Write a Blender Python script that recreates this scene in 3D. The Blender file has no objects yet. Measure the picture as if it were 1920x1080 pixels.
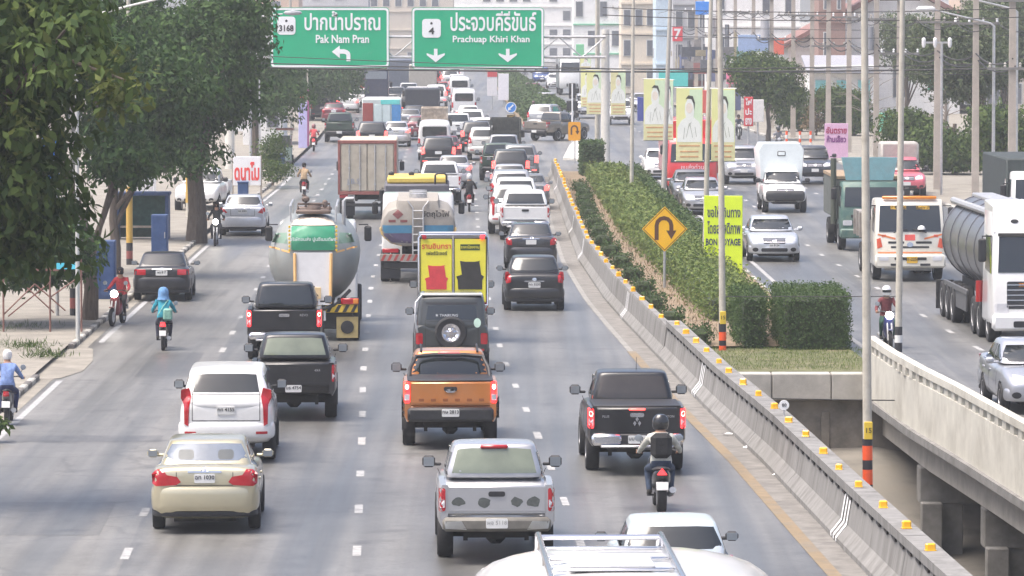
import bpy, bmesh, math, random
import numpy as np
from mathutils import Vector, Matrix
from mathutils.bvhtree import BVHTree
R = math.radians
S = bpy.context.scene
C = S.collection
rnd = random.Random(11)
# ---------------------------------------------------------------- camera
CAM_H, FPX, HORIZ = 8.85, 9500.0, -6.0            # metres, focal length in photo pixels, horizon row in the photo
PITCH = math.atan((540 - HORIZ) / FPX)
cam = bpy.data.cameras.new('camera'); camo = bpy.data.objects.new('camera', cam); C.objects.link(camo)
cam.sensor_width = 36; cam.lens = 36 * FPX / 1920; cam.clip_end = 4000; cam.clip_start = .5
camo.location = (0, 0, CAM_H); camo.rotation_euler = (math.pi / 2 - PITCH, 0, 0)
S.camera = camo
# ---------------------------------------------------------------- sky, sun, exposure
SUN_EL, SUN_AZ = 68, 248                           # degrees; hazy bright overcast
w = bpy.data.worlds.new('World'); S.world = w; w.use_nodes = True
nt = w.node_tree; bgn = nt.nodes['Background']
sky = nt.nodes.new('ShaderNodeTexSky'); sky.sky_type = 'NISHITA'; sky.sun_disc = False
sky.sun_elevation = R(SUN_EL); sky.sun_rotation = R(SUN_AZ); sky.dust_density = 5.0; sky.air_density = .6; sky.ozone_density = .3
nt.links.new(sky.outputs[0], bgn.inputs[0]); bgn.inputs[1].default_value = .14
sl = bpy.data.lights.new('sun', 'SUN'); sl.energy = 1.5; sl.angle = R(40); sl.color = (1, .95, .88)
so = bpy.data.objects.new('sun', sl); C.objects.link(so)
_a, _e = R(SUN_AZ), R(SUN_EL)
_d = Vector((math.sin(_a) * math.cos(_e), math.cos(_a) * math.cos(_e), math.sin(_e)))
so.rotation_euler = _d.to_track_quat('Z', 'Y').to_euler()
S.view_settings.view_transform = 'Standard'; S.view_settings.look = 'None'
S.view_settings.exposure = 1.28; S.view_settings.gamma = 1; S.view_settings.use_curve_mapping = False
S.render.engine = 'CYCLES'
S.cycles.use_denoising = True; S.cycles.max_bounces = 6; S.cycles.diffuse_bounces = 3; S.cycles.glossy_bounces = 3
S.cycles.transmission_bounces = 4; S.cycles.transparent_max_bounces = 8; S.cycles.volume_bounces = 1
S.cycles.caustics_reflective = False; S.cycles.caustics_refractive = False

# ---------------------------------------------------------------- helpers
def G(px, py, z=0.0):
    """world point at height z that photo pixel (px, py) looks at"""
    u = (px - 960) / FPX; v = (py - 540) / FPX
    d = Vector((u, math.cos(PITCH) - v * math.sin(PITCH), -math.sin(PITCH) - v * math.cos(PITCH)))
    return Vector((0, 0, CAM_H)) + d * ((z - CAM_H) / d.z)
def PY(px, py, Y):
    """world point at forward distance Y on the ray of photo pixel (px, py)"""
    u = (px - 960) / FPX; v = (py - 540) / FPX
    d = Vector((u, math.cos(PITCH) - v * math.sin(PITCH), -math.sin(PITCH) - v * math.cos(PITCH)))
    return Vector((0, 0, CAM_H)) + d * (Y / d.y)

MATS = {}
def M(name, col, rough=.55, metal=0., var=.08, scale=5., bump=0., coat=0., emit=0., ecol=None, spec=.5, dirt=None, dscale=2., stretch=None):
    if name in MATS: return MATS[name]
    m = bpy.data.materials.new(name); m.use_nodes = True; n = m.node_tree; b = n.nodes['Principled BSDF']
    MATS[name] = m
    col = tuple(col)[:3]
    tc = n.nodes.new('ShaderNodeTexCoord')
    src = tc.outputs['Object']
    if stretch:
        mp = n.nodes.new('ShaderNodeMapping'); mp.inputs['Scale'].default_value = stretch
        n.links.new(src, mp.inputs[0]); src = mp.outputs[0]
    if var > 0 or bump > 0 or dirt:
        no = n.nodes.new('ShaderNodeTexNoise'); no.inputs['Scale'].default_value = scale; no.inputs['Detail'].default_value = 5
        no.inputs['Roughness'].default_value = .62
        n.links.new(src, no.inputs['Vector'])
        mx = n.nodes.new('ShaderNodeMix'); mx.data_type = 'RGBA'
        rp = n.nodes.new('ShaderNodeMapRange'); rp.inputs[1].default_value = .3; rp.inputs[2].default_value = .7
        n.links.new(no.outputs[0], rp.inputs[0]); n.links.new(rp.outputs[0], mx.inputs[0])
        mx.inputs[6].default_value = tuple(max(0, c * (1 - var)) for c in col) + (1,)
        mx.inputs[7].default_value = tuple(min(1, c * (1 + var)) for c in col) + (1,)
        out = mx.outputs[2]
        if dirt:
            n2 = n.nodes.new('ShaderNodeTexNoise'); n2.inputs['Scale'].default_value = dscale; n2.inputs['Detail'].default_value = 7
            n2.inputs['Roughness'].default_value = .7
            n.links.new(src, n2.inputs['Vector'])
            r2 = n.nodes.new('ShaderNodeMapRange'); r2.inputs[1].default_value = .48; r2.inputs[2].default_value = .72; r2.inputs[4].default_value = dirt[3] if len(dirt) > 3 else .7
            n.links.new(n2.outputs[0], r2.inputs[0])
            m2 = n.nodes.new('ShaderNodeMix'); m2.data_type = 'RGBA'
            n.links.new(r2.outputs[0], m2.inputs[0]); n.links.new(out, m2.inputs[6]); m2.inputs[7].default_value = tuple(dirt[:3]) + (1,)
            out = m2.outputs[2]
        n.links.new(out, b.inputs['Base Color'])
        if bump > 0:
            bp = n.nodes.new('ShaderNodeBump'); bp.inputs['Strength'].default_value = bump; bp.inputs['Distance'].default_value = .02
            n.links.new(no.outputs[0], bp.inputs['Height']); n.links.new(bp.outputs[0], b.inputs['Normal'])
    else:
        b.inputs['Base Color'].default_value = col + (1,)
    b.inputs['Roughness'].default_value = rough; b.inputs['Metallic'].default_value = metal
    b.inputs['Specular IOR Level'].default_value = spec
    b.inputs['Coat Weight'].default_value = coat; b.inputs['Coat Roughness'].default_value = .06
    if emit:
        b.inputs['Emission Color'].default_value = tuple(ecol or col) + (1,); b.inputs['Emission Strength'].default_value = emit
    return m
def paint(name, col, metal=.0, rough=.38, coat=.8):
    return M('paint_' + name, col, rough=rough, metal=metal, var=.06, scale=1.5, coat=coat, dirt=(.33, .31, .28, .16 if max(col) > .2 else .03), dscale=1.3)

def tag(o, label=None, cat=None, group=None, kind=None):
    if label: o['label'] = label
    if cat: o['category'] = cat
    if group: o['group'] = group
    if kind: o['kind'] = kind
    return o
def link(o, parent=None):
    C.objects.link(o)
    if parent is not None: o.parent = parent
    return o
def thing(name, label, cat, loc=(0, 0, 0), rz=0., group=None):
    o = bpy.data.objects.new(name, None); C.objects.link(o); o.empty_display_size = .2
    o.location = loc; o.rotation_euler = (0, 0, rz)
    return tag(o, label, cat, group)
def mesh(name, bm, mats, smooth=32):
    me = bpy.data.meshes.new(name)
    bmesh.ops.recalc_face_normals(bm, faces=bm.faces[:])
    bm.to_mesh(me); bm.free()
    for m in (mats if isinstance(mats, (list, tuple)) else [mats]): me.materials.append(m)
    if smooth:
        me.shade_smooth(); me.set_sharp_from_angle(angle=R(smooth))
    return me
def ob(name, bm, mats, parent=None, smooth=32, loc=None, rz=None):
    me = bm if isinstance(bm, bpy.types.Mesh) else mesh(name, bm, mats, smooth)
    o = link(bpy.data.objects.new(name, me), parent)
    if loc is not None: o.location = loc
    if rz is not None: o.rotation_euler = (0, 0, rz)
    return o
def struct(name, bm, mats, parent=None, smooth=0):
    o = ob(name, bm, mats, parent, smooth)
    if parent is None: o['kind'] = 'structure'
    return o
def copy_tree(o, parent=None):
    c = o.copy(); C.objects.link(c); c.parent = parent
    for ch in o.children: copy_tree(ch, c)
    return c
def tree_of(o):
    yield o
    for ch in o.children: yield from tree_of(ch)
def repaint(root, swap):
    """swap: dict material-name-prefix -> material, set per object so meshes stay shared"""
    for o in tree_of(root):
        if o.type != 'MESH': continue
        for s in o.material_slots:
            if s.material is None: continue
            for k, m in swap.items():
                if s.material.name.startswith(k):
                    s.link = 'OBJECT'; s.material = m; break
B = bmesh.new
EV = bpy.data.scenes.new('scratch')      # empty helper scene in which modifiers and lettering are evaluated, removed at the end
def evaluated(o):
    vl = EV.view_layers[0]; vl.update(); return o.evaluated_get(vl.depsgraph)
def xf(bm, verts, mat): bmesh.ops.transform(bm, matrix=mat, verts=verts)
def box(bm, c, s, bev=0., rz=0., mi=0, rx=0., ry=0.):
    r = bmesh.ops.create_cube(bm, size=1.0); vs = r['verts']
    bmesh.ops.scale(bm, vec=Vector(s), verts=vs)
    fs = list({f for v in vs for f in v.link_faces})
    for f in fs: f.material_index = mi
    if bev > 0:
        es = list({e for v in vs for e in v.link_edges})
        g = bmesh.ops.bevel(bm, geom=es, offset=min(bev, min(s) * .45), segments=1, profile=.5, affect='EDGES')
        vs = list({v for f in g['faces'] for v in f.verts} | {v for v in vs if v.is_valid})
        for f in {f for v in vs for f in v.link_faces}: f.material_index = mi
    m = Matrix.Translation(Vector(c))
    if rz or rx or ry:
        m = m @ Matrix.Rotation(rz, 4, 'Z') @ Matrix.Rotation(ry, 4, 'Y') @ Matrix.Rotation(rx, 4, 'X')
    xf(bm, vs, m)
    return bm
def loft(bm, rings, cap=True, mi=0, closed=True):
    vv = [[bm.verts.new(p) for p in r] for r in rings]
    n = len(vv[0])
    for a, b in zip(vv, vv[1:]):
        for i in range(n if closed else n - 1):
            j = (i + 1) % n
            try: bm.faces.new((a[i], a[j], b[j], b[i])).material_index = mi
            except ValueError: pass
    if cap and closed:
        bm.faces.new(vv[0][::-1]).material_index = mi; bm.faces.new(vv[-1]).material_index = mi
    return vv
def tube(bm, pts, r, n=8, mi=0, cap=True):
    pts = [Vector(p) for p in pts]; rs = r if isinstance(r, (list, tuple)) else [r] * len(pts)
    rings = []; up = None
    for i, p in enumerate(pts):
        t = (pts[min(i + 1, len(pts) - 1)] - pts[max(i - 1, 0)]).normalized()
        if up is None: up = Vector((0, 0, 1)) if abs(t.z) < .9 else Vector((1, 0, 0))
        a = t.cross(up).normalized(); bb = a.cross(t).normalized(); up = bb
        rings.append([p + (a * math.cos(2 * math.pi * k / n) + bb * math.sin(2 * math.pi * k / n)) * rs[i] for k in range(n)])
    loft(bm, rings, cap, mi); return bm
def cyl(bm, p0, p1, r0, r1=None, n=12, mi=0): return tube(bm, [p0, p1], [r0, r0 if r1 is None else r1], n, mi)
def lathe(bm, prof, axis='z', c=(0, 0, 0), n=24, mi=0):
    c = Vector(c); rings = []
    for r, h in prof:
        ring = []
        for k in range(n):
            a = 2 * math.pi * k / n; x, y = r * math.cos(a), r * math.sin(a)
            ring.append(c + (Vector((x, y, h)) if axis == 'z' else Vector((h, x, y)) if axis == 'x' else Vector((x, h, y))))
        rings.append(ring)
    loft(bm, rings, True, mi); return bm
def extr(bm, pts, plane, a, b, mi=0):
    f = {'xz': lambda p, d: (p[0], d, p[1]), 'yz': lambda p, d: (d, p[0], p[1]), 'xy': lambda p, d: (p[0], p[1], d)}[plane]
    loft(bm, [[f(p, a) for p in pts], [f(p, b) for p in pts]], True, mi); return bm
def face(bm, pts, mi=0):
    f = bm.faces.new([bm.verts.new(p) for p in pts]); f.material_index = mi; return f
def rrect(x0, z0, x1, z1, r, n=3):
    out = []
    for cx, cz, a0 in ((x1 - r, z0 + r, -90), (x1 - r, z1 - r, 0), (x0 + r, z1 - r, 90), (x0 + r, z0 + r, 180)):
        for k in range(n + 1):
            a = R(a0 + 90 * k / n); out.append((cx + r * math.cos(a), cz + r * math.sin(a)))
    return out
def ell(cx, cz, rx, rz, n=16): return [(cx + rx * math.cos(2 * math.pi * k / n), cz + rz * math.sin(2 * math.pi * k / n)) for k in range(n)]
TXT = {}
def text(s, size, depth=.004, bold=0.):
    """mesh of a line of lettering, centred, standing in the x-z plane and facing -y"""
    k = (s, size, depth, bold)
    if k in TXT: return TXT[k]
    c = bpy.data.curves.new('lettering', 'FONT'); c.body = s; c.size = size; c.extrude = depth; c.offset = bold * size
    c.align_x = 'CENTER'; c.align_y = 'CENTER'; c.resolution_u = 2
    o = bpy.data.objects.new('lettering', c); EV.collection.objects.link(o)
    me = bpy.data.meshes.new_from_object(evaluated(o))
    bpy.data.objects.remove(o); bpy.data.curves.remove(c)
    me.transform(Matrix.Rotation(math.pi / 2, 4, 'X'))
    TXT[k] = me; return me
def letter(parent, s, size, loc, mat, rz=0., depth=.004, bold=0., sx=1., rx=0., name='lettering'):
    me = text(s, size, depth, bold).copy(); me.materials.clear(); me.materials.append(mat)
    o = link(bpy.data.objects.new(name, me), parent); o.location = loc; o.rotation_euler = (rx, 0, rz); o.scale = (sx, 1, 1)
    return o
def evalmods(bm, subs=0, cutter=None):
    me = bpy.data.meshes.new('tmp'); bmesh.ops.recalc_face_normals(bm, faces=bm.faces[:]); bm.to_mesh(me); bm.free()
    o = bpy.data.objects.new('tmp', me); EV.collection.objects.link(o); co = None
    if subs:
        m = o.modifiers.new('s', 'SUBSURF'); m.levels = subs; m.render_levels = subs
    if cutter is not None:
        cm = bpy.data.meshes.new('cut'); bmesh.ops.recalc_face_normals(cutter, faces=cutter.faces[:]); cutter.to_mesh(cm); cutter.free()
        co = bpy.data.objects.new('cut', cm); EV.collection.objects.link(co)
        m = o.modifiers.new('b', 'BOOLEAN'); m.operation = 'DIFFERENCE'; m.solver = 'EXACT'; m.object = co
    ev = evaluated(o)
    out = B(); tmp = bpy.data.meshes.new_from_object(ev); out.from_mesh(tmp); bpy.data.meshes.remove(tmp)
    bpy.data.objects.remove(o); bpy.data.meshes.remove(me)
    if co: bpy.data.objects.remove(co); bpy.data.meshes.remove(cm)
    return out

# ---------------------------------------------------------------- shared materials
CONC = M('concrete', (.205, .20, .19), .85, var=.22, scale=3, bump=.25, dirt=(.10, .095, .085, .75), dscale=.8)
CONC_L = M('pale_concrete', (.42, .40, .36), .85, var=.14, scale=2.5, bump=.2, dirt=(.25, .235, .2, .6), dscale=.9)
CONC_D = M('stained_concrete', (.25, .225, .19), .9, var=.3, scale=1.2, bump=.3, dirt=(.06, .055, .05, .8), dscale=.7)
STEEL = M('galvanised_steel', (.5, .5, .5), .45, .6, var=.15, scale=8)
POLE = M('pole_paint', (.50, .47, .40), .6, var=.14, scale=3, dirt=(.26, .22, .17, .55), dscale=2.5)
RUBBER = M('tyre_rubber', (.022, .022, .024), .85, var=.3, scale=14)
BLACKP = M('black_plastic', (.022, .022, .025), .55, var=.2, scale=10)
DARKM = M('dark_underbody', (.025, .024, .023), .8, var=.3, scale=8)
GLASS = M('tinted_glass', (.018, .022, .024), .10, var=.1, scale=2, coat=.6, spec=.6)
GLASS_G = M('pale_tinted_glass', (.20, .225, .165), .08, var=.2, scale=1.3, coat=.6, spec=.6)
CHROME = M('chrome', (.72, .72, .74), .18, 1., var=.04)
RIM = M('alloy_rim', (.5, .5, .52), .35, .8, var=.1)
TAIL = M('tail_lens', (.42, .012, .02), .15, var=.12, scale=12, coat=.6)
TAIL_ON = M('tail_lens_lit', (.85, .03, .03), .2, var=.1, emit=1.5, ecol=(1, .03, .035))
BRAKE_ON = M('brake_lens_lit', (.9, .05, .05), .2, var=.1, emit=2.6, ecol=(1, .06, .05))
BULB = M('lit_bulb', (1, .4, .3), .3, var=0, emit=7, ecol=(1, .42, .3))
WHITELENS = M('clear_lens', (.62, .62, .64), .12, var=.1, coat=.8)
AMBERLENS = M('amber_lens', (.75, .25, .03), .2, var=.1, coat=.5)
HEAD_ON = M('headlamp_lit', (1, 1, .95), .2, var=0, emit=14, ecol=(1, .97, .88))
PLATE = M('plate_white', (.72, .72, .7), .5, var=.06, scale=9)
PLATE_Y = M('plate_yellow', (.7, .42, .04), .5, var=.08, scale=9)
INK = M('black_ink', (.02, .02, .022), .6, var=.1)
WHITEP = M('white_print', (.8, .8, .8), .55, var=.04)
SKIN = M('skin', (.36, .2, .13), .6, var=.1, scale=10)
# ================================================================ ground, roads, canal, bridges
KX, KY = .962, 1.6615
def pw(pts):
    pts = [(p[0] * KY, p[1] * KX) for p in pts]
    ys = [p[0] for p in pts]; xs = [p[1] for p in pts]
    return lambda y: float(np.interp(y, ys, xs)) if y < ys[-1] else xs[-1] + (xs[-1] - xs[-2]) / (ys[-1] - ys[-2]) * (y - ys[-1])
KERB = pw([(20, -10.9), (62, -11.25), (80, -11.5), (110, -11.8), (140, -11.7), (190, -12.4), (300, -15.6), (450, -20.5)])
LINE0 = pw([(20, -5.2), (48, -6.36), (60, -6.95), (75, -7.5), (100, -8.3), (180, -9.9), (300, -12.4), (450, -16.5)])
LINEA = pw([(20, -1.3), (48.6, -2.58), (61.6, -3.16), (71.5, -3.64), (95, -4.55), (130, -5.3), (181, -6.4), (300, -9.1), (450, -13)])
LINEB = pw([(20, 2.5), (53, .98), (62, .51), (75, -.25), (100, -1.05), (131, -1.6), (180, -3.0), (300, -5.8), (450, -9.6)])
MEDL = pw([(20, 7.5), (40, 6.1), (48.6, 5.52), (57.8, 4.94), (65.6, 4.3), (74, 3.76), (83, 3.17), (89, 2.81), (102.3, 2.31), (118, 2.14), (133.6, 2.03), (151, 1.87), (205, .6), (300, -2.0), (450, -5.6)])
MEDR = pw([(20, 13.7), (45, 11.35), (56.5, 10.2), (66.6, 9.2), (72, 8.95), (91, 8.0), (104, 7.75), (135, 7.1), (166, 6.5), (205, 4.9), (300, 1.2), (450, -2.6)])
RKERB = pw([(20, 24), (72, 21.0), (130, 19.0), (180, 17.6), (206, 15.9), (230, 14.4), (300, 10.8), (450, 5.5)])
RDASH = pw([(20, 16), (77, 12.2), (94, 11.5), (106, 11.0), (150, 10.3), (205, 8.6), (300, 4.6), (450, 1)])
RDASH2 = pw([(20, 20), (77, 16.2), (106, 15.1), (150, 13.9), (205, 12.2), (300, 7.8), (450, 3.4)])
def yr(a, b, st):
    a *= KY; b *= KY; st *= KY
    n = max(1, int(round((b - a) / st))); return [a + (b - a) * i / n for i in range(n + 1)]
def strip(bm, fl, fr, ys, z, mi=0):
    z = z if callable(z) else (lambda y, zz=z: zz)
    for a, b in zip(ys, ys[1:]):
        face(bm, [(fl(a), a, z(a)), (fr(a), a, z(a)), (fr(b), b, z(b)), (fl(b), b, z(b))], mi)
    bmesh.ops.remove_doubles(bm, verts=bm.verts[:], dist=.0005); return bm

def asphalt(name, c1, c2, streak, crack):
    m = bpy.data.materials.new(name); m.use_nodes = True; n = m.node_tree; L = n.links; b = n.nodes['Principled BSDF']
    N = n.nodes.new
    tc = N('ShaderNodeTexCoord'); mp = N('ShaderNodeMapping'); mp.inputs['Rotation'].default_value = (0, 0, R(-1.9)); mp.inputs['Scale'].default_value = (.95, .014, 1)
    L.new(tc.outputs['Object'], mp.inputs[0])
    st = N('ShaderNodeTexNoise'); st.inputs['Scale'].default_value = 1.3; st.inputs['Detail'].default_value = 4; L.new(mp.outputs[0], st.inputs['Vector'])
    big = N('ShaderNodeTexNoise'); big.inputs['Scale'].default_value = .16; big.inputs['Detail'].default_value = 6; L.new(tc.outputs['Object'], big.inputs['Vector'])
    fine = N('ShaderNodeTexNoise'); fine.inputs['Scale'].default_value = 38; fine.inputs['Detail'].default_value = 4; L.new(tc.outputs['Object'], fine.inputs['Vector'])
    mid = N('ShaderNodeTexNoise'); mid.inputs['Scale'].default_value = 1.7; mid.inputs['Detail'].default_value = 8; mid.inputs['Roughness'].default_value = .7; L.new(tc.outputs['Object'], mid.inputs['Vector'])
    def mr(s, a, bb, c, d):
        x = N('ShaderNodeMapRange'); x.inputs[1].default_value = a; x.inputs[2].default_value = bb; x.inputs[3].default_value = c; x.inputs[4].default_value = d; L.new(s, x.inputs[0]); return x.outputs[0]
    def mul(a, bb):
        x = N('ShaderNodeMath'); x.operation = 'MULTIPLY'; L.new(a, x.inputs[0]); L.new(bb, x.inputs[1]); return x.outputs[0]
    mix = N('ShaderNodeMix'); mix.data_type = 'RGBA'; mix.inputs[6].default_value = c1 + (1,); mix.inputs[7].default_value = c2 + (1,)
    L.new(mr(big.outputs[0], .35, .65, 0, 1), mix.inputs[0])
    f = mul(mul(mr(st.outputs[0], .3, .7, 1 - streak, 1 + streak), mr(fine.outputs[0], .3, .7, .84, 1.16)), mr(mid.outputs[0], .3, .7, .86, 1.14))
    gr = N('ShaderNodeTexNoise'); gr.inputs['Scale'].default_value = 8; gr.inputs['Detail'].default_value = 5; gr.inputs['Roughness'].default_value = .8; L.new(tc.outputs['Object'], gr.inputs['Vector']); f = mul(f, mr(gr.outputs[0], .3, .7, .82, 1.18))
    # cracks
    wv = N('ShaderNodeTexVoronoi'); wv.feature = 'DISTANCE_TO_EDGE'; wv.inputs['Scale'].default_value = .33
    ad = N('ShaderNodeMix'); ad.data_type = 'VECTOR'; ad.inputs[0].default_value = .35; L.new(tc.outputs['Object'], ad.inputs[4]); L.new(mid.outputs[1], ad.inputs[5])
    L.new(ad.outputs[1], wv.inputs['Vector'])
    f = mul(f, mr(wv.outputs[0], .0, .012, 1 - crack, 1))
    mp2 = N('ShaderNodeMapping'); mp2.inputs['Rotation'].default_value = (0, 0, R(-1.9)); mp2.inputs['Scale'].default_value = (3.2, .05, 1); L.new(tc.outputs['Object'], mp2.inputs[0])
    s2 = N('ShaderNodeTexNoise'); s2.inputs['Scale'].default_value = 1.0; s2.inputs['Detail'].default_value = 6; L.new(mp2.outputs[0], s2.inputs['Vector']); f = mul(f, mr(s2.outputs[0], .3, .7, .86, 1.14))
    sp = N('ShaderNodeTexNoise'); sp.inputs['Scale'].default_value = .75; sp.inputs['Detail'].default_value = 3; L.new(tc.outputs['Object'], sp.inputs['Vector']); f = mul(f, mr(sp.outputs[0], .60, .72, 1, .72))
    vm = N('ShaderNodeVectorMath'); vm.operation = 'SCALE'; L.new(mix.outputs[2], vm.inputs[0]); L.new(f, vm.inputs[3])
    L.new(vm.outputs[0], b.inputs['Base Color']); b.inputs['Roughness'].default_value = .62
    L.new(mr(st.outputs[0], .35, .65, .33, .52), b.inputs['Roughness'])
    bp = N('ShaderNodeBump'); bp.inputs['Strength'].default_value = .35; bp.inputs['Distance'].default_value = .01; L.new(fine.outputs[0], bp.inputs['Height']); L.new(bp.outputs[0], b.inputs['Normal'])
    return m
ASPH = asphalt('asphalt', (.105, .104, .099), (.145, .143, .137), .30, .12)
ASPH_OLD = asphalt('old_asphalt', (.14, .136, .126), (.18, .174, .162), .18, .25)
DIRT = M('dusty_earth', (.245, .225, .19), .95, var=.22, scale=1.1, bump=.3, dirt=(.15, .14, .12, .65), dscale=.5)
GRASSY = M('dry_grass_ground', (.11, .115, .05), .95, var=.4, scale=2.2, bump=.4, dirt=(.25, .2, .13, .7), dscale=.8)
MARK = M('worn_white_marking', (.36, .36, .355), .7, var=.15, scale=6, dirt=(.13, .13, .135, .85), dscale=4)
MARKY = M('worn_yellow_marking', (.22, .165, .10), .75, var=.2, scale=3, dirt=(.16, .15, .135, .9), dscale=1.1)
GRIT = M('gritty_gutter', (.19, .18, .165), .9, var=.3, scale=2.5, bump=.3, dirt=(.10, .095, .09, .6), dscale=1.4)

bm = B()   # land: beyond the canal, and left of the bridge
face(bm, [(-900, 118.2, -.16), (900, 118.2, -.16), (900, 1800, -.16), (-900, 1800, -.16)])
face(bm, [(-900, -60, -.16), (-11.0, -60, -.16), (-11.0, 118.2, -.16), (-900, 118.2, -.16)])
struct('ground', bm, DIRT)
Y = yr(18, 460, 2.0)
struct('road', strip(B(), LINE0, lambda y: MEDL(y) + .3, Y, 0), ASPH)
o = struct('shoulder_lane', strip(B(), lambda y: KERB(y) - .02, LINE0, Y, 0), ASPH_OLD)
struct('opposite_road', strip(B(), lambda y: MEDR(y) - .1, RKERB, Y, 0.0), ASPH)
struct('median_opening', strip(B(), lambda y: MEDL(y) + .2, lambda y: MEDR(y), yr(151.8, 207, 3), .004), ASPH_OLD)
# markings
def dashes(bm, f, y0, y1, L=1.4, gap=5.25, w=.14):
    y = y0
    while y < y1:
        k = .8 + .4 * rnd.random()
        ww = w * (.9 + .2 * rnd.random()) * (1 + max(0, y - 200) / 400)
        face(bm, [(f(y) - ww / 2, y, .004), (f(y) + ww / 2, y, .004), (f(y + L * k) + ww / 2, y + L * k, .004), (f(y + L * k) - ww / 2, y + L * k, .004)])
        y += L + gap
for f, y0 in ((LINE0, 72.8), (LINEA, 73.3), (LINEB, 74.6)):
    bm = B(); dashes(bm, f, y0, 660); struct('lane_marking', bm, MARK)
for f, y0 in ((RDASH, 100), (RDASH2, 101)):
    bm = B(); dashes(bm, f, y0, 640); struct('lane_marking', bm, MARK)
bm = B(); strip(bm, lambda y: KERB(y) + .42, lambda y: KERB(y) + .57, yr(50, 70.2, 2), .004); strip(bm, lambda y: KERB(y) + .42, lambda y: KERB(y) + .57, yr(78, 150, 2), .004)
struct('edge_marking', bm, MARK)
bm = B(); strip(bm, lambda y: MEDL(y) - .62, lambda y: MEDL(y) - .40, yr(20, 76, 2), .008); struct('edge_marking', bm, MARKY)
bm = B(); strip(bm, lambda y: MEDL(y) - .6, lambda y: MEDL(y) - .45, yr(76, 150, 2), .008); struct('edge_marking', bm, M('pale_worn_marking', (.25, .24, .22), .75, var=.2, dirt=(.15, .15, .15, .9), dscale=1.5))
bm = B(); strip(bm, lambda y: MEDR(y) + .45, lambda y: MEDR(y) + .6, yr(72, 150, 2), .004); struct('edge_marking', bm, MARK)
bm = B(); strip(bm, lambda y: MEDL(y) - .55, lambda y: MEDL(y) + .1, yr(20, 150, 2), .004); struct('gutter', bm, GRIT)
bm = B(); strip(bm, lambda y: KERB(y) - .01, lambda y: KERB(y) + .3, yr(60, 150, 2), .006); struct('gutter', bm, DIRT)
# verges
bm = B(); strip(bm, lambda y: -90, lambda y: KERB(y) - .16, yr(20, 460, 4), .1); struct('verge', bm, DIRT)
bm = B(); strip(bm, lambda y: RKERB(y) + .15, lambda y: 140, yr(70, 460, 4), .1); struct('verge', bm, DIRT)
# driveway dust over the shoulder
bm = B(); pts = [(x * KX, y * KY) for x, y in [(-11.5, 70.2), (-10.9, 70.6), (-10.55, 72.0), (-10.6, 74), (-10.95, 76.5), (-11.55, 77.6), (-12.3, 75.5), (-12.4, 71.5)]]
face(bm, [(x, y, .012) for x, y in pts]); struct('dust_patch', bm, DIRT)

PATCH = asphalt('patched_asphalt', (.108, .105, .10), (.13, .127, .12), .2, .1)
for y0, y1, a, b in ((83, 88.5, .15, .92), (100.5, 102, .0, 1.0), (118, 126, .5, .95), (150, 153, .1, .8)):
    bm = B(); strip(bm, lambda y: KERB(y) + .7 + (LINE0(y) - KERB(y) - 1) * a, lambda y: KERB(y) + .7 + (LINE0(y) - KERB(y) - 1) * b, [y0, (y0 + y1) / 2, y1], .003); struct('road_patch', bm, PATCH)
# ---- kerbs: weathered black and white blocks
KW = M('kerb_white', (.42, .41, .37), .9, var=.25, scale=6, dirt=(.2, .185, .16, .8), dscale=4)
KB = M('kerb_black', (.13, .12, .115), .9, var=.3, scale=6, dirt=(.24, .22, .19, .7), dscale=4)
def kerb(y0, y1, f, side, label, step=1.0):
    y0 *= KY; y1 *= KY
    root = thing('kerb', label, 'kerb', (f(y0), y0, 0))
    k = 0; y = y0
    while y < y1 - .1:
        ya, yb = y + .012, min(y + step, y1) - .012; bm = B()
        q = .02 * rnd.random()
        sec = [(0, -.12), (0, .10), (.03, .135 - q), (.14, .135 - q), (.15, .1), (.15, -.12)]
        loft(bm, [[(f(yy) + side * sx - f(y0), yy - y0, sz) for sx, sz in sec] for yy in (ya, yb)])
        ob('kerb_block', bm, KW if k % 2 else KB, root, 0); k += 1; y += step
    return root
kerb(66.2, 70.4, KERB, -1, 'short weathered black and white kerb beside the bottom left dirt patch')
kerb(76.5, 90.5, KERB, -1, 'curved grey kerb with faded black paint beside the grassy dirt verge')
kerb(99, 112, KERB, -1, 'broken kerb behind the parked black sedan')
kerb(128, 150, KERB, -1, 'rough kerb below the leafy bush near the white sign')
kerb(76, 150, MEDR, -1, 'long low kerb between the clipped hedge and the oncoming lanes', 2.0)
kerb(100, 230, RKERB, 1, 'kerb along the far pavement of the oncoming lanes', 4.0)

# ---- median soil
MULCH = M('median_soil', (.22, .165, .11), .95, var=.35, scale=2.0, bump=.4, dirt=(.12, .11, .06, .5), dscale=.8)
bm = B(); strip(bm, lambda y: MEDL(y) + .35, lambda y: MEDR(y) - .16, yr(76, 152.5, 2), .14); struct('median', bm, MULCH)
bm = B(); strip(bm, lambda y: MEDL(y) + .35, lambda y: MEDR(y) - .02, [118.2, 120, 122, 124, 126], .1); struct('median_lawn', bm, GRASSY)
bm = B(); strip(bm, lambda y: MEDL(y) + .2, lambda y: MEDR(y) - .1, yr(206, 440, 5), .16); struct('median_strip', bm, MULCH)

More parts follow.
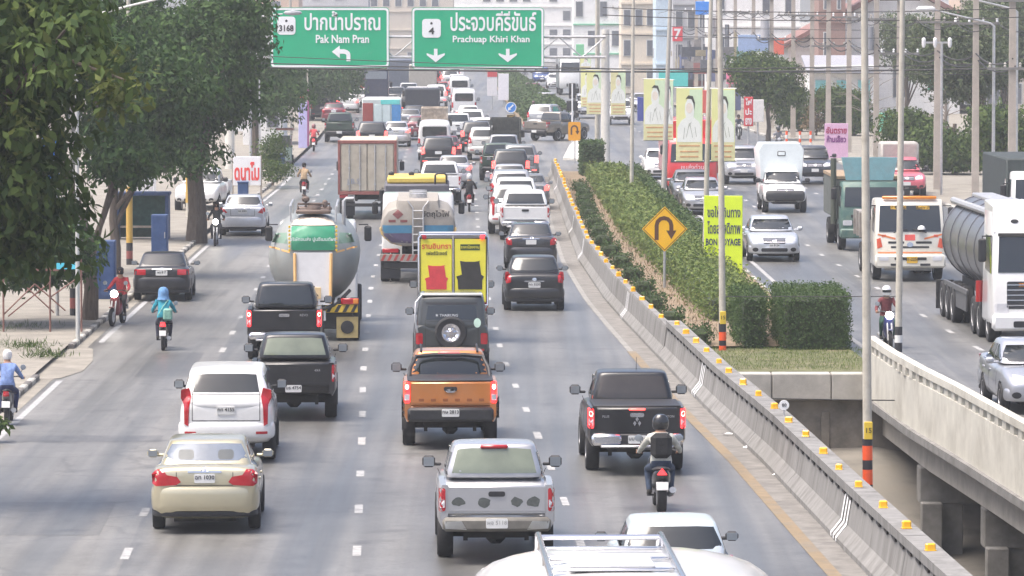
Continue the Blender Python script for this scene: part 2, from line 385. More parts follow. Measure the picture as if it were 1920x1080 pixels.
# ---- canal under the two bridges
MUD = M('canal_mud', (.195, .18, .155), .95, var=.3, scale=.9, bump=.5, dirt=(.12, .105, .08, .8), dscale=.45)
bm = B()
ys = [(118.4, -1.45), (116.0, -2.0), (113, -2.8), (109, -3.4), (85, -3.7), (33, -3.8)]
xs = [4 + 1.5 * i for i in range(28)]
g = [[bm.verts.new((x, y + .3 * rnd.random(), z + rnd.uniform(-.12, .12))) for x in xs] for y, z in ys]
for a, b in zip(g, g[1:]):
    for i in range(len(xs) - 1): bm.faces.new((a[i], a[i + 1], b[i + 1], b[i]))
struct('canal_bed', bm, MUD, smooth=60)
bm = B(); box(bm, (21, 118.0, -1.9), (34, .5, 3.6)); struct('abutment', bm, CONC_D)
a = thing('abutment_coping', 'pale stained concrete coping at the canal edge below the grass', 'coping', (6.7, 117.9, 0))
for i in range(3):
    bm = B(); box(bm, (-1.35 + i * 1.38, -.2, -.2), (1.36, .62, .62), .02); ob('coping_block', bm, CONC_L, a)
for i, (x, z0, z1) in enumerate([(5.9, -.5, -1.6), (7.6, -.5, -1.6)]):
    bm = B(); box(bm, (x - 7, -.14, (z0 + z1) / 2 - .3), (.2, .12, abs(z1 - z0)), .01); ob('buttress', bm, CONC_D, a)
# left bridge: slab edge under the barrier
bm = B()
loft(bm, [[(MEDL(y) + sx, y, z) for sx, z in ((-2.5, -.02), (.62, -.02), (.62, -.5), (.2, -.62), (-2.5, -.62))] for y in yr(18, 71, 4)])
struct('bridge_deck', bm, CONC)

# ---- concrete barrier on the left bridge, then along the median
bar = thing('concrete_barrier', 'long grey concrete traffic barrier with amber reflectors along the median', 'barrier', (MEDL(100), 100, 0))
O = Vector((MEDL(100), 100, 0))
RAMB = M('amber_reflector', (1.0, .50, .015), .3, var=.08, coat=.6)
BARC = M('barrier_concrete', (.215, .21, .20), .85, var=.2, scale=3.5, bump=.25, dirt=(.085, .08, .072, .8), dscale=1.6, stretch=(1.1, 1.1, .22))
def rail_top(y): return .93 if y < 124 else .80
secs = [(0, .0), (.0, .09), (.17, .30), (.24, .72), (.24, .775), (.20, .78), (.195, .93), (.55, .93), (.55, .72), (.5, 0)]
secs2 = [(0, .0), (.0, .08), (.14, .28), (.2, .74), (.22, .8), (.38, .8), (.40, .74), (.46, .28), (.6, .08), (.6, 0)]
y = 66.0; k = 0
while y < 252:
    y1 = min(y + 8.3, 252) if not (y < 124 < y + 8.3) else 124
    sc = secs if y < 123.9 else secs2
    bm = B(); yy = yr((y + .02) / KY, (y1 - .02) / KY, 1.1)
    loft(bm, [[(MEDL(q) + a - O.x, q - O.y, z) for a, z in sc] for q in yy])
    ob('barrier_section', bm, BARC, bar, 0); 
    if y < 124:   # dark drain slots under the coping
        q = y + .4
        while q < y1 - .3:
            bm = B(); box(bm, (MEDL(q) + .23 - O.x, q - O.y, .735), (.03, .6, .05)); ob('slot', bm, DARKM, bar, 0); q += 1.05
    y = y1; k += 1
rf = None
for y in list(np.arange(72.2, 124, 3.12)) + list(np.arange(127, 251, 3.8)):
    if rnd.random() < .06 and y < 120: continue
    z = rail_top(y); x = MEDL(y) + (.34 if y < 124 else .3)
    if rf is None:
        bm = B(); box(bm, (0, 0, .06), (.13, .08, .12), .02); box(bm, (0, 0, .01), (.14, .1, .02), .005); rf = mesh('reflector', bm, RAMB)
    o = ob('reflector', rf, None, bar, loc=(x - O.x + rnd.uniform(-.03, .03), y - O.y + rnd.uniform(-.2, .2), z), rz=R(rnd.uniform(-20, 20))); k = rnd.uniform(.85, 1.15); o.scale = (k, 1, rnd.uniform(.8, 1.15))
STRIPW = M('white_reflective_strip', (.92, .92, .92), .4, var=.04)
for y in (82.3, 112.0, 139, 170, 188, 230):
    pr = secs if y < 124 else secs2
    for j in range(3):
        bm = B(); q = y + (j - 1) * .4; d = .012
        side = [(a - d, z + .004) for a, z in pr[:4]]
        side[0] = (-.012, .03); side[1] = (-.012, .09)
        ring = [[(MEDL(q + h) + a - O.x, q + h - O.y, z) for a, z in side] for h in (-.09, .09)]
        vv = loft(bm, ring, False, closed=False); ob('reflective_strip', bm, STRIPW, bar, 0)
# milestone disc fixed to the barrier
bm = B(); cyl(bm, (0, -.02, 0), (0, .02, 0), .095, n=18); o = ob('marker_disc', bm, WHITEP, bar, loc=(MEDL(95.8) + .4 - O.x, 95.8 - O.y, 1.12)); o.rotation_euler = (0, 0, 0)
letter(bar, '80', .09, (MEDL(95.8) + .4 - O.x, 95.8 - O.y - .025, 1.12), INK)
bm = B(); box(bm, (0, 0, 0), (.03, .03, .16)); ob('bracket', bm, STEEL, bar, loc=(MEDL(95.8) + .4 - O.x, 95.8 - O.y, .96))

# ---- right bridge: deck, parapet with square holes, cap beams and columns
PX = pw([(20, 13.4), (45, 11.0), (56.5, 9.86), (62.5, 9.32), (66.6, 8.84), (71.2, 8.6)])
br = thing('road_bridge', 'cream concrete road bridge with parapet over the canal at right', 'bridge', (PX(100), 100, 0))
O2 = Vector((PX(100), 100, 0))
CREAM = M('cream_parapet', (.54, .52, .45), .85, var=.12, scale=1.6, bump=.15, dirt=(.30, .275, .225, .7), dscale=.6)
def brl(sec, y0, y1, st, name, mat):
    bm = B(); loft(bm, [[(PX(q) + a - O2.x, q - O2.y, z) for a, z in sec] for q in yr(y0, y1, st)]); return ob(name, bm, mat, br, 0)
brl([(0, -.45), (0, .62), (.16, .62), (.16, -.45)], 38, 71.0, 3, 'parapet', CREAM)
brl([(-.02, .8), (-.02, .95), (.18, .95), (.18, .8)], 38, 71.0, 3, 'parapet_rail', CREAM)
q = 63.0
while q < 117.4:
    bm = B(); loft(bm, [[(PX(t) + a - O2.x, t - O2.y, z) for a, z in ((.01, .618), (.01, .802), (.14, .802), (.14, .618))] for t in (q, q + .45)]); ob('parapet_post', bm, CREAM, br, 0); q += 1.0
brl([(-.1, -.62), (-.1, -.45), (8.0, -.45), (8.0, -.62)], 38, 71.0, 6, 'deck_slab', CONC)
brl([(.35, -1.35), (.35, -.62), (.85, -.62), (.85, -1.35)], 38, 71.0, 6, 'girder', CONC_L)
brl([(3.0, -1.35), (3.0, -.62), (3.5, -.62), (3.5, -1.35)], 38, 71.0, 6, 'girder', CONC)
for q in (110, 101, 92.5, 84):
    bm = B(); box(bm, (PX(q) + 3.1 - O2.x, q - O2.y, -1.75), (5.6, .75, .8), .03); ob('cap_beam', bm, CONC, br)
    for dx in (.95, 3.4, 5.6):
        bm = B(); box(bm, (PX(q) + dx - O2.x, q - O2.y, -3.1), (.62, .62, 2.0), .02); ob('column', bm, CONC, br)
    bm = B(); box(bm, (PX(q) + .55 - O2.x, q - .55 - O2.y, -2.9), (.45, .4, 1.6), .02); ob('footing_block', bm, CONC, br)
# ================================================================ vehicles
def half_ring(y, w, zb, zt, crown=.02):
    d = zt - zb
    h = [(0, zb), (w * .84, zb), (w * .95, zb + .1 * d), (w, zb + .42 * d), (w * .99, zb + .7 * d), (w * .96, zt - .05 * d - .01), (w * .88, zt), (w * .45, zt + crown * .8), (0, zt + crown)]
    return [(x, y, z) for x, z in h] + [(-x, y, z) for x, z in h[-2:0:-1]]
def hull(st, axles=(), ra=.36, rz=.32, W=1., subs=1):
    bm = B(); loft(bm, [half_ring(*s) for s in st])
    cut = None
    if axles:
        cut = B()
        for a in axles:
            for s in (-1, 1):
                lathe(cut, [(ra, s * W * .55), (ra, s * (W + .3))], 'x', (0, a, rz), 28)
    return evalmods(bm, subs, cut)
def cabin(yrb, yfb, yrr, yfr, wb, wr, zb, zr, bul=.06, bulf=.12, rc=.12, subs=1, skirt=0.):
    bm = B(); rings = []
    def ring(yr_, yf_, w, z, k=1.):
        b, f = bul * k, bulf * k; r = rc * k
        h = [(0, yr_ - b), (w * .55, yr_ - b * .65), (w - r, yr_), (w - r * .25, yr_ + r * .35), (w, yr_ + r * 1.3), (w * 1.01, (yr_ + yf_) / 2), (w, yf_ - r * 1.3), (w - r * .3, yf_ - r * .4), (w - r, yf_), (w * .55, yf_ + f * .65), (0, yf_ + f)]
        return [(x, y, z) for x, y in h] + [(-x, y, z) for x, y in h[-2:0:-1]]
    L = lambda a, b, t: a + (b - a) * t
    if skirt: rings += [ring(yrb + .02, yfb - .02, wb * .985, zb - skirt), ring(yrb, yfb, wb, zb - .03)]
    for t in (0, .35, .7, .93):
        rings.append(ring(L(yrb, yrr, t), L(yfb, yfr, t), L(wb, wr, t ** 1.15), L(zb, zr - .04, t)))
    c = (yrr + yfr) / 2
    for k, dz in ((.985, -.035), (.9, -.012), (.5, 0)):
        rings.append([(x * k, c + (y - c) * k, zr + dz) for x, y, _ in ring(yrr, yfr, wr, 0)])
    loft(bm, rings); return evalmods(bm, subs)
WHEELS = {}
def wheel_mesh(r, w, steel=False):
    k = (round(r, 3), round(w, 3), steel)
    if k in WHEELS: return WHEELS[k]
    bm = B(); lathe(bm, [(r * .60, -w * .42), (r * .66, -w * .5), (r * .93, -w * .5), (r, -w * .36), (r, w * .36), (r * .93, w * .5), (r * .66, w * .5), (r * .60, w * .42)], 'x', n=26)
    t = mesh('tyre', bm, RUBBER, 40)
    bm = B(); lathe(bm, [(r * .605, -w * .46), (r * .605, w * .46), (r * .55, w * .46), (r * .5, w * .3), (r * .14, w * .34), (r * .1, w * .40), (.01, w * .40)], 'x', n=22)
    for i in range(5):
        a = 2 * math.pi * i / 5; c = Vector((w * .36, math.cos(a) * r * .33, math.sin(a) * r * .33))
        box(bm, c, (w * .1, r * .44, r * .13), rx=a)
    m = mesh('rim', bm, STEEL if steel else RIM, 40)
    WHEELS[k] = (t, m); return t, m
def fill_poly(pts, cuts):
    bm = B(); vs = [bm.verts.new((p[0], p[1], 0)) for p in pts]; f = bm.faces.new(vs)
    bmesh.ops.triangulate(bm, faces=[f])
    for _ in range(cuts):
        es = [e for e in bm.edges if e.calc_length() > .09]
        if not es: break
        bmesh.ops.subdivide_edges(bm, edges=es, cuts=1); bmesh.ops.triangulate(bm, faces=bm.faces[:])
    return bm
class Veh:
    def __init__(s, name):
        s.root = thing(name, None, None); s.me = []; s._b = None
    def add(s, name, bm, mat, solid=True, parent=None, smooth=40):
        o = ob(name, bm, mat, parent or s.root, smooth)
        if solid: s.me.append(o.data); s._b = None
        return o
    def bvh(s):
        if s._b is None:
            t = B()
            for m in s.me: t.from_mesh(m)
            s._b = BVHTree.FromBMesh(t); t.free()
        return s._b
    def hit(s, a, b, d):
        o, v = {'R': ((a, -30, b), (0, 1, 0)), 'F': ((a, 30, b), (0, -1, 0)), 'L': ((-30, a, b), (1, 0, 0)), 'P': ((30, a, b), (-1, 0, 0)), 'T': ((a, b, 30), (0, 0, -1))}[d]
        h = s.bvh().ray_cast(Vector(o), Vector(v)); return h[0], Vector(v), Vector(o)
    def decal(s, name, mat, pts, d='R', off=.01, th=.03, mir=False, parent=None, cuts=3, flat=False, lim=.45):
        out = []
        for sg in ((1, -1) if mir else (1,)):
            bm = fill_poly([(p[0] * sg, p[1]) for p in pts], cuts); hs = {}; dep = []
            for v in bm.verts:
                h, dv, o = s.hit(v.co.x, v.co.y, d); hs[v] = (h, dv, o)
                if h: dep.append((h - o).dot(dv))
            if not dep: bm.free(); continue
            far = sum(dep) / len(dep); lo = min(dep); med = sorted(dep)[len(dep) // 2]
            for v in bm.verts:
                h, dv, o = hs[v]
                t = (h - o).dot(dv) if h else far
                if abs(t - med) > .45: t = med if lim > .4 else med + lim
                t = min(t, lo + lim)
                if flat: t = lo
                v.co = o + dv * (t - off)
            be = [e for e in bm.edges if e.is_boundary]
            g = bmesh.ops.extrude_edge_only(bm, edges=be)
            bmesh.ops.translate(bm, vec=dv * th, verts=[x for x in g['geom'] if isinstance(x, bmesh.types.BMVert)])
            out.append(s.add(name, bm, mat, False, parent, 28))
        return out
    def wheels(s, ys, tx, r, w, steel=False, dual=()):
        for y in ys:
            for sg in (1, -1):
                for k in ((0, 1) if y in dual else (0,)):
                    t, m = wheel_mesh(r, w, steel)
                    o = ob('wheel', t, None, s.root, loc=(sg * (tx - k * (w + .03)), y, r))
                    if sg < 0: o.rotation_euler = (0, 0, math.pi)
                    ob('rim', m, None, o)
    def plate(s, txt, x, z, d='R', w=.34, h=.15, yellow=False):
        p = s.decal('license_plate', PLATE_Y if yellow else PLATE, rrect(x - w / 2, z - h / 2, x + w / 2, z + h / 2, .02), d, off=.016, flat=True)
        if p and txt:
            h0 = s.hit(x, z, d)[0]; ys = [v.co.y for v in p[0].data.vertices]
            yy = (min(ys) - .005) if d == 'R' else (max(ys) + .005)
            letter(p[0], txt, h * .62, (x, yy, z + h * .1), INK, 0 if d == 'R' else math.pi, depth=.002, bold=.012)
    def mirrors(s, x, y, z, w=.19, h=.14, mat=None):
        for sg in (1, -1):
            bm = B(); box(bm, (sg * (x + w / 2 + .05), y, z), (w, .14, h), .045); box(bm, (sg * (x + .02), y + .03, z - h * .25), (.14, .05, .05), .015)
            m = ob('door_mirror', bm, mat or BLACKP, s.root)
            bm = B(); box(bm, (sg * (x + w / 2 + .05), y - .072, z), (w * .8, .008, h * .75)); ob('mirror_glass', bm, MIRG, m)
MIRG = M('mirror_glass', (.30, .33, .36), .3, .4, var=.05)
def bumper(W, yr_, z0, z1, bulge=.07, wrap=.45, out=.03, sgn=-1):
    """curved bumper; sgn -1 rear, +1 front (yr_ is the face plane)"""
    path = [(-W, yr_ - sgn * wrap), (-W * .985, yr_ - sgn * .14), (-W * .9, yr_ - sgn * .03), (-W * .6, yr_ + sgn * bulge * .6), (0, yr_ + sgn * bulge), (W * .6, yr_ + sgn * bulge * .6), (W * .9, yr_ - sgn * .03), (W * .985, yr_ - sgn * .14), (W, yr_ - sgn * wrap)]
    rings = []
    for i, (x, y) in enumerate(path):
        a = path[max(0, i - 1)]; b = path[min(len(path) - 1, i + 1)]
        t = Vector((b[0] - a[0], b[1] - a[1])).normalized(); nrm = Vector((t.y, -t.x)) * (1 if sgn < 0 else -1)
        if (nrm.y * sgn) < 0 and abs(nrm.y) > .3: nrm = -nrm
        if abs(nrm.y) <= .3 and nrm.x * x < 0: nrm = -nrm
        hh = z1 - z0
        rings.append([(x + nrm.x * o, y + nrm.y * o, z) for o, z in ((-.1, z0), (out * .3, z0), (out, z0 + hh * .2), (out, z0 + hh * .75), (out * .2, z1), (-.1, z1))])
    bm = B(); loft(bm, rings); return evalmods(bm, 1)
def lights(v, poly_, on, mat=None):
    return v.decal('tail_light', mat or (TAIL_ON if on else TAIL), poly_, 'R', .014, .16, True, lim=.12)
def front_face(v, W, z_lamp, z_gr, z_low, hw=.62, lw=.26, lh=.16, plate=None, yp=False, lit=False, chrome=True):
    v.decal('headlight', HEAD_ON if lit else WHITELENS, [(W * hw - lw * .55, z_lamp - lh * .5), (W * hw + lw * .45, z_lamp - lh * .35), (W * hw + lw * .55, z_lamp + lh * .5), (W * hw - lw * .1, z_lamp + lh * .45), (W * hw - lw * .6, z_lamp)], 'F', .012, .05, True)
    gw = W * hw - lw * .72
    g = v.decal('grille', BLACKP, [(-gw, z_gr - .09), (gw, z_gr - .09), (gw * 1.05, z_gr + .08), (-gw * 1.05, z_gr + .08)], 'F', .012, .04)
    if chrome and g:
        for k in (-.04, .03):
            v.decal('grille_bar', CHROME, [(-gw * .95, z_gr + k - .012), (gw * .95, z_gr + k - .012), (gw * .95, z_gr + k + .012), (-gw * .95, z_gr + k + .012)], 'F', .022, .02, parent=g[0])
        v.decal('emblem', CHROME, ell(0, z_gr, .075, .055, 12), 'F', .028, .02, parent=g[0])
    v.decal('air_intake', BLACKP, rrect(-W * .5, z_low - .07, W * .5, z_low + .05, .04), 'F', .012, .03)
    v.decal('fog_lamp', BLACKP, ell(W * .72, z_low, .1, .07, 12), 'F', .012, .03, True)
    if plate is not None: v.plate(plate, 0, z_low + .13, 'F', yellow=yp)
def saloon(name, col, W=.88, ro=.98, wb=2.62, fo=.88, H=1.47, belt=.93, deck=1.03, hood=.96, tail=None, on=False, hatch=False, glass=None, platez=.92, ptxt='', mir=None, brake3=False, bz=(.34, .74), r=.31, lit=False, gtop=None, wag=0, roof_y=None, ground=.2, clean=False, fplate=''):
    v = Veh(name); e = -ro; f = wb + fo
    if hatch:
        st = [(e, W * .86, .40, deck - .14), (e + .04, W * .93, .30, deck - .05), (e + .18, W * .98, ground + .03, deck)]
    else:
        st = [(e, W * .86, .40, deck - .12), (e + .035, W * .93, .31, deck - .025), (e + .2, W * .975, ground + .03, deck), (e + .5, W * .99, ground + .02, deck + .005)]
    st += [(0, W, ground, max(deck - .02, belt) if not hatch else deck), (wb * .5, W, ground, belt), (wb * .82, W, ground, belt - .01), (wb + .05, W * .99, ground + .02, hood - .02), (wb + .3, W * .98, ground + .02, hood - .07), (f - .22, W * .93, ground + .05, hood - .2), (f - .05, W * .84, ground + .09, hood - .29), (f, W * .74, .36, hood - .37)]
    p = paint(*col)
    v.add('body', hull(st, (0, wb), r + .055, r, W), p)
    yrb = (e + .16) if hatch else (e + .42); yrr = yrb + (.34 if hatch else .62)
    if wag: yrr = yrb + wag
    v.add('cabin', cabin(yrb, wb * .80, yrr, wb * .40 + .12, W * .90, W * .70, min(belt, deck) - .06, H, .07, .16), p)
    bm = B(); box(bm, (0, (wb) / 2, .36), (W * 1.15, wb + ro + fo - .5, .34)); v.add('underbody', bm, DARKM, False)
    v.add('bumper', bumper(W * .985, e + .02, bz[0], bz[1], .075, ro - r - .1, .03), p)
    bm = bumper(W * .97, e + .05, bz[0] - .09, bz[0] + .02, .05, .4, .015); v.add('valance', bm, BLACKP, False)
    v.add('front_bumper', bumper(W * .96, f - .09, .28, .56, .09, fo - r - .1, .03, 1), p)
    gl = glass or GLASS
    zt = gtop or H - .085; zb = max(belt, deck) + (.085 if hatch else .045)
    wbm, wt = W * .80, W * .645
    g = v.decal('rear_window', gl, [(-wbm, zb), (wbm, zb), (wt, zt), (wt * .6, zt + .015), (-wt * .6, zt + .015), (-wt, zt)], 'R', .006, .02)
    zw = max(belt, hood) + .05; v.decal('windscreen', GLASS, [(-W * .80, zw), (W * .80, zw), (W * .655, H - .1), (-W * .655, H - .1)], 'F', .012, .02)
    for d in 'LP':
        a = yrb + (.5 if not hatch else .35); m_ = (a + wb * .72) / 2
        v.decal('side_window', GLASS, [(a - .12, belt + .03), (m_ - .05, belt + .03), (m_ - .05, H - .11), (a + .22, H - .13)], d, .006, .02)
        v.decal('side_window', GLASS, [(m_ + .05, belt + .03), (wb * .73, belt + .03), (wb * .42, H - .12), (m_ + .05, H - .11)], d, .006, .02)
        for yy in (a - .02, m_, wb * .78):
            v.decal('door_gap', DARKM, [(yy - .006, .3), (yy + .006, .3), (yy + .006, belt - .02), (yy - .006, belt - .02)], d, .003, .01)
        for yy in (a + .12, m_ + .14):
            v.decal('door_handle', p, rrect(yy - .1, belt - .16, yy + .08, belt - .12, .015), d, .025, .03)
    xg = W * .52
    for pts in ([(-xg, bz[1] + .01), (xg, bz[1] + .01), (xg, bz[1] + .022), (-xg, bz[1] + .022)], [(xg - .006, bz[1] + .02), (xg + .006, bz[1] + .02), (xg + .006, deck - .03), (xg - .006, deck - .03)], [(-xg - .006, bz[1] + .02), (-xg + .006, bz[1] + .02), (-xg + .006, deck - .03), (-xg - .006, deck - .03)]): v.decal('panel_gap', DARKM, pts, 'R', .003, .01)
    v.decal('trim_strip', CHROME, rrect(-.28, platez + .095, .28, platez + .12, .01), 'R', .012, .02)
    lights(v, tail, on)
    v.plate(ptxt, 0, platez)
    v.decal('emblem', CHROME, ell(0, deck - .045 if not hatch else platez + .16, .065, .045, 12), 'R', .012, .02)
    if glass:
        for sx in (.33, -.33): v.decal('headrest', HEADR, rrect(sx - .13, zb + .02, sx + .13, zb + .17, .05), 'R', .009, .01, parent=g[0])
    if brake3: v.decal('brake_light', BRAKE_ON, rrect(-.14, zt - .05, .14, zt - .005, .015), 'R', .02, .02)
    v.mirrors(W * .93, wb * .68, belt + .1, mat=mir or p)
    front_face(v, W, hood - .22, hood - .27, .42, plate=fplate, lit=lit)
    v.wheels((0, wb), W - .1, r, .2)
    return v.root
def suv(name, col, W=.91, ro=1.0, wb=2.8, fo=.9, H=1.8, belt=1.18, hood=1.12, tail=None, on=False, glass=None, platez=1.0, ptxt='', r=.37, bz=(.45, .78), mat_low=None, ground=.3, slope=.3, gl=(1.3, 1.68, .63, .56), rails=False, mir=None, spare=False, brake3=False, lit=False, boxy=False, fplate=''):
    v = Veh(name); e = -ro; f = wb + fo; p = paint(*col)
    k = .95 if boxy else .86
    st = [(e, W * k, .5, belt - .06), (e + .04, W * (k + .06 if not boxy else .985), .42, belt - .01), (e + .25, W * .985, ground + .05, belt), (0, W, ground, belt), (wb * .5, W, ground, belt - .02), (wb * .84, W, ground, belt - .03), (wb + .1, W * .99, ground + .03, hood - .02), (wb + .4, W * .985, ground + .05, hood - .06), (f - .16, W * .94, ground + .08, hood - .14), (f - .03, W * .86, ground + .12, hood - .26), (f, W * .78, .5, hood - .36)]
    v.add('body', hull(st, (0, wb), r + .07, r, W), p)
    v.add('cabin', cabin(e + .03, wb * .80, e + .05 + slope, wb * .52, W * .93, W * (.86 if boxy else .76), belt - .02, H, .05, .12, skirt=.32), p)
    bm = B(); box(bm, (0, wb / 2, .46), (W * 1.15, wb + ro + fo - .5, .34)); v.add('underbody', bm, DARKM, False)
    v.add('bumper', bumper(W * .985, e + .02, bz[0], bz[1], .07, ro - r - .12, .035), mat_low or p)
    v.add('front_bumper', bumper(W * .96, f - .06, .42, .74, .08, fo - r - .12, .03, 1), p)
    zb, zt, wbm, wt = gl
    v.decal('rear_window', glass or GLASS, [(-wbm, zb), (wbm, zb), (wt, zt), (wt * .6, zt + .015), (-wt * .6, zt + .015), (-wt, zt)], 'R', .008, .02)
    v.decal('windscreen', GLASS, [(-W * .82, belt + .02), (W * .82, belt + .02), (W * .68, H - .12), (-W * .68, H - .12)], 'F', .006, .02)
    for d in 'LP':
        for y0, y1, s0, s1 in ((e + .28, .42, .12, 0), (.5, 1.34, 0, 0), (1.42, wb * .77, 0, -.34)):
            v.decal('side_window', GLASS, [(y0, belt + .02), (y1, belt + .02), (y1 + s1, H - .15), (y0 + s0, H - .15)], d, .006, .02)
        for yy in (.44, 1.38, wb * .79):
            v.decal('door_gap', DARKM, [(yy - .006, .42), (yy + .006, .42), (yy + .006, belt), (yy - .006, belt)], d, .003, .01)
    xg = W * .70
    for pts in ([(-xg, bz[1] + .015), (xg, bz[1] + .015), (xg, bz[1] + .03), (-xg, bz[1] + .03)], [(xg - .007, bz[1] + .02), (xg + .007, bz[1] + .02), (xg + .007, zb), (xg - .007, zb)], [(-xg - .007, bz[1] + .02), (-xg + .007, bz[1] + .02), (-xg + .007, zb), (-xg - .007, zb)], [(-xg, zb - .05), (xg, zb - .05), (xg, zb - .04), (-xg, zb - .04)]): v.decal('panel_gap', DARKM, pts, 'R', .003, .01)
    v.decal('bumper_reflector', TAIL, rrect(W * .62, bz[0] + .1, W * .86, bz[0] + .15, .01), 'R', .01, .02, True)
    lights(v, tail, on)
    if ptxt is not None: v.plate(ptxt, 0, platez)
    if brake3: v.decal('brake_light', BRAKE_ON, rrect(-.2, zt + .03, .2, zt + .07, .015), 'R', .02, .02)
    v.mirrors(W * .93, wb * .70, belt + .12, .2, .18, mir or BLACKP)
    if rails:
        for sg in (1, -1):
            bm = B(); tube(bm, [(sg * W * .62, e + .5, H - .04), (sg * W * .62, e + .6, H + .03), (sg * W * .62, 1.2, H + .04), (sg * W * .62, 1.35, H - .03)], .018, 6); v.add('roof_rail', bm, STEEL, False)
    front_face(v, W, hood - .18, hood - .2, .52, lw=.3, lh=.18, plate=fplate, lit=lit)
    v.wheels((0, wb), W - .12, r, .25)
    return v
def pickup(name, col, W=.92, ro=1.28, wb=3.05, fo=.85, H=1.78, rail=1.22, hood=1.12, belt=1.18, r=.37, cab0=.42, tail=(.80, .90, .82, 1.2), on=False, glass=None, bum=('dark', .52, .70), platez=.62, ptxt='', gtop=None, canopy=None, brake3=None, gate=(.74, None), lift=.0, chrome_handle=False, cage=None, lit=False, mir=None, fplate='', cover=False, tailmat=None, gwide=1.):
    v = Veh(name); p = paint(*col); e = -ro; f = wb + fo; g0 = .36 + lift
    st = [(e + .06, W * .93, .62, .78), (e + .12, W * .95, .55, .80), (0, W * .95, .5, .80), (cab0 - .1, W * .95, g0, .80), (cab0 - .04, W * .97, g0, belt - .02), (cab0 + .3, W * .985, g0, belt), (wb * .55, W * .985, g0, belt - .02), (wb * .84, W * .985, g0, belt - .03), (wb + .1, W * .99, g0 + .05, hood - .01), (wb + .4, W * .985, g0 + .06, hood - .05), (f - .16, W * .94, g0 + .08, hood - .13), (f - .03, W * .86, g0 + .12, hood - .25), (f, W * .78, .54, hood - .36)]
    v.add('body', hull(st, (0, wb), r + .07, r, W), p)
    v.add('cabin', cabin(cab0, wb * .80, cab0 + .2, wb * .53, W * .90, W * .72, belt - .08, H, .03, .12), p)
    for sg in (1, -1):     # bed sides
        bm = B(); rings = []
        for y_, ww in ((e + .01, W * .955), (e + .1, W * .985), (-.5, W), (0, W * 1.005), (cab0 - .12, W * .99)):
            rings.append([(sg * x, y_, z) for x, z in ((ww * .93, .55), (ww, .68), (ww, rail - .22), (ww * .985, rail - .03), (ww * .965, rail), (ww * .965 - .09, rail), (ww * .965 - .09, .62))])
        loft(bm, rings)
        cut = B(); lathe(cut, [(r + .07, sg * W * .5), (r + .07, sg * (W + .3))], 'x', (0, 0, r), 28)
        v.add('bed_side', evalmods(bm, 0, cut), p)
    bm = B(); gz0 = gate[0]; gz1 = (gate[1] or rail - .012); gx = W - .125
    box(bm, (0, e + .045, (gz0 + gz1) / 2), (2 * gx, .07, gz1 - gz0), .025)
    v.add('tailgate', bm, p)
    v.decal('tailgate_crease', p, [(-gx * .93, gz0 + .06), (gx * .93, gz0 + .06), (gx * .93, gz0 + .08), (-gx * .93, gz0 + .08)], 'R', .012, .02)
    bm = B(); box(bm, (0, (wb) / 2, .52 + lift * .5), (W * 1.1, wb + ro + fo - .6, .3)); box(bm, (0, -.35, .36), (.3, .5, .22), .08); cyl(bm, (-W + .2, 0, r), (W - .2, 0, r), .06); v.add('underbody', bm, DARKM, False)
    for sg in (1, -1):
        bm = B(); box(bm, (sg * .48, e + .5, .42), (.07, .04, .18)); v.add('shock_bracket', bm, DARKM, False)
    style, b0, b1 = bum
    if style == 'chrome':
        for sg in (1, -1):
            bm = B(); box(bm, (sg * (W * .62), e - .07, (b0 + b1) / 2 + .01), (W * .62, .16, b1 - b0), .05); v.add('bumper', bm, CHROME)
        bm = B(); box(bm, (0, e - .07, b0 - .005), (W * 1.5, .17, .05), .015); v.add('bumper_step', bm, CHROME)
        bm = B(); box(bm, (0, e - .03, (b0 + b1) / 2), (W * .7, .1, b1 - b0), .02); v.add('bumper_centre', bm, BLACKP)
    elif style == 'dark':
        bm = B(); box(bm, (0, e - .06, (b0 + b1) / 2), (W * 1.8, .16, b1 - b0), .05); v.add('bumper', bm, BLACKP)
    elif style == 'silver':
        bm = B(); box(bm, (0, e - .05, (b0 + b1) / 2), (W * 1.84, .16, b1 - b0), .05); v.add('bumper', bm, M('grey_plastic', (.16, .15, .13), .6, var=.2))
        for sg in (1, -1):
            v.decal('bumper_pad', M('worn_chrome', (.5, .5, .48), .3, .8), [(sg * .47, b0 + .03), (sg * .8, b0 + .05), (sg * .82, b1 - .06), (sg * .55, b1 - .05)], 'R', .012, .03)
    if style != 'none': v.plate(ptxt, 0, platez)
    else: v.plate(ptxt, 0, platez)
    zt = gtop or H - .10; zb = belt + .1
    v.decal('rear_window', glass or GLASS, [(-W * .735 * gwide, zb), (W * .735 * gwide, zb), (W * .635 * gwide, zt), (W * .4, zt + .02), (-W * .4, zt + .02), (-W * .635 * gwide, zt)], 'R', .008, .02)
    v.decal('windscreen', GLASS, [(-W * .80, belt + .03), (W * .80, belt + .03), (W * .66, H - .13), (-W * .66, H - .13)], 'F', .006, .02)
    for d in 'LP':
        for y0, y1, s0, s1 in ((cab0 + .12, cab0 + .86, .12, 0), (cab0 + .94, wb * .76, 0, -.34)):
            v.decal('side_window', GLASS, [(y0, belt + .02), (y1, belt + .02), (y1 + s1, H - .15), (y0 + s0, H - .15)], d, .006, .02)
        for yy in (cab0 + .9, wb * .79):
            v.decal('door_gap', DARKM, [(yy - .006, .5), (yy + .006, .5), (yy + .006, belt), (yy - .006, belt)], d, .003, .01)
    x0, x1, z0, z1 = tail
    tl = lights(v, rrect(x0, z0, x1, z1, .03), on, tailmat)
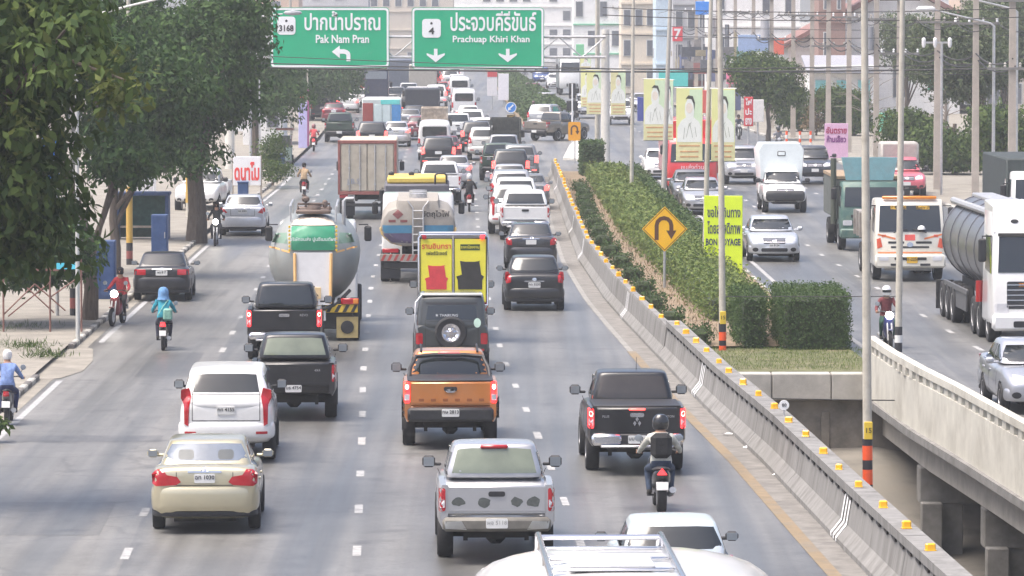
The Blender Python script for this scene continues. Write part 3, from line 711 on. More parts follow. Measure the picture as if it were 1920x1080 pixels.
    for t, sg in zip(tl, (1, -1)):
        if on: v.decal('bulb', BULB, ell(sg * (x0 + x1) / 2, z1 - .1, .035, .05, 10), 'R', .024, .02, parent=t)
        v.decal('reverse_lamp', WHITELENS, rrect(sg * (x0 + .012) if sg > 0 else sg * (x1 - .012), z0 + .06, sg * (x1 - .012) if sg > 0 else sg * (x0 + .012), z0 + .18, .01), 'R', .026, .02, parent=t)
    v.decal('gate_handle', CHROME if chrome_handle else BLACKP, rrect(-.13, gz1 - .17, .13, gz1 - .09, .03), 'R', .02, .03)
    if brake3 is not None:
        bm = B(); box(bm, (0, cab0 + .17, H - .055), (.44, .1, .06), .02); v.add('brake_light', bm, BRAKE_ON if brake3 else TAIL, False)
    if cover:
        bm = B(); box(bm, (0, (e + cab0) / 2, rail + .012), (2 * gx + .06, cab0 - e - .14, .03), .01); v.add('tonneau_cover', bm, BLACKP)
    if canopy:
        cm = v.add('canopy', cabin(e + .05, cab0 - .02, e + .34, cab0 - .03, W * .93, W * .76, rail - .04, canopy, .02, .02), p)
        v.decal('rear_window', glass or GLASS, [(-W * .76, rail + .1), (W * .76, rail + .1), (W * .66, canopy - .1), (-W * .66, canopy - .1)], 'R', .012, .02)
        for d in 'LP': v.decal('side_window', GLASS, [(e + .35, rail + .08), (cab0 - .2, rail + .08), (cab0 - .25, canopy - .12), (e + .5, canopy - .12)], d, .006, .02)
    v.mirrors(W * .95, wb * .70, belt + .14, .21, .19, mir or BLACKP)
    front_face(v, W, hood - .17, hood - .2, .55, lw=.3, lh=.2, plate=fplate, lit=lit)
    v.wheels((0, wb), W - .13, r, .25)
    return v
def frame_at(px, py, rz=None, z=0.):
    p = G(px, py, z); return p
def heading(Y, opp=False):
    f = MEDR if opp else LINEA
    return math.atan2(-(f(Y + 6) - f(Y - 6)), 12)
VEHICLES = []
def place(root, px, py, label, cat, group=None, opp=False, off=0., rz=None, sc=(1, 1, 1), z=0.):
    """put a vehicle with its rear axle (front axle when oncoming) on the ground seen at a photo pixel"""
    p = G(px, py); a = heading(p.y, opp) if rz is None else rz
    if opp and rz is None: a += math.pi
    root.rotation_euler = (0, 0, a); root.scale = sc
    d = Vector((-math.sin(a), math.cos(a), 0)) * off
    root.location = (p.x - d.x, p.y - d.y, z)
    tag(root, label, cat, group); VEHICLES.append(root); return root
HEADR = M('seat_behind_glass', (.075, .085, .09), .3, var=.1)
QUEUE = 'vehicles heading away in the queue'; ONC = 'oncoming vehicles'
# ---------------------------------------------------------------- near vehicles
GOLD = ('champagne', (.54, .49, .34), .55, .32); WHT = ('white', (.78, .78, .77)); BLK = ('black', (.010, .010, .012), .0, .35, .45); SLV = ('silver', (.50, .50, .51), .6, .34)
ORG = ('orange', (.60, .22, .055), .35, .32); GRY = ('grey', (.22, .225, .23), .5, .35); RED = ('red', (.42, .02, .02), .2, .35); MAR = ('maroon', (.16, .02, .03), .3, .35); BLU = ('blue', (.03, .08, .3), .3, .35)
ICE = ('ice_white', (.66, .74, .76), .2, .3); BRZ = ('bronze', (.26, .23, .19), .55, .36); DBL = ('dark_blue', (.03, .045, .08), .3, .35); DGR = ('dark_green', (.03, .06, .04), .2, .5); TEAL = ('teal', (.10, .30, .31), .1, .45)
GLASS_B = M('blue_grey_glass', (.15, .18, .23), .22, var=.25, scale=1.0, coat=.2)
c = saloon('sedan', GOLD, W=.895, ro=1.05, wb=2.72, fo=.98, H=1.50, belt=.99, deck=1.12, hood=.99, platez=.93, ptxt='ฉท 1030', glass=GLASS_B, r=.325, bz=(.38, .80),
    tail=[(.80, .80), (.865, .84), (.872, 1.0), (.79, 1.07), (.69, 1.08), (.62, .985), (.45, .955), (.39, .87), (.47, .82)])
place(c, 388, 990, 'champagne gold sedan with red wedge tail lights, bottom left of the traffic', 'car', QUEUE)
SEDAN = c
v = suv('sport_utility', WHT, W=.915, H=1.80, ptxt='กท 4155', platez=1.02, mat_low=None, gl=(1.36, 1.68, .63, .57), slope=.34, bz=(.47, .80),
    tail=[(.70, 1.44), (.855, 1.40), (.86, 1.25), (.80, 1.12), (.79, .76), (.715, .72), (.70, 1.08), (.66, 1.28)], rails=False)
place(v.root, 427, 861, 'white sport utility vehicle with long drooping red tail lights, behind the gold sedan', 'car', QUEUE)
SUVW = v
v = pickup('pickup_truck', BLK, W=.90, H=1.72, rail=1.24, ptxt='บธ 4754', platez=.70, bum=('none', .55, .6), glass=GLASS_G, tail=(.80, .895, .84, 1.2))
letter(v.root, '4X4', .07, (.5, -1.29, 1.08), STEEL)
place(v.root, 552, 782, 'black pickup with pale greenish rear window beside the white sport utility vehicle', 'pickup', QUEUE)
PKB = v
v = pickup('pickup_truck', BLK, W=.915, H=1.82, rail=1.28, ptxt='', platez=.66, bum=('chrome', .55, .72), on=True, tail=(.80, .905, .86, 1.26), chrome_handle=True, lift=.05)
letter(v.root, 'REVO', .08, (.48, -1.29, 1.14), STEEL)
place(v.root, 535, 672, 'black pickup with lit red tail lights right behind the grey bulk tanker', 'pickup', QUEUE)
v = pickup('pickup_truck', ORG, W=.935, H=1.83, rail=1.34, belt=1.24, hood=1.2, ptxt='กษ 2813', platez=.74, bum=('dark', .56, .84), on=True, tail=(.79, .91, .92, 1.34), brake3=True, lift=.08, gate=(.86, None), cover=True, r=.39, glass=GLASS, gwide=1.12)
for sg in (1, -1):
    bm = B(); tube(bm, [(sg * .56, .62, 1.80), (sg * .56, .75, 1.88), (sg * .56, 1.5, 1.88), (sg * .56, 1.6, 1.8)], .022, 6); v.add('roof_rail', bm, BLACKP, False)
    bm = B(); tube(bm, [(sg * .8, -.15, 1.33), (sg * .78, .12, 1.5), (sg * .66, .34, 1.72), (sg * .3, .38, 1.75), (0, .38, 1.75)], .04, 8); v.add('sports_bar', bm, BLACKP, False)
    v.decal('wheel_flare', M('flare_plastic', (.06, .055, .05), .6), [(sg * .9, .62), (sg * .955, .62), (sg * .955, 1.05), (sg * .9, 1.0)], 'R', .01, .03)
v.decal('emblem', CHROME, ell(0, 1.16, .10, .04), 'R', .02, .02)
for i in range(6): v.decal('stamped_letter', M('dark_orange', (.30, .10, .03), .5), rrect(-.62 + i * .235, .955, -.52 + i * .235, 1.01, .01), 'R', .014, .02)
place(v.root, 843, 833, 'orange pickup with lit red brake light above its black rear window', 'pickup', QUEUE)
v = pickup('pickup_truck', SLV, W=.92, H=1.74, rail=1.25, belt=1.17, ptxt='', platez=.66, bum=('silver', .53, .75), tail=(.80, .905, .84, 1.2), glass=GLASS_G, brake3=False, gate=(.78, None))
RUSTP = M('peeled_paint', (.09, .10, .095), .85, var=.3, scale=20)
for cx, cz, rx, rz_ in ((-.60, .985, .115, .075), (-.20, .975, .105, .085), (.31, .985, .095, .08), (.58, .985, .12, .08)):
    v.decal('peeled_patch', RUSTP, [(cx + rx * (.72 + .4 * rnd.random()) * math.cos(a), cz + rz_ * (.72 + .4 * rnd.random()) * math.sin(a)) for a in [2 * math.pi * k / 13 for k in range(13)]], 'R', .003, .012)
letter(v.root, 'ผจ 5118', .09, (0, -1.43, .67), M('faded_ink', (.35, .35, .33), .7), depth=.002)
place(v.root, 928, 1042, 'silver pickup with four dark peeled patches across its tailgate', 'pickup', QUEUE)
v = pickup('pickup_truck', BLK, W=.91, H=1.80, rail=1.27, belt=1.2, ptxt='บบ 1424', platez=.68, bum=('chrome', .56, .78), on=True, tail=(.80, .905, .88, 1.25), chrome_handle=True, lift=.06, cover=True, r=.385, glass=M('brown_black_glass', (.05, .042, .036), .1, coat=.5))
bm = B(); box(bm, (0, -1.30, 1.235), (.3, .04, .035), .01); v.add('brake_light', bm, BRAKE_ON, False)
for a in (90, 210, 330):
    dx, dz = .05 * math.cos(R(a)), .05 * math.sin(R(a)); v.decal('emblem', CHROME, [(dx, 1.0 + dz + .05), (dx + .032, 1.0 + dz), (dx, 1.0 + dz - .05), (dx - .032, 1.0 + dz)], 'R', .016, .02)
bm = B(); cyl(bm, (.1, 1.1, 1.78), (.1, .95, 2.05), .006, .004, 5); v.add('antenna', bm, BLACKP, False)
for sg in (1, -1): letter(v.root, 'TRITON' if sg > 0 else 'PLUS', .06, (sg * .58, -1.29, 1.1), STEEL)
place(v.root, 1188, 880, 'black pickup with chrome bumper and lit tail lights ahead of the motorcyclist', 'pickup', QUEUE)
PKBLK = v
c = saloon('hatchback', BLK, W=.85, ro=.62, wb=2.46, fo=.78, H=1.53, belt=1.0, deck=1.06, hood=1.02, hatch=True, platez=.74, ptxt='กต 5530', bz=(.36, .66), r=.31,
    tail=[(.66, .82), (.79, .78), (.835, .92), (.82, 1.1), (.74, 1.12), (.66, 1.0)], gtop=1.42)
place(c, 1001, 581, 'black hatchback with empty road behind it in the median lane', 'car', QUEUE)
HATCH = c
c = saloon('sedan', ('dark_grey', (.04, .04, .045), .4, .32), W=.85, ro=.95, wb=2.55, fo=.85, H=1.47, belt=.95, deck=1.08, hood=.97, platez=.9, ptxt='', tail=[(.62, .80), (.8, .82), (.83, 1.0), (.72, 1.05), (.62, .95)])
place(c, 995, 503, 'dark grey sedan just ahead of the black hatchback', 'car', QUEUE)
SEDG = c
v = pickup('pickup_truck', WHT, W=.915, H=1.80, rail=1.26, canopy=1.82, bum=('chrome', .55, .72), on=False, tail=(.80, .905, .86, 1.22), ptxt='', platez=.62, lift=.05)
place(v.root, 984, 449, 'white pickup with white canopy ahead of the dark grey sedan', 'pickup', QUEUE)
PKCAN = v
c = saloon('hatchback', ICE, W=.86, ro=.7, wb=2.5, fo=.8, H=1.50, belt=.98, deck=1.04, hood=1.0, hatch=True, platez=.8, tail=[(.66, .82), (.79, .8), (.83, .95), (.8, 1.05), (.68, 1.03)], r=.31, mir=BLACKP)
place(c, 1262, 1172, 'pale icy white car half hidden behind the white coach roof', 'car', QUEUE)
# dark boxy four wheel drive with spare wheel
v = suv('off_roader', ('dark_grey_green', (.045, .05, .05), .2, .45), W=.885, H=1.86, belt=1.2, hood=1.15, boxy=True, slope=.12, ptxt=None, platez=.8, bz=(.46, .66), mat_low=BLACKP, gl=(1.30, 1.62, .60, .56), tail=rrect(.68, .72, .84, .98, .03), r=.38)
bm = B(); lathe(bm, [(.18, .02), (.36, .0), (.385, -.08), (.385, -.16), (.34, -.22), (.22, -.2), (.2, -.12)], 'y', (-.02, -1.02, 1.0), 26); sp = v.add('spare_tyre', bm, RUBBER, False)
bm = B(); lathe(bm, [(.20, -.10), (.22, -.20), (.19, -.2), (.12, -.15), (.05, -.2), (.02, -.2)], 'y', (-.02, -1.02, 1.0), 20)
for k in range(8):
    a = 2 * math.pi * k / 8; box(bm, (-.02 + .12 * math.cos(a), -1.2, 1.0 + .12 * math.sin(a)), (.14, .03, .035), ry=-a)
ob('wheel_rim', bm, CHROME, sp)
letter(v.root, '★ THAIRUNG', .085, (-.12, -1.06, 1.40), WHITEP)
v.decal('side_frame', BLACKP, [(-.6, 1.66), (.6, 1.66), (.6, 1.7), (-.6, 1.7)], 'R', .01, .02)
v.decal('sticker', M('pale_green_sticker', (.5, .66, .55), .5), ell(.60, 1.22, .085, .11), 'R', .02, .01)
bm = B(); tube(bm, [(-.8, -1.06, 1.0), (-.86, -1.08, 1.3), (-.84, -.98, 1.7), (-.7, -.9, 1.86)], .025, 6); v.add('guard_tube', bm, STEEL, False)
bm = B(); box(bm, (0, -.6, 1.87), (1.45, .5, .04), .01); v.add('roof_board', bm, M('pale_board', (.5, .5, .48), .6), False)
place(v.root, 846, 697, 'dark boxy off-roader with chrome spare wheel on its rear door', 'car', QUEUE)
OFFR = v
# old black sedan parked on the left, silver sedan farther on
c = saloon('sedan', ('faded_black', (.014, .014, .018), .0, .4, .4), W=.84, ro=1.0, wb=2.45, fo=.85, H=1.38, belt=.9, deck=1.0, hood=.9, platez=.84, ptxt='ษร 8 7', r=.3, tail=rrect(.46, .78, .80, .94, .02), bz=(.34, .72))
place(c, 306, 562, 'old black sedan parked at the left kerb', 'car', 'vehicles at the left kerb')
c = saloon('sedan', ('bright_silver', (.62, .63, .66), .5, .33), W=.85, ro=.95, wb=2.6, fo=.85, H=1.5, belt=.97, deck=1.1, hood=.98, platez=.92, ptxt='ขล 3301', tail=[(.56, .88), (.74, .84), (.835, .94), (.82, 1.06), (.72, 1.06)])
place(c, 457, 441, 'silver sedan parked at the left kerb beyond the old black sedan', 'car', 'vehicles at the left kerb')
SEDS = c
# plain white van, stands far up the road
v = Veh('passenger_van'); p = paint('van_white', (.80, .80, .80)); W = .92; L0, L1 = -1.2, 3.9
def vanring(y, w_, zb, zt, kk=.80):
    h = [(0, zb), (w_ * .9, zb), (w_, zb + .25), (w_ * 1.0, zb + .75), (w_ * .96, zb + (zt - zb) * .62), (w_ * .90, zt - .16), (w_ * kk, zt - .045), (w_ * .4, zt - .008), (0, zt)]
    return [(x, y, z) for x, z in h] + [(-x, y, z) for x, z in h[-2:0:-1]]
def vanbody(H=2.2):
    bm = B(); loft(bm, [vanring(L0, W * .9, .45, H - .22), vanring(L0 + .05, W * .97, .36, H - .08), vanring(L0 + .4, W, .3, H - .02), vanring(.5, W, .3, H), vanring(2.2, W, .3, H - .01), vanring(2.75, W, .3, H - .1), vanring(3.3, W, .3, 1.5), vanring(3.7, W * .96, .32, 1.12), vanring(L1, W * .85, .42, .95)])
    cut = B()
    for a in (0, 2.57):
        for s_ in (-1, 1): lathe(cut, [(.4, s_ * .5), (.4, s_ * 1.3)], 'x', (0, a, .34), 24)
    return evalmods(bm, 1, cut)
VH = 2.2
v.add('body', vanbody(), p)
bm = B(); box(bm, (0, 1.3, .45), (1.1, 4.4, .4)); v.add('underbody', bm, DARKM, False)
v.add('bumper', bumper(W, L0 + .02, .4, .62, .05, .7, .03), p)
v.decal('rear_window', GLASS, rrect(-.66, 1.28, .66, 1.85, .08), 'R', .008, .02)
v.decal('windscreen', GLASS, [(-.8, 1.3), (.8, 1.3), (.66, 1.95), (-.66, 1.95)], 'F', .008, .02)
for d in 'LP':
    for y0, y1 in ((-.9, .15), (.25, 1.35), (1.45, 2.5)): v.decal('side_window', GLASS, rrect(y0, 1.2, y1, 1.75, .06), d, .006, .02)
lights(v, rrect(.78, .8, .9, 1.2, .03), False)
v.plate('30-0175', 0, .75); front_face(v, W, .95, .9, .5)
v.wheels((0, 2.57), W - .13, .34, .2); v.mirrors(W, 2.55, 1.35, .2, .26)
VAN = v
# white coach at the bottom edge: only its crowned roof with rack and hatch is in view
v = Veh('coach'); p = paint('coach_white', (.72, .72, .72)); W = 1.25; CH = 4.28; L0, L1 = -2.6, 8.6
def coachring(y, w_, zb, zt):
    h = [(0, zb), (w_ * .95, zb), (w_, zb + .2), (w_, zb + (zt - zb) * .5), (w_ * .985, zt - .62), (w_ * .93, zt - .30), (w_ * .8, zt - .12), (w_ * .5, zt - .025), (w_ * .25, zt), (0, zt)]
    return [(x, y, z) for x, z in h] + [(-x, y, z) for x, z in h[-2:0:-1]]
bm = B(); loft(bm, [coachring(L0, W * .93, .5, CH - .3), coachring(L0 + .12, W * .99, .4, CH - .08), coachring(L0 + .6, W, .36, CH - .01), coachring(2, W, .36, CH), coachring(6, W, .36, CH), coachring(7.7, W, .36, CH - .03), coachring(8.25, W * .98, .36, CH - .14), coachring(8.5, W * .95, .4, CH - .4), coachring(L1, W * .9, .5, CH - .75)])
cut = B()
for a_ in (0, 6.2):
    for s_ in (-1, 1): lathe(cut, [(.58, s_ * .6), (.58, s_ * 1.6)], 'x', (0, a_, .5), 24)
v.add('body', evalmods(bm, 1, cut), p)
bm = B(); box(bm, (0, 3, .6), (1.6, 10, .5)); v.add('underbody', bm, DARKM, False)
v.decal('rear_window', GLASS, rrect(-.95, 2.9, .95, 3.7, .1), 'R', .01, .02)
v.decal('windscreen', GLASS, rrect(-1.05, 1.3, 1.05, 3.4, .1), 'F', .01, .02)
for d in 'LP':
    for k in range(6): v.decal('side_window', GLASS, rrect(-2.2 + k * 1.65, 2.6, -.65 + k * 1.65, 3.5, .06), d, .008, .02)
lights(v, rrect(.95, 1.1, 1.15, 1.7, .03), False); v.plate('30-0175', 0, 1.0)
v.wheels((0, 6.2), 1.08, .5, .28, True, dual=(0,))
for sg, c_ in ((1, .30), (-1, -.62)):
    xx = c_
    bm = B(); tube(bm, [(xx, -1.6, CH - .03), (xx, -1.5, CH + .05), (xx, 4.0, CH + .06), (xx, 7.5, CH + .06), (xx, 7.75, CH + .03), (xx, 7.85, CH - .12)], .022, 8); o = v.add('rack_rail', bm, CHROME, False)
    for yy in (0, 2, 4, 6, 7.2):
        bm = B(); cyl(bm, (xx, yy, CH - .04), (xx, yy, CH + .06), .016, n=6); ob('rack_post', bm, CHROME, o)
for k in range(12):
    bm = B(); box(bm, (-.16, -1 + k * .78, CH + .015), (.9, .07, .025), .008); v.add('rack_slat', bm, CHROME, False)
bm = B(); tube(bm, [(-.62, 7.4, CH + .05), (.30, 7.4, CH + .05)], .016, 8); v.add('rack_crossbar', bm, CHROME, False)
bm = B(); box(bm, (-.16, 5.6, CH + .03), (.62, .7, .06), .02); v.add('roof_hatch', bm, p, False)
for sg in (1, -1): v.decal('roof_seam', M('seam_grey', (.42, .42, .42), .6), [(sg * 1.03, L0 + .4), (sg * 1.05, L0 + .4), (sg * 1.05, 7.6), (sg * 1.03, 7.6)], 'T', .006, .02)
COACH = v
_p = G(1158, 1022, CH - .1); _a = heading(_p.y)
v.root.rotation_euler = (0, 0, _a); v.root.location = (_p.x + math.sin(_a) * 8.1, _p.y - math.cos(_a) * 8.1, 0)
v.root.scale = (1.12, 1, 1); tag(v.root, 'white coach at the bottom edge, only its roof with chrome rack in view', 'bus')

# ---------------------------------------------------------------- trucks
HAZY = M('hazard_yellow', (.72, .48, .04), .5, var=.15, dirt=(.2, .17, .12, .5)); HAZK = M('hazard_black', (.03, .03, .03), .6)
REDW = M('hazard_red', (.38, .06, .05), .6, var=.2); DIRTYW = M('dirty_white', (.31, .285, .25), .6, var=.12, scale=3, dirt=(.3, .26, .2, .6), dscale=2)
TANKG = M('tank_grey', (.29, .31, .30), .42, .1, var=.1, scale=1.5, dirt=(.25, .23, .2, .5), dscale=1.5)
def chassis(v, y0, y1, zt=1.0, w=.45):
    bm = B()
    for sg in (1, -1): box(bm, (sg * w, (y0 + y1) / 2, zt - .14), (.1, y1 - y0, .26))
    for k in range(5): box(bm, (0, y0 + (y1 - y0) * (k + .5) / 5, zt - .14), (2 * w, .12, .2))
    v.add('chassis', bm, DARKM, False)
def cabover(v, yf, W, zb, H, mat, zw0, zw1, ln=1.75, name='cab', hood=0.):
    prof = [(yf - .1, zb), (yf, zb + .12), (yf + .02, zb + .6), (yf - .02, zw0 - .05), (yf - .12, (zw0 + zw1) / 2), (yf - .26, zw1 + .04), (yf - .42, H), (yf - ln + .05, H), (yf - ln, H - .1), (yf - ln, zb)]
    rings = []
    for x, k in ((-W, .94), (-W * .97, .985), (-W * .91, 1), (W * .91, 1), (W * .97, .985), (W, .94)):
        cy, cz = yf - ln / 2, (zb + H) / 2
        bk = .13 if abs(x) > W * .985 else .035 if abs(x) > W * .95 else 0
        rings.append([(x * (1 - .045 * max(0, (z - zw0) / (H - zw0))), cy + (y - cy) * k - (bk if y > cy else 0), cz + (z - cz) * (k if abs(x) > W * .9 else 1)) for y, z in prof])
    bm = B(); loft(bm, rings); o = v.add(name, bm, mat)
    v.decal('windscreen', GLASS, [(-W * .88, zw0), (W * .88, zw0), (W * .84, zw1), (-W * .84, zw1)], 'F', .02, .04)
    for d in 'LP': v.decal('side_window', GLASS, [(yf - ln * .75, zw0 + .02), (yf - .2, zw0 - .05), (yf - .38, zw1), (yf - ln * .75, zw1)], d, .008, .02)
    return o
def truck_mirror(v, x, y, z, h=.42):
    for sg in (1, -1):
        bm = B(); box(bm, (sg * (x + .2), y, z), (.2, .1, h), .04); m = ob('door_mirror', bm, BLACKP, v.root)
        bm = B(); tube(bm, [(sg * x * .96, y - .1, z + h * .6), (sg * (x + .2), y, z + h * .6), (sg * (x + .2), y, z + h * .4)], .018, 5); ob('mirror_arm', bm, BLACKP, m)
def hazard(v, x0, x1, z0, z1, y, ca, cb, n, name='hazard_board', tk=.04):
    bm = B(); box(bm, ((x0 + x1) / 2, y, (z0 + z1) / 2), (x1 - x0, tk, z1 - z0), .008); o = v.add(name, bm, ca, False)
    st = (x1 - x0) / n
    for k in range(n):
        a = x0 + st * (k + .1); bm = B(); s_ = min(st * .5, z1 - z0) 
        extr(bm, [(a, z0 + .01), (a + st * .45, z0 + .01), (min(x1, a + st * .45 + s_), z1 - .01), (min(x1 - .01, a + s_), z1 - .01)], 'xz', y - tk / 2 - .006, y - tk / 2 + .002); ob('hazard_stripe', bm, cb, o)
    return o
# grey bulk tanker
v = Veh('bulk_tanker'); chassis(v, -.7, 8.2, 1.05)
bm = B(); lathe(bm, [(.30, -.62), (.62, -.60), (.88, -.45), (1.08, -.1), (1.17, .5), (1.18, 1.6), (1.18, 4.6), (1.1, 5.4), (.75, 5.8), (.3, 5.9)], 'y', (0, 0, 2.08), 40); v.add('tank', bm, TANKG)
GRN = M('green_panel', (.03, .24, .13), .4, var=.06); YOR = M('orange_trim', (.75, .45, .18), .5, var=.1)
gp = v.decal('sign_panel', GRN, rrect(-.56, 2.34, .56, 2.95, .06), 'R', .05, .1, cuts=4)
letter(gp[0], 'บริษัทขนส่ง ปูนซีเมนต์ผง', .12, (0, -.72, 2.62), WHITEP, bold=.01)
v.decal('top_cap', M('cream_cap', (.72, .60, .48), .5, var=.1), [(-.56, 2.97), (.56, 2.97), (.5, 3.08), (.3, 3.17), (-.3, 3.17), (-.5, 3.08)], 'R', .04, .08, cuts=4)
for sg in (1, -1):
    v.decal('tank_stripe', YOR, [(sg * .6, 2.26), (sg * 1.14, 2.40), (sg * 1.14, 2.44), (sg * .6, 2.31)], 'R', .006, .02, cuts=4)
    v.decal('tank_band', M('tank_green', (.17, .26, .2), .4), [(sg * .66, 2.5), (sg * 1.07, 2.52), (sg * .98, 2.75), (sg * .68, 2.78)], 'R', .005, .02, cuts=4)
    for k in range(7):
        bm = B(); box(bm, (sg * .605, -.66, 2.34 + k * .1), (.05, .06, .065), .006); v.add('reflective_tab', bm, HAZY, False)
bm = B(); loft(bm, [[(x, -.68, 2.28) for x in (-.50, .50)] + [(x, -.5, 2.28) for x in (.50, -.50)], [(x, -.86, .94) for x in (-.46, .46)] + [(x, -.72, .94) for x in (.46, -.46)]]); ch = v.add('chute_cover', bm, M('white_cover', (.62, .62, .62), .5, var=.05))
for sg in (1, -1):
    bm = B(); tube(bm, [(sg * .47, -.72, 2.26), (sg * .45, -.89, .98)], .045, 6); ob('trim_strip', bm, YOR, ch)
bm = B(); box(bm, (.04, -.90, 1.25), (.34, .02, .3), .01); s_ = ob('warning_sign', bm, M('pale_orange_sign', (.75, .55, .3), .5), ch)
bm = B(); extr(bm, [(-.07, 1.17), (.15, 1.17), (.04, 1.31)], 'xz', -.92, -.911); ob('warning_triangle', bm, INK, s_)
for sg in (1, -1):
    bm = B(); box(bm, (sg * .95, -.78, 1.03), (.46, .1, .16), .02); o = v.add('tail_light', bm, TAIL, False)
    bm = B(); box(bm, (sg * 1.1, -.835, 1.03), (.13, .02, .13), .01); ob('indicator', bm, AMBERLENS, o)
    bm = B(); box(bm, (sg * .88, -.7, .35), (.56, .03, .55), .01); o = v.add('mud_flap', bm, M('flap_yellow', (.42, .33, .14), .7, var=.2), False)
    bm = B(); lathe(bm, [(.17, -.02), (.12, -.025)], 'y', (sg * .88, -.715, .36), 16); ob('flap_emblem', bm, BLACKP, o)
    bm = B(); tube(bm, [(sg * .58, .0, 3.05), (sg * .6, .0, 3.42), (sg * .6, 1.4, 3.46), (sg * .6, 3.8, 3.46), (sg * .6, 3.9, 3.1)], .03, 6); v.add('handrail', bm, STEEL, False)
bm = B(); box(bm, (0, -.5, .62), (2.1, .3, .62), .03); v.add('rear_frame', bm, DARKM, False)
hazard(v, -1.15, 1.15, .74, .95, -.76, HAZY, HAZK, 11, tk=.06)
bm = B(); box(bm, (.2, -.83, .66), (.26, .03, .26), .01); pl = v.add('license_plate', bm, PLATE, False); letter(pl, '70', .14, (.2, -.85, .68), INK)
for y_ in (0.2, 2.0):
    bm = B(); box(bm, (0, y_, 3.30), (.9, .7, .1), .03); cyl(bm, (0, y_, 3.32), (0, y_, 3.42), .2, .18, 16); v.add('hatch', bm, M('brown_iron', (.16, .12, .1), .7, .3), False)
bm = B(); tube(bm, [(-.4, .2, 3.35), (-.4, .2, 3.5), (.42, .2, 3.5), (.42, .2, 3.35)], .03, 7); tube(bm, [(-.2, .3, 3.4), (-.2, .3, 3.7), (-.3, .3, 3.72)], .035, 6); box(bm, (-.2, .2, 3.62), (.2, .14, .14), .04); box(bm, (.3, .2, 3.5), (.14, .14, .2), .04); v.add('valve_pipe', bm, M('brown_iron', (.16, .12, .1), .7, .3), False)
bm = B(); tube(bm, [(.78, .6, 2.9), (.78, .6, 3.55), (.85, .6, 3.62), (1.05, .6, 3.62)], .05, 8); v.add('vent_pipe', bm, STEEL, False)
bm = B(); tube(bm, [(.95, -.5, 1.3), (.6, -.75, .95), (.2, -.9, .82)], .045, 6); v.add('hose', bm, BLACKP, False)
bm = B(); tube(bm, [(-.85, -.5, 1.35), (-.62, -.7, 1.0)], .07, 6); v.add('hose', bm, STEEL, False)
cabover(v, 8.8, 1.08, .6, 2.75, paint(*WHT), 1.85, 2.55); truck_mirror(v, 1.16, 8.3, 2.35)
v.wheels((0, 1.35, 7.8), 1.05, .5, .28, True, dual=(0, 1.35))
place(v.root, 588, 636, 'grey bulk tanker with green panel and white chute cover', 'truck', QUEUE)
# blue striped oil tanker
v = Veh('oil_tanker'); chassis(v, -1.2, 6.4, 1.1)
prof = [(.63, 2.76), (.68, 2.5), (.95, 2.4), (1.12, 2.15), (1.17, 1.85), (1.1, 1.55), (.85, 1.32), (.5, 1.22)]
ring = prof + [(-x, z) for x, z in prof[::-1]]
cz = 1.95
bm = B(); loft(bm, [[(x * k, y_, cz + (z - cz) * k) for x, z in ring] for y_, k in ((-1.42, .8), (-1.36, .95), (-1.25, 1), (4.6, 1))]); v.add('tank', bm, DIRTYW)
STB = M('stripe_blue', (.05, .19, .31), .45, var=.1); STP = M('stripe_purple', (.09, .07, .13), .5, var=.15)
for sg in (1, -1):
    v.decal('tank_stripe', STB, [(sg * .19, 1.66), (sg * 1.08, 1.66), (sg * 1.1, 1.92), (sg * .19, 1.92)], 'R', .006, .02, cuts=4)
    v.decal('tank_stripe', STP, [(sg * .19, 1.32), (sg * .8, 1.36), (sg * 1.0, 1.5), (sg * 1.08, 1.655), (sg * .19, 1.655)], 'R', .006, .02, cuts=4)
v.decal('hazard_diamond', M('diamond_red', (.22, .07, .07), .6), [(-.62, 2.12), (-.45, 2.28), (-.62, 2.44), (-.79, 2.28)], 'R', .008, .02)
for x_ in (-.8, -.44): v.decal('warning_label', M('diamond_red', (.3, .1, .1), .6), rrect(x_ - .11, 2.02, x_ + .11, 2.1, .01), 'R', .008, .02)
letter(v.root, 'วัตถุไวไฟ', .24, (.55, -1.435, 2.28), INK, bold=.01)
bm = B()
for k in range(16):
    a = math.pi * (1.02 + .96 * k / 15); 
    if abs(math.cos(a)) > .35: box(bm, (1.16 * math.cos(a), -1.3, 1.82 + .62 * math.sin(a)), (.06, .06, .13), .01, ry=-(a - math.pi))
v.add('reflective_band', bm, M('band_yellow', (.7, .5, .2), .5), False)
bm = B()
for sg in (1, -1): tube(bm, [(sg * .16, -1.5, .95), (sg * .16, -1.5, 2.5), (sg * .32, -1.44, 2.72)], .022, 6)
la = v.add('ladder', bm, STEEL, False)
for k in range(6):
    bm = B(); box(bm, (0, -1.5, 1.1 + k * .26), (.3, .05, .04), .008); ob('rung', bm, STEEL, la)
bm = B(); box(bm, (.8, -1.44, 1.5), (.2, .02, .16), .01); pl = v.add('license_plate', bm, PLATE, False)
for sg in (1, -1):
    bm = B(); box(bm, (sg * .85, -1.3, 1.08), (.5, .06, .14), .02); v.add('tail_light', bm, TAIL, False)
    bm = B(); box(bm, (sg * .85, -1.1, .45), (.62, .03, .6), .01); v.add('mud_flap', bm, BLACKP, False)
hazard(v, -1.18, 1.18, .74, .97, -1.32, DIRTYW, REDW, 12, tk=.08)
bm = B(); box(bm, (0, -1.25, .6), (2.2, .1, .22), .02); v.add('under_bar', bm, DARKM, False)
for y_ in (.2, 1.6, 3.0):
    bm = B(); cyl(bm, (0, y_, 2.74), (0, y_, 2.9), .28, n=16); v.add('hatch', bm, STEEL, False)
cabover(v, 6.9, 1.18, .6, 2.7, paint(*WHT), 1.75, 2.5); truck_mirror(v, 1.2, 6.3, 2.15)
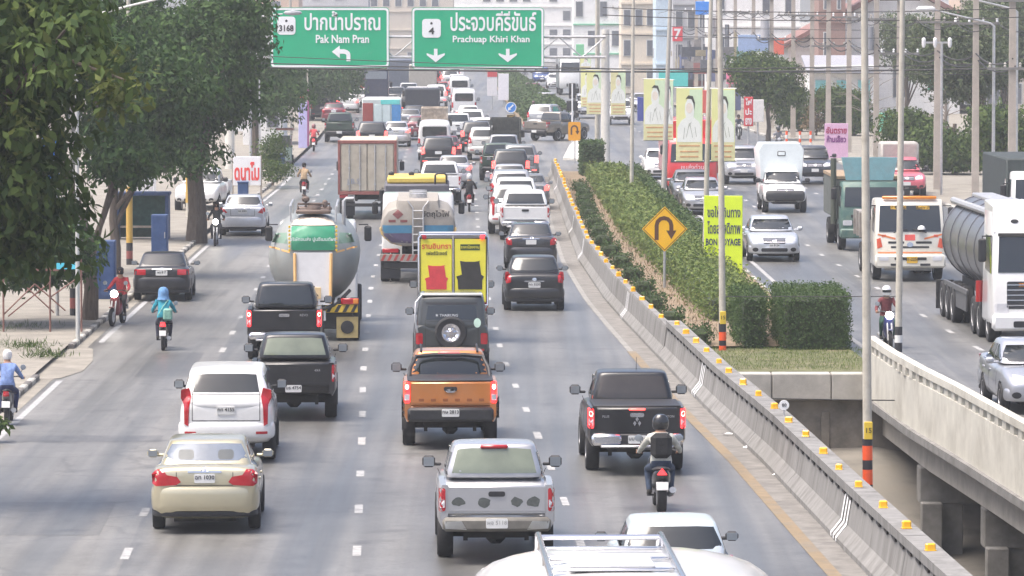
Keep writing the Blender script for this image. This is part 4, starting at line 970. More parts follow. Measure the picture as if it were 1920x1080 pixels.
v.wheels((0, 1.3, 5.8), 1.02, .5, .28, True, dual=(0, 1.3))
place(v.root, 784, 527, 'oil tanker with blue and purple stripes and a ladder on its end', 'truck', QUEUE, sc=(1, 1, .94))
# generic box / tarp / cage lorry seen from behind
def lorry(name, kind, Wb, z0, z1, Lb, col, r=.48, cabc=WHT, ro=1.3, cz=2.5):
    v = Veh(name); chassis(v, -ro, Lb, 1.05)
    yb = -ro - .1
    if kind in ('box', 'tarp'):
        bm = B(); box(bm, (0, yb + Lb / 2, (z0 + z1) / 2), (2 * Wb, Lb, z1 - z0), .05); v.add('cargo_box' if kind == 'box' else 'tarpaulin', bm, col)
    else:
        bm = B(); box(bm, (0, yb + Lb / 2, z0 + .12), (2 * Wb, Lb, .24), .02); v.add('bed', bm, col)
        for y_ in (yb + .04, yb + Lb - .06):
            for k in range(9):
                x = -Wb + 2 * Wb * k / 8; bm = B(); box(bm, (x, y_, (z0 + z1) / 2), (.05, .05, z1 - z0)); v.add('stake', bm, col, False)
            for z in (z0 + (z1 - z0) * .5, z1 - .04):
                bm = B(); box(bm, (0, y_ - .03, z), (2 * Wb, .04, .08)); v.add('slat', bm, col, False)
        for sg in (1, -1):
            bm = B(); box(bm, (sg * (Wb - .02), yb + Lb / 2, (z0 + z1) / 2 + .1), (.04, Lb, z1 - z0 - .2)); v.add('side_panel', bm, col, False)
    for sg in (1, -1):
        bm = B(); box(bm, (sg * (Wb - .22), yb - .02, z0 - .16), (.34, .06, .14), .02); v.add('tail_light', bm, TAIL, False)
        bm = B(); box(bm, (sg * (Wb - .35), -.75, .45), (.6, .03, .6)); v.add('mud_flap', bm, BLACKP, False)
    bm = B(); box(bm, (0, yb + .05, .62), (2 * Wb - .2, .1, .14), .02); v.add('under_bar', bm, DARKM, False)
    cabover(v, Lb + .75 - ro, Wb * .95, .6, cz, paint(*cabc), cz * .64, cz * .92); truck_mirror(v, Wb * .95, Lb - ro + .3, cz * .8)
    v.wheels((0, Lb - ro - .1), Wb - .16, r, .26, True, dual=(0,))
    return v
CONTB = M('weathered_beige', (.46, .42, .34), .7, var=.12, scale=1.5, dirt=(.25, .2, .15, .6), dscale=1.6); RUSTR = M('rust_red_frame', (.26, .09, .075), .7, var=.25, scale=4)
v = lorry('container_truck', 'box', 1.16, 1.15, 3.32, 7.5, CONTB); v.root.scale = (1, 1, .94)
yb = -1.42
for sg in (1, -1):
    bm = B(); box(bm, (sg * 1.12, yb - .02, 2.2), (.1, .08, 2.2), .01); v.add('frame_post', bm, RUSTR, False)
    bm = B(); box(bm, (sg * .53, yb - .015, 2.22), (1.0, .04, 1.98), .01); d_ = v.add('door', bm, CONTB, False)
    for x_ in (.3, .72):
        bm = B(); cyl(bm, (sg * x_, yb - .06, 1.22), (sg * x_, yb - .06, 3.2), .022, n=6); ob('lock_bar', bm, STEEL, d_)
        for z_ in (1.5, 2.2, 2.9):
            bm = B(); box(bm, (sg * x_, yb - .06, z_), (.09, .05, .05)); ob('bracket', bm, STEEL, d_)
bm = B(); box(bm, (0, yb - .01, 3.29), (2.34, .1, .14), .01); v.add('header', bm, RUSTR, False)
bm = B(); box(bm, (0, yb - .01, 1.13), (2.34, .1, .14), .01); v.add('sill', bm, RUSTR, False)
letter(v.root, 'J.B.S', .3, (-.55, yb - .05, 1.62), M('faded_blue', (.25, .28, .36), .7))
place(v.root, 690, 409, 'beige container truck with red door frame ahead of the bulk tanker', 'truck', QUEUE, sc=(1, 1, .94))
CONT = v
v = lorry('cargo_truck', 'tarp', 1.12, 1.0, 2.40, 4.6, M('grey_tarp', (.10, .10, .12), .7, var=.15, bump=.3), cabc=DBL, cz=2.3)
bm = B(); box(bm, (0, 1.2, 2.52), (2.05, 3.6, .22), .05); v.add('roof_board', bm, M('yellow_board', (.68, .5, .1), .5, var=.1), False)
bm = B(); tube(bm, [(.62, -1.2, 2.3), (.64, -1.2, 2.72), (.72, -1.2, 2.78), (.95, -1.2, 2.78), (1.02, -1.2, 2.72), (1.04, -1.2, 2.3)], .04, 6); v.add('hoop', bm, BLACKP, False)
for x_ in (-.9, -.2): 
    bm = B(); lathe(bm, [(.02, 0), (.1, .02), (.1, .1), (.02, .14)], 'z', (x_, 1.2, 2.62), 10); v.add('beacon', bm, BLACKP, False)
place(v.root, 782, 473, 'truck with grey tarpaulin and yellow top board in front of the oil tanker', 'truck', QUEUE)
# pickup with a tall chrome cage and yellow advertising doors, ahead of the off-roader
v = pickup('cage_pickup', GRY, W=.9, H=1.75, rail=1.2, bum=('chrome', .52, .7))
YB = M('yellow_board_print', (.82, .74, .06), .5, var=.04); e = -1.28
bm = B(); box(bm, (0, -.42, 1.95), (1.72, 1.6, 1.5), .02); cg = v.add('cage_body', bm, DARKM, False)
for sg in (1, -1):
    bm = B(); box(bm, (sg * .435, e - .03, 1.86), (.80, .04, 1.62), .01); d_ = v.add('advert_door', bm, YB, False)
    col = M('sofa_red', (.62, .05, .06), .6, var=.15) if sg < 0 else M('sofa_black', (.03, .028, .025), .6, var=.3)
    cx = sg * .43; k = 1 if sg < 0 else 1.18
    bm = B(); extr(bm, [(cx + a * k, 1.38 + b * k) for a, b in ((-.26, 0), (.26, 0), (.26, .2), (.3, .28), (.24, .32), (.2, .6), (.22, .62), (.1, .60), (-.1, .60), (-.22, .62), (-.18, .32), (-.3, .28), (-.27, .2))], 'xz', e - .062, e - .052); ob('sofa_print', bm, col, d_)
    if sg < 0:
        letter(d_, 'รามอินทรา', .18, (cx, e - .056, 2.48), M('print_red', (.7, .05, .05), .5), bold=.012); letter(d_, 'เฟอร์นิเจอร์', .12, (cx, e - .056, 2.30), INK, bold=.012)
        letter(d_, 'f', .14, (cx - .3, e - .056, 1.18), INK, bold=.03); letter(d_, 'ramintra', .07, (cx + .08, e - .056, 1.18), INK)
    else:
        bm = B(); box(bm, (cx, e - .054, 2.46), (.5, .008, .15)); lb = ob('label_strip', bm, M('black_green', (.03, .06, .02), .6), d_); letter(lb, 'ราคาโรงงาน', .10, (cx, e - .062, 2.46), YB, bold=.01)
        letter(d_, 'สวย', .14, (cx, e - .056, 1.22), INK, bold=.012); letter(d_, '081-552', .07, (cx + .1, e - .056, 1.12), M('print_red', (.7, .05, .05), .5))
bm = B()
tube(bm, [(-.88, e - .05, .98), (-.88, e - .05, 2.7), (-.82, e - .05, 2.78), (.82, e - .05, 2.78), (.88, e - .05, 2.7), (.88, e - .05, .98), (-.88, e - .05, .98)], .035, 8)
tube(bm, [(0, e - .05, .98), (0, e - .05, 2.78)], .025, 6)
for sg in (1, -1): tube(bm, [(sg * .86, e, 2.75), (sg * .86, .4, 2.75), (sg * .86, .4, 1.1)], .03, 6)
tube(bm, [(-.86, .4, 2.75), (.86, .4, 2.75)], .03, 6)
v.add('cage_frame', bm, CHROME, False)
for sg in (1, -1):
    bm = B(); lathe(bm, [(.02, -.04), (.06, -.03), (.06, .02), (.02, .03)], 'y', (sg * .74, e - .09, 2.72), 10); v.add('marker_lamp', bm, TAIL_ON if sg > 0 else TAIL, False)
place(v.root, 849, 637, 'pickup with chrome cage and yellow sofa advertising doors', 'pickup', QUEUE)
# ---------------------------------------------------------------- oncoming trucks and cars on the right
v = Veh('dump_truck'); chassis(v, -1.4, 5.2, 1.0); CRM = paint('cream_white', (.72, .69, .60))
cb = cabover(v, 6.0, 1.1, .45, 2.55, CRM, 1.55, 2.36); yf = 6.0; wbh = 4.9
v.decal('grille_slot', BLACKP, rrect(-.68, 1.18, -.18, 1.25, .02), 'F', .01, .02); v.decal('grille_slot', BLACKP, rrect(.18, 1.18, .68, 1.25, .02), 'F', .01, .02)
v.decal('grille_slot', BLACKP, rrect(-.6, 1.04, .6, 1.1, .02), 'F', .01, .02); v.decal('emblem', CHROME, ell(0, 1.15, .1, .08), 'F', .02, .02)
v.decal('corner_lamp', M('orange_red_lens', (.6, .1, .05), .3), [(.86, 1.08), (1.02, 1.02), (1.04, 1.32), (.92, 1.36)], 'F', .012, .03, True)
v.decal('red_mark', M('red_mark', (.75, .12, .1), .5), rrect(-.16, 1.28, .16, 1.46, .01), 'F', .008, .01)
v.decal('red_mark', M('red_mark', (.75, .12, .1), .5), rrect(.74, 1.38, .88, 1.46, .01), 'F', .008, .01, True)
bm = B(); box(bm, (0, yf + .08, .64), (2.2, .3, .42), .06); v.add('bumper', bm, CRM)
v.decal('headlight', WHITELENS, rrect(.68, .66, .98, .80, .05), 'F', .012, .03, True); v.decal('air_slot', BLACKP, rrect(-.5, .68, .5, .76, .03), 'F', .012, .02); v.decal('air_slot', BLACKP, rrect(.3, .5, .62, .57, .02), 'F', .012, .02, True)
v.plate('81-2250', -.05, .68, 'F', .34, .2, True)
v.decal('sun_strip', M('amber_sticker', (.75, .45, .05), .5), rrect(-.62, 2.24, -.2, 2.35, .01), 'F', .02, .01); v.decal('sun_strip', M('amber_sticker', (.75, .45, .05), .5), rrect(.1, 2.24, .6, 2.35, .01), 'F', .02, .01)
OST = M('orange_stripe', (.7, .22, .08), .5, var=.1)
v.decal('stripe', OST, [(.45, 1.30), (1.0, 1.44), (1.0, 1.49), (.45, 1.36)], 'F', .008, .01, True); v.decal('stripe', OST, rrect(-1.0, .88, 1.0, .92, .01), 'F', .01, .01)
bm = B(); box(bm, (0, yf - .35, 2.6), (1.7, .12, .1), .03); v.add('roof_marker', bm, AMBERLENS, False)
bm = B(); lathe(bm, [(.01, .09), (.09, .06), (.12, 0), (.12, -.04)], 'z', (-.35, yf + .06, 1.66), 14); v.add('dash_helmet', bm, WHITEP, False)
for sg in (1, -1):
    bm = B(); box(bm, (sg * .3, yf + .03, 1.58), (.45, .03, .03), .008, ry=sg * .25); v.add('wiper', bm, BLACKP, False)
DIRTG = M('dump_grey', (.30, .28, .26), .7, var=.2, dirt=(.2, .16, .12, .6))
bm = B(); extr(bm, [(-1.12, 1.15), (1.12, 1.15), (1.14, 1.95), (-1.14, 1.95)], 'xz', -1.5, 4.1); v.add('dump_bed', bm, DIRTG)
for k in range(5):
    for sg in (1, -1):
        bm = B(); box(bm, (sg * 1.16, -1.2 + k * 1.2, 1.55), (.08, .1, .8)); v.add('bed_rib', bm, DIRTG, False)
bm = B(); box(bm, (0, 5.4, .35), (1.5, .06, .08)); v.add('crossbar', bm, STEEL, False)
truck_mirror(v, 1.1, 5.75, 2.1); v.wheels((0, 1.3, wbh), .96, .48, .26, True, dual=(0, 1.3))
place(v.root, 1700, 524, 'cream white cab-over dump truck with orange corner lamps', 'truck', ONC, True, wbh)
# green truck with teal wind deflector
v = Veh('cargo_truck'); chassis(v, -1.4, 5.6, 1.0); GC = M('military_green', (.06, .13, .115), .5, var=.25, scale=2, dirt=(.25, .24, .15, .5)); TL = M('teal_board', (.20, .38, .41), .5, var=.1, dirt=(.25, .3, .3, .5))
cabover(v, 6.2, 1.05, .45, 2.4, GC, 1.55, 2.22)
bm = B(); extr(bm, [(-.98, 3.25), (.98, 3.25), (.82, 2.45), (-.82, 2.45)], 'xz', 5.35, 5.55); v.add('wind_deflector', bm, TL)
bm = B(); box(bm, (0, 1.8, 1.75), (2.2, 6.4, 1.4), .04); v.add('cargo_body', bm, M('dark_cargo', (.10, .11, .10), .8, var=.3), False)
bm = B(); box(bm, (0, 1.8, 2.52), (2.24, 6.4, .1)); v.add('cargo_rail', bm, M('rusty_rail', (.3, .22, .14), .8, var=.3), False)
bm = B(); box(bm, (0, 6.25, .62), (2.15, .3, .34), .05); v.add('bumper', bm, GC)
for z_ in (1.02, 1.22): v.decal('grille_slot', BLACKP, rrect(-.7, z_ - .05, .7, z_ + .05, .02), 'F', .01, .02)
letter(v.root, 'ISUZU', .14, (0, 6.24, 1.38), WHITEP, math.pi)
v.decal('headlight', WHITELENS, rrect(.66, .9, .98, 1.08, .04), 'F', .012, .03, True); v.plate('', 0, .6, 'F', yellow=True)
bm = B()
for sg in (1,): tube(bm, [(1.22, 5.0, .9), (1.22, 5.0, 3.2)], .1, 8)
v.add('exhaust_stack', bm, M('dark_stack', (.07, .08, .06), .7), False)
truck_mirror(v, 1.08, 5.9, 2.0); v.wheels((0, 5.1), .94, .47, .26, True, dual=(0,))
place(v.root, 1628, 468, 'dark green truck with teal wind deflector above its cab', 'truck', ONC, True, 5.1)
# white articulated truck with silver tank trailer
v = Veh('tank_truck'); chassis(v, -1.0, 10.5, 1.1); yf = 11.6
cabover(v, yf, 1.22, .5, 3.45, paint(*WHT), 1.85, 2.75, 2.2)
bm = B(); extr(bm, [(yf - .28, 2.86), (yf - .5, 3.5), (yf - 2.2, 3.62), (yf - 2.2, 2.86)], 'yz', -1.16, 1.16); v.add('wind_deflector', bm, paint(*WHT))
v.decal('vent', BLACKP, ell(.62, 3.14, .1, .05), 'F', .012, .02, True)
v.decal('grille', M('dark_grille', (.05, .05, .055), .4, .3), rrect(-.85, .92, .85, 1.62, .05), 'F', .012, .02)
for k in range(5): v.decal('grille_bar', CHROME, rrect(-.85, 1.0 + k * .13, .85, 1.03 + k * .13, .01), 'F', .022, .02)
bm = B(); box(bm, (0, yf + .05, .58), (2.46, .3, .42), .07); v.add('bumper', bm, paint(*WHT))
v.decal('headlight', WHITELENS, rrect(.8, .82, 1.16, 1.06, .05), 'F', .012, .04, True); v.decal('bumper_intake', BLACKP, rrect(-.7, .46, .7, .62, .04), 'F', .012, .03); v.decal('marker_lamp', AMBERLENS, rrect(.3, 1.48, .55, 1.58, .02), 'F', .012, .02, True)
v.decal('sun_visor', DARKM, rrect(-1.05, 2.76, 1.05, 2.84, .02), 'F', .06, .08); v.plate('70-4412', 0, .6, 'F', .34, .2, True)
ALU = M('polished_tank', (.17, .17, .18), .28, .5, var=.12, scale=.8, dirt=(.25, .25, .25, .5))
bm = B(); lathe(bm, [(.4, -1.2), (.85, -1.1), (1.1, -.8), (1.16, -.3), (1.16, 8.4), (1.1, 8.8), (.8, 9.05), (.3, 9.1)], 'y', (0, 0, 2.2), 36); v.add('tank', bm, ALU)
for y_ in (0, 1.8, 3.6, 5.4, 7.2):
    bm = B(); lathe(bm, [(1.165, -.04), (1.19, -.03), (1.19, .03), (1.165, .04)], 'y', (0, y_, 2.2), 36); v.add('tank_band', bm, ALU, False)
bm = B(); box(bm, (0, 3.5, 3.36), (.6, 8, .12), .03); v.add('walkway', bm, STEEL, False)
bm = B(); cyl(bm, (0, 7.9, 3.42), (0, 8.6, 3.42), .16, n=12); cyl(bm, (-.8, -.6, 3.2), (-.8, 8.2, 3.2), .1, n=8); cyl(bm, (.8, -.6, 3.2), (.8, 8.2, 3.2), .1, n=8); v.add('rail_pipe', bm, STEEL, False)
for sg in (1, -1):
    bm = B(); box(bm, (sg * 1.16, 3.2, 1.0), (.06, 5.2, .16), .02); v.add('side_guard', bm, M('grey_skirt', (.12, .12, .125), .5, .3), False)
    bm = B(); box(bm, (sg * 1.12, 3.2, .7), (.05, 4.2, .5), .02); v.add('side_skirt', bm, M('grey_skirt', (.2, .2, .2), .5, .3), False)
    bm = B(); box(bm, (sg * .95, -1.3, .55), (.5, .04, .8), .01); v.add('mud_flap', bm, BLACKP, False)
    bm = B(); cyl(bm, (sg * 1.22, 8.9, .95), (sg * 1.22, 8.9, 1.5), .1, n=10); v.add('extinguisher', bm, paint(*RED), False)
truck_mirror(v, 1.24, yf - .35, 2.4, .6); v.wheels((0, 1.25, 2.5, 7.2, 8.45, 10.4), 1.06, .5, .28, True, dual=(0, 1.25, 2.5, 7.2, 8.45))
place(v.root, 1938, 641, 'white truck pulling a polished silver tank at the right edge', 'truck', ONC, True, 10.4)
# red truck behind the banners
v = Veh('cargo_truck'); chassis(v, -1.4, 5.6, 1.0); RD = paint('truck_red', (.62, .03, .035), .1, .4)
cabover(v, 6.2, 1.1, .5, 2.6, RD, 1.55, 2.35); bm = B(); box(bm, (0, 1.9, 2.2), (2.4, 6.3, 2.4), .05); v.add('cargo_box', bm, RD)
letter(v.root, 'ขนส่งด่วน', .26, (0, 6.26, 1.32), WHITEP, math.pi); letter(v.root, 'service', .12, (0, 6.26, 1.08), WHITEP, math.pi)
bm = B(); box(bm, (0, 6.22, .66), (2.2, .3, .4), .06); v.add('bumper', bm, RD); v.decal('headlight', WHITELENS, rrect(.7, .62, 1.02, .82, .06), 'F', .012, .03, True)
truck_mirror(v, 1.12, 5.95, 2.1); v.wheels((0, 5.1), .98, .48, .26, True, dual=(0,))
place(v.root, 1296, 368, 'red box truck partly behind the yellow banners', 'truck', ONC, True, 5.1)
REDT = v
# saloon facing us
c = saloon('sedan', ('pearl_silver', (.60, .62, .65), .5, .32), W=.88, ro=.98, wb=2.6, fo=.92, H=1.46, belt=.95, deck=1.06, hood=.98, fplate='กง 8124', tail=[(.6, .84), (.8, .84), (.83, 1.0), (.7, 1.03), (.6, .95)])
place(c, 1449, 489, 'silver sedan driving towards the camera beside the lime sign', 'car', ONC, True, 2.6)
SEDF = c
c = copy_tree(c); place(c, 1950, 772, 'silver grey sedan cut by the right edge below the tank truck', 'car', ONC, True, 2.6); repaint(c, {'paint_': paint('silver_grey', (.42, .43, .46), .5, .33)})
v = pickup('pickup_truck', WHT, W=.91, H=1.76, rail=1.2, belt=1.15, hood=1.1, fplate='บล 91', bum=('dark', .5, .7))
GB = M('glossy_white_box', (.74, .80, .80), .35, var=.04, coat=.4)
bm = B(); loft(bm, [[(x * k, y_, 1.30 + (z - 1.30) * 1.0) for x, z in ((-.88, 1.30), (.88, 1.30), (.98, 2.5), (.80, 2.78), (-.80, 2.78), (-.98, 2.5))] for y_, k in ((-1.5, 1), (.9, 1), (1.35, .94))]); v.add('cargo_box', bm, GB)
bm = B(); box(bm, (0, 1.36, 2.36), (.34, .04, .2), .02); w_ = v.add('vent_window', bm, BLACKP, False); bm = B(); box(bm, (0, 1.385, 2.36), (.27, .02, .13), .02); ob('pane', bm, GB, w_)
v.decal('bumper_guard', BLACKP, rrect(-.8, .5, .8, .92, .12), 'F', .05, .06); v.plate('บล 91', 0, .74, 'F')
place(v.root, 1470, 398, 'white pickup with a tall white cargo box over its cab', 'pickup', ONC, True, 3.05)
# ---------------------------------------------------------------- recoloured copies farther up the road
def P(n): return paint(*n)
SUVX = suv('sport_utility', SLV, W=.91, H=1.78, tail=[(.68, .95), (.86, .92), (.87, 1.25), (.72, 1.28)], gl=(1.30, 1.64, .66, .58), ptxt='', fplate='')
PKX = pickup('pickup_truck', SLV, tail=(.80, .905, .86, 1.2), ptxt='', fplate='')
BASE = {'sedan': SEDG, 'silver': SEDS, 'front': SEDF, 'suv': SUVX.root, 'pickup': PKX.root, 'canopy': PKCAN.root, 'van': VAN.root, 'hatch': HATCH, 'suvw': SUVW.root, 'truck': None}
FO = {'sedan': 2.55, 'silver': 2.6, 'front': 2.6, 'suv': 2.8, 'pickup': 3.05, 'canopy': 3.05, 'van': 2.57, 'hatch': 2.46, 'suvw': 2.8}
used = {'suv': False, 'pickup': False, 'van': False}
CATS = {'sedan': 'car', 'silver': 'car', 'front': 'car', 'suv': 'car', 'suvw': 'car', 'hatch': 'car', 'pickup': 'pickup', 'canopy': 'pickup', 'van': 'van'}
def far(kind, col, px, py, label, on=False, opp=False, rz=None, group=None):
    if kind in used and not used[kind]: r_ = BASE[kind]; used[kind] = True
    else: r_ = copy_tree(BASE[kind])
    sw = {'paint_': P(col)}
    if on: sw['tail_lens'] = BRAKE_ON
    repaint(r_, sw)
    return place(r_, px, py, label, CATS[kind], group or (ONC if opp else QUEUE), opp, FO[kind] if opp else 0, rz)
WA, BA = 'white', 'black'
# median lane queue, nearest first
far('suvw', WHT, 962, 438, 'white sport utility vehicle half hidden just ahead of the white canopy pickup')
far('canopy', WHT, 966, 420, 'white canopy pickup, second ahead of the dark grey sedan')
far('suv', SLV, 958, 400, 'silver grey sport utility vehicle with dark rear window in the median lane queue')
far('sedan', GRY, 992, 392, 'grey sedan nearest the barrier in the median lane queue', True)
far('silver', SLV, 955, 372, 'silver sedan with lit high brake light, behind the black wagon', True)
far('suv', BLK, 957, 352, 'black sport utility vehicle with glowing red brake bar in the median lane', True)
far('suv', GRY, 975, 340, 'grey sport utility vehicle right of the black wagon with bright brake lights', True)
far('pickup', DGR, 935, 338, 'dark green pickup with empty bed in the median lane queue')
far('pickup', SLV, 945, 318, 'silver pickup following the dark caged truck', True)
far('suv', WHT, 908, 300, 'white sport utility vehicle left of the dark caged truck')
far('suvw', WHT, 909, 278, 'white sport utility vehicle with red brake light by the striped marker sign', True)
far('suv', WHT, 884, 258, 'white sport utility vehicle with wide stance beside the rusty caged truck', True)
far('hatch', WHT, 878, 240, 'small white hatchback in the queue right of the rusty caged truck', True)
far('van', WHT, 870, 222, 'white van with two rear windows in the distant median lane')
far('suv', SLV, 866, 208, 'silver sport utility vehicle between two white vans')
far('van', WHT, 862, 192, 'tall white van, farther of the two vans by the planted median')
far('sedan', GRY, 843, 176, 'grey car near the dark tarpaulin truck in the distance', True)
far('suv', WHT, 845, 166, 'white car small in the distance below the right green sign', True)
far('sedan', BLK, 838, 158, 'black car small in the distance below the right green sign')
# middle lane
far('canopy', WHT, 825, 382, 'white pickup with canopy squeezed beside the yellow topped truck')
far('silver', SLV, 851, 352, 'silver sedan with lit right tail light ahead of the red motorcycle', True)
far('suv', BLK, 822, 322, 'black sport utility vehicle with bright red brake lights in the middle lane', True)
far('sedan', MAR, 836, 306, 'maroon sedan beside the white van in the middle lane', True)
far('van', WHT, 815, 300, 'white van in the middle lane right behind the rusty caged truck')
far('sedan', MAR, 786, 262, 'maroon sedan left of the rusty caged truck')
far('sedan', BLK, 777, 238, 'black sedan behind the dark tarpaulin truck')
far('hatch', WHT, 797, 222, 'small white car right behind the dark tarpaulin truck')
# left lanes
far('silver', ('bright_silver', (.62, .63, .66), .5, .33), 743, 275, 'bright silver sedan right of the teal and red box truck', True)
far('suv', BLK, 698, 287, 'black sport utility vehicle just above the container truck roof', True)
far('pickup', DGR, 637, 266, 'dark green pickup near the red motorcycle on the left')
far('sedan', MAR, 626, 232, 'maroon sedan beyond the dark green pickup on the left')
far('suv', BLK, 606, 228, 'black car under the distant left trees')
far('suv', WHT, 674, 208, 'white sport utility vehicle left of the dark bus', True)
far('sedan', WHT, 652, 212, 'white car between the left trees and the dark bus', True)
far('sedan', SLV, 647, 190, 'silver car far down the left lane', True)
far('suv', DBL, 662, 172, 'dark blue car far down the left lane')
far('hatch', RED, 737, 172, 'red car beside the dark bus', True)
far('pickup', GRY, 742, 205, 'grey pickup right of the dark bus')
far('suv', RED, 812, 164, 'red car with glowing lights in the distance', True)
for kd, cl, px, py, lb in (('suv', GRY, 860, 178, 'grey car by the far planted median ahead of the tall white van'), ('sedan', WHT, 856, 168, 'tiny white car at the head of the median lane queue'), ('hatch', RED, 826, 186, 'tiny red car right of the tan box truck'), ('suv', WHT, 818, 200, 'white car right of the black tarpaulin truck'), ('pickup', SLV, 766, 196, 'silver pickup just left of the black tarpaulin truck'), ('suv', BLK, 770, 216, 'black car left of the black tarpaulin truck, nearer of two'), ('sedan', RED, 690, 178, 'tiny red car left of the tall dark coach'), ('suv', GRY, 640, 206, 'grey car beyond the maroon sedan on the left'), ('hatch', SLV, 676, 164, 'tiny silver car far down the left lanes'), ('sedan', BLK, 704, 160, 'tiny black car in front of the tall dark coach'), ('suv', MAR, 728, 158, 'tiny maroon car below the left green sign edge'), ('van', WHT, 652, 176, 'tiny white van far down the left lanes'), ('suv', BLK, 893, 286, 'black car squeezed left of the white median lane cars'), ('pickup', WHT, 858, 268, 'white pickup between the rusty caged truck and the white cars'), ('sedan', GRY, 768, 246, 'grey sedan ahead of the bright silver sedan'), ('hatch', BLK, 850, 152, 'tiny black car under the middle of the right green sign'), ('suv', SLV, 832, 148, 'tiny silver car under the left arrow of the right green sign'), ('sedan', WHT, 812, 152, 'tiny white car left of the tiny silver car under the right sign'), ('suv', DBL, 790, 160, 'tiny dark blue car ahead of the tan box truck'), ('hatch', WHT, 773, 152, 'tiny white car under the gap between the signs'), ('pickup', RED, 735, 150, 'tiny red pickup under the right end of the left sign'), ('sedan', SLV, 716, 148, 'tiny silver car under the left sign, right of its middle'), ('suv', WHT, 690, 152, 'tiny white car under the left sign, left of its middle'), ('hatch', BLU, 668, 156, 'tiny blue car under the left sign near the trees')):
    far(kd, cl, px, py, lb, True)
# oncoming carriageway
far('suv', SLV, 1393, 345, 'silver sport utility vehicle driving towards the camera right of the banners', opp=True)
far('pickup', ('charcoal', (.05, .055, .065), .3, .35), 1526, 345, 'charcoal pickup behind the tall white box pickup', opp=True)
far('front', SLV, 1318, 402, 'silver car driving in front of the red box truck', opp=True)
far('front', GRY, 1298, 384, 'grey car between the red box truck and the silver car', opp=True)
far('front', WHT, 1240, 336, 'white car at the hedge left of the red box truck', opp=True)
far('pickup', WHT, 1164, 234, 'white pickup under the middle banners', opp=True)
far('suv', SLV, 1102, 222, 'silver car under the leftmost banners', opp=True)
far('silver', SLV, 1024, 210, 'silver sedan driving away from the median opening')
far('sedan', MAR, 1000, 188, 'maroon car on the oncoming side behind the red motorcyclist', opp=True)
far('front', WHT, 1042, 166, 'white car in the distance left of the parked grey bus', opp=True)
far('pickup', BLU, 1016, 160, 'blue pickup in the distance below the gantry truss', opp=True)
far('front', SLV, 1206, 210, 'silver car between the banners in the distance', opp=True)
far('pickup', WHT, 371, 398, 'white pickup parked behind the roadside tree trunk on the left', opp=True, rz=R(176), group='vehicles at the left kerb')
# pickup turning through the median opening
p_ = far('pickup', BRZ, 1024, 264, 'bronze pickup turning across the median opening', rz=R(-32))
far('suv', SLV, 1018, 246, 'pale silver car just beyond the turning bronze pickup', rz=R(-14))
# distant lorries
BUSM = M('bus_dark', (.04, .045, .075), .4, var=.2)
v = lorry('coach', 'box', .9, .7, 3.3, 6.5, BUSM, cz=2.6)
v.decal('rear_window', M('bus_glass', (.22, .25, .28), .1), rrect(-.8, 2.62, .8, 3.2, .08), 'R', .01, .02)
place(v.root, 706, 212, 'tall dark blue coach with pale rear window in the left lane', 'bus', QUEUE)
v = lorry('cargo_truck', 'tarp', 1.22, .95, 2.45, 7.0, M('black_tarp', (.03, .034, .045), .8, var=.2, bump=.3))
place(v.root, 792, 232, 'truck under a black tarpaulin in the middle lane', 'truck', QUEUE)
v = lorry('cargo_truck', 'cage', .76, .9, 2.4, 3.6, M('rusty_sheet', (.55, .47, .38), .8, var=.35, scale=3, dirt=(.25, .16, .1, .7)), r=.36, cz=1.8)
bm = B(); box(bm, (0, -1.3, 1.7), (1.42, .08, 1.3)); v.add('load_board', bm, MATS['rusty_sheet'], False)
place(v.root, 815, 278, 'truck with a rusty pale caged load in the middle lane', 'truck', QUEUE)
v = lorry('cargo_truck', 'cage', .8, .9, 2.35, 3.4, M('dark_cage', (.05, .055, .05), .7, var=.3), r=.36, cz=1.8)
bm = B(); box(bm, (0, -1.2, 1.6), (1.46, .1, 1.36)); v.add('load_cover', bm, M('dark_net', (.06, .065, .06), .8, var=.4, scale=10), False)
place(v.root, 948, 303, 'truck with a dark slatted cage in the median lane queue', 'truck', QUEUE)
v = lorry('cargo_truck', 'box', 1.22, .9, 2.45, 5.0, M('pale_box', (.5, .56, .55), .6, var=.1))
for x_, w_, z0_, z1_, cl in ((-.86, .66, 1.0, 2.2, ('box_red', (.3, .05, .04))), (.92, .56, 1.0, 2.1, ('box_blue', (.06, .25, .55))), (.55, 1.2, 2.12, 2.42, ('box_teal', (.12, .6, .56)))):
    bm = B(); box(bm, (x_, -1.43, (z0_ + z1_) / 2), (w_, .05, z1_ - z0_), .01); v.add('panel', bm, M(cl[0], cl[1], .5, var=.12), False)
for sg in (1, -1):
    bm = B(); box(bm, (sg * .27 + .04, -1.43, 1.55), (.5, .04, 1.1), .01); v.add('door', bm, M('pale_door', (.55, .66, .66), .5), False)
place(v.root, 716, 258, 'box truck with red, teal and blue panels around pale doors', 'truck', QUEUE)
v = lorry('cargo_truck', 'box', 1.2, .8, 3.4, 7.0, M('slate_box', (.10, .12, .16), .5, var=.15)); place(v.root, 752, 184, 'slate blue box truck far off between the two green signs', 'truck', QUEUE)
v = lorry('cargo_truck', 'box', 1.2, .9, 3.0, 6.0, M('tan_box', (.36, .34, .3), .6, var=.15)); place(v.root, 793, 186, 'tan box truck in front of the black tarpaulin truck', 'truck', QUEUE)
v = lorry('coach', 'box', 1.2, .6, 3.3, 8.0, M('coach_grey', (.22, .25, .26), .4, var=.15), cz=3.2); place(v.root, 1072, 178, 'grey coach on the oncoming side left of the banners', 'bus', ONC, True, 6.5)
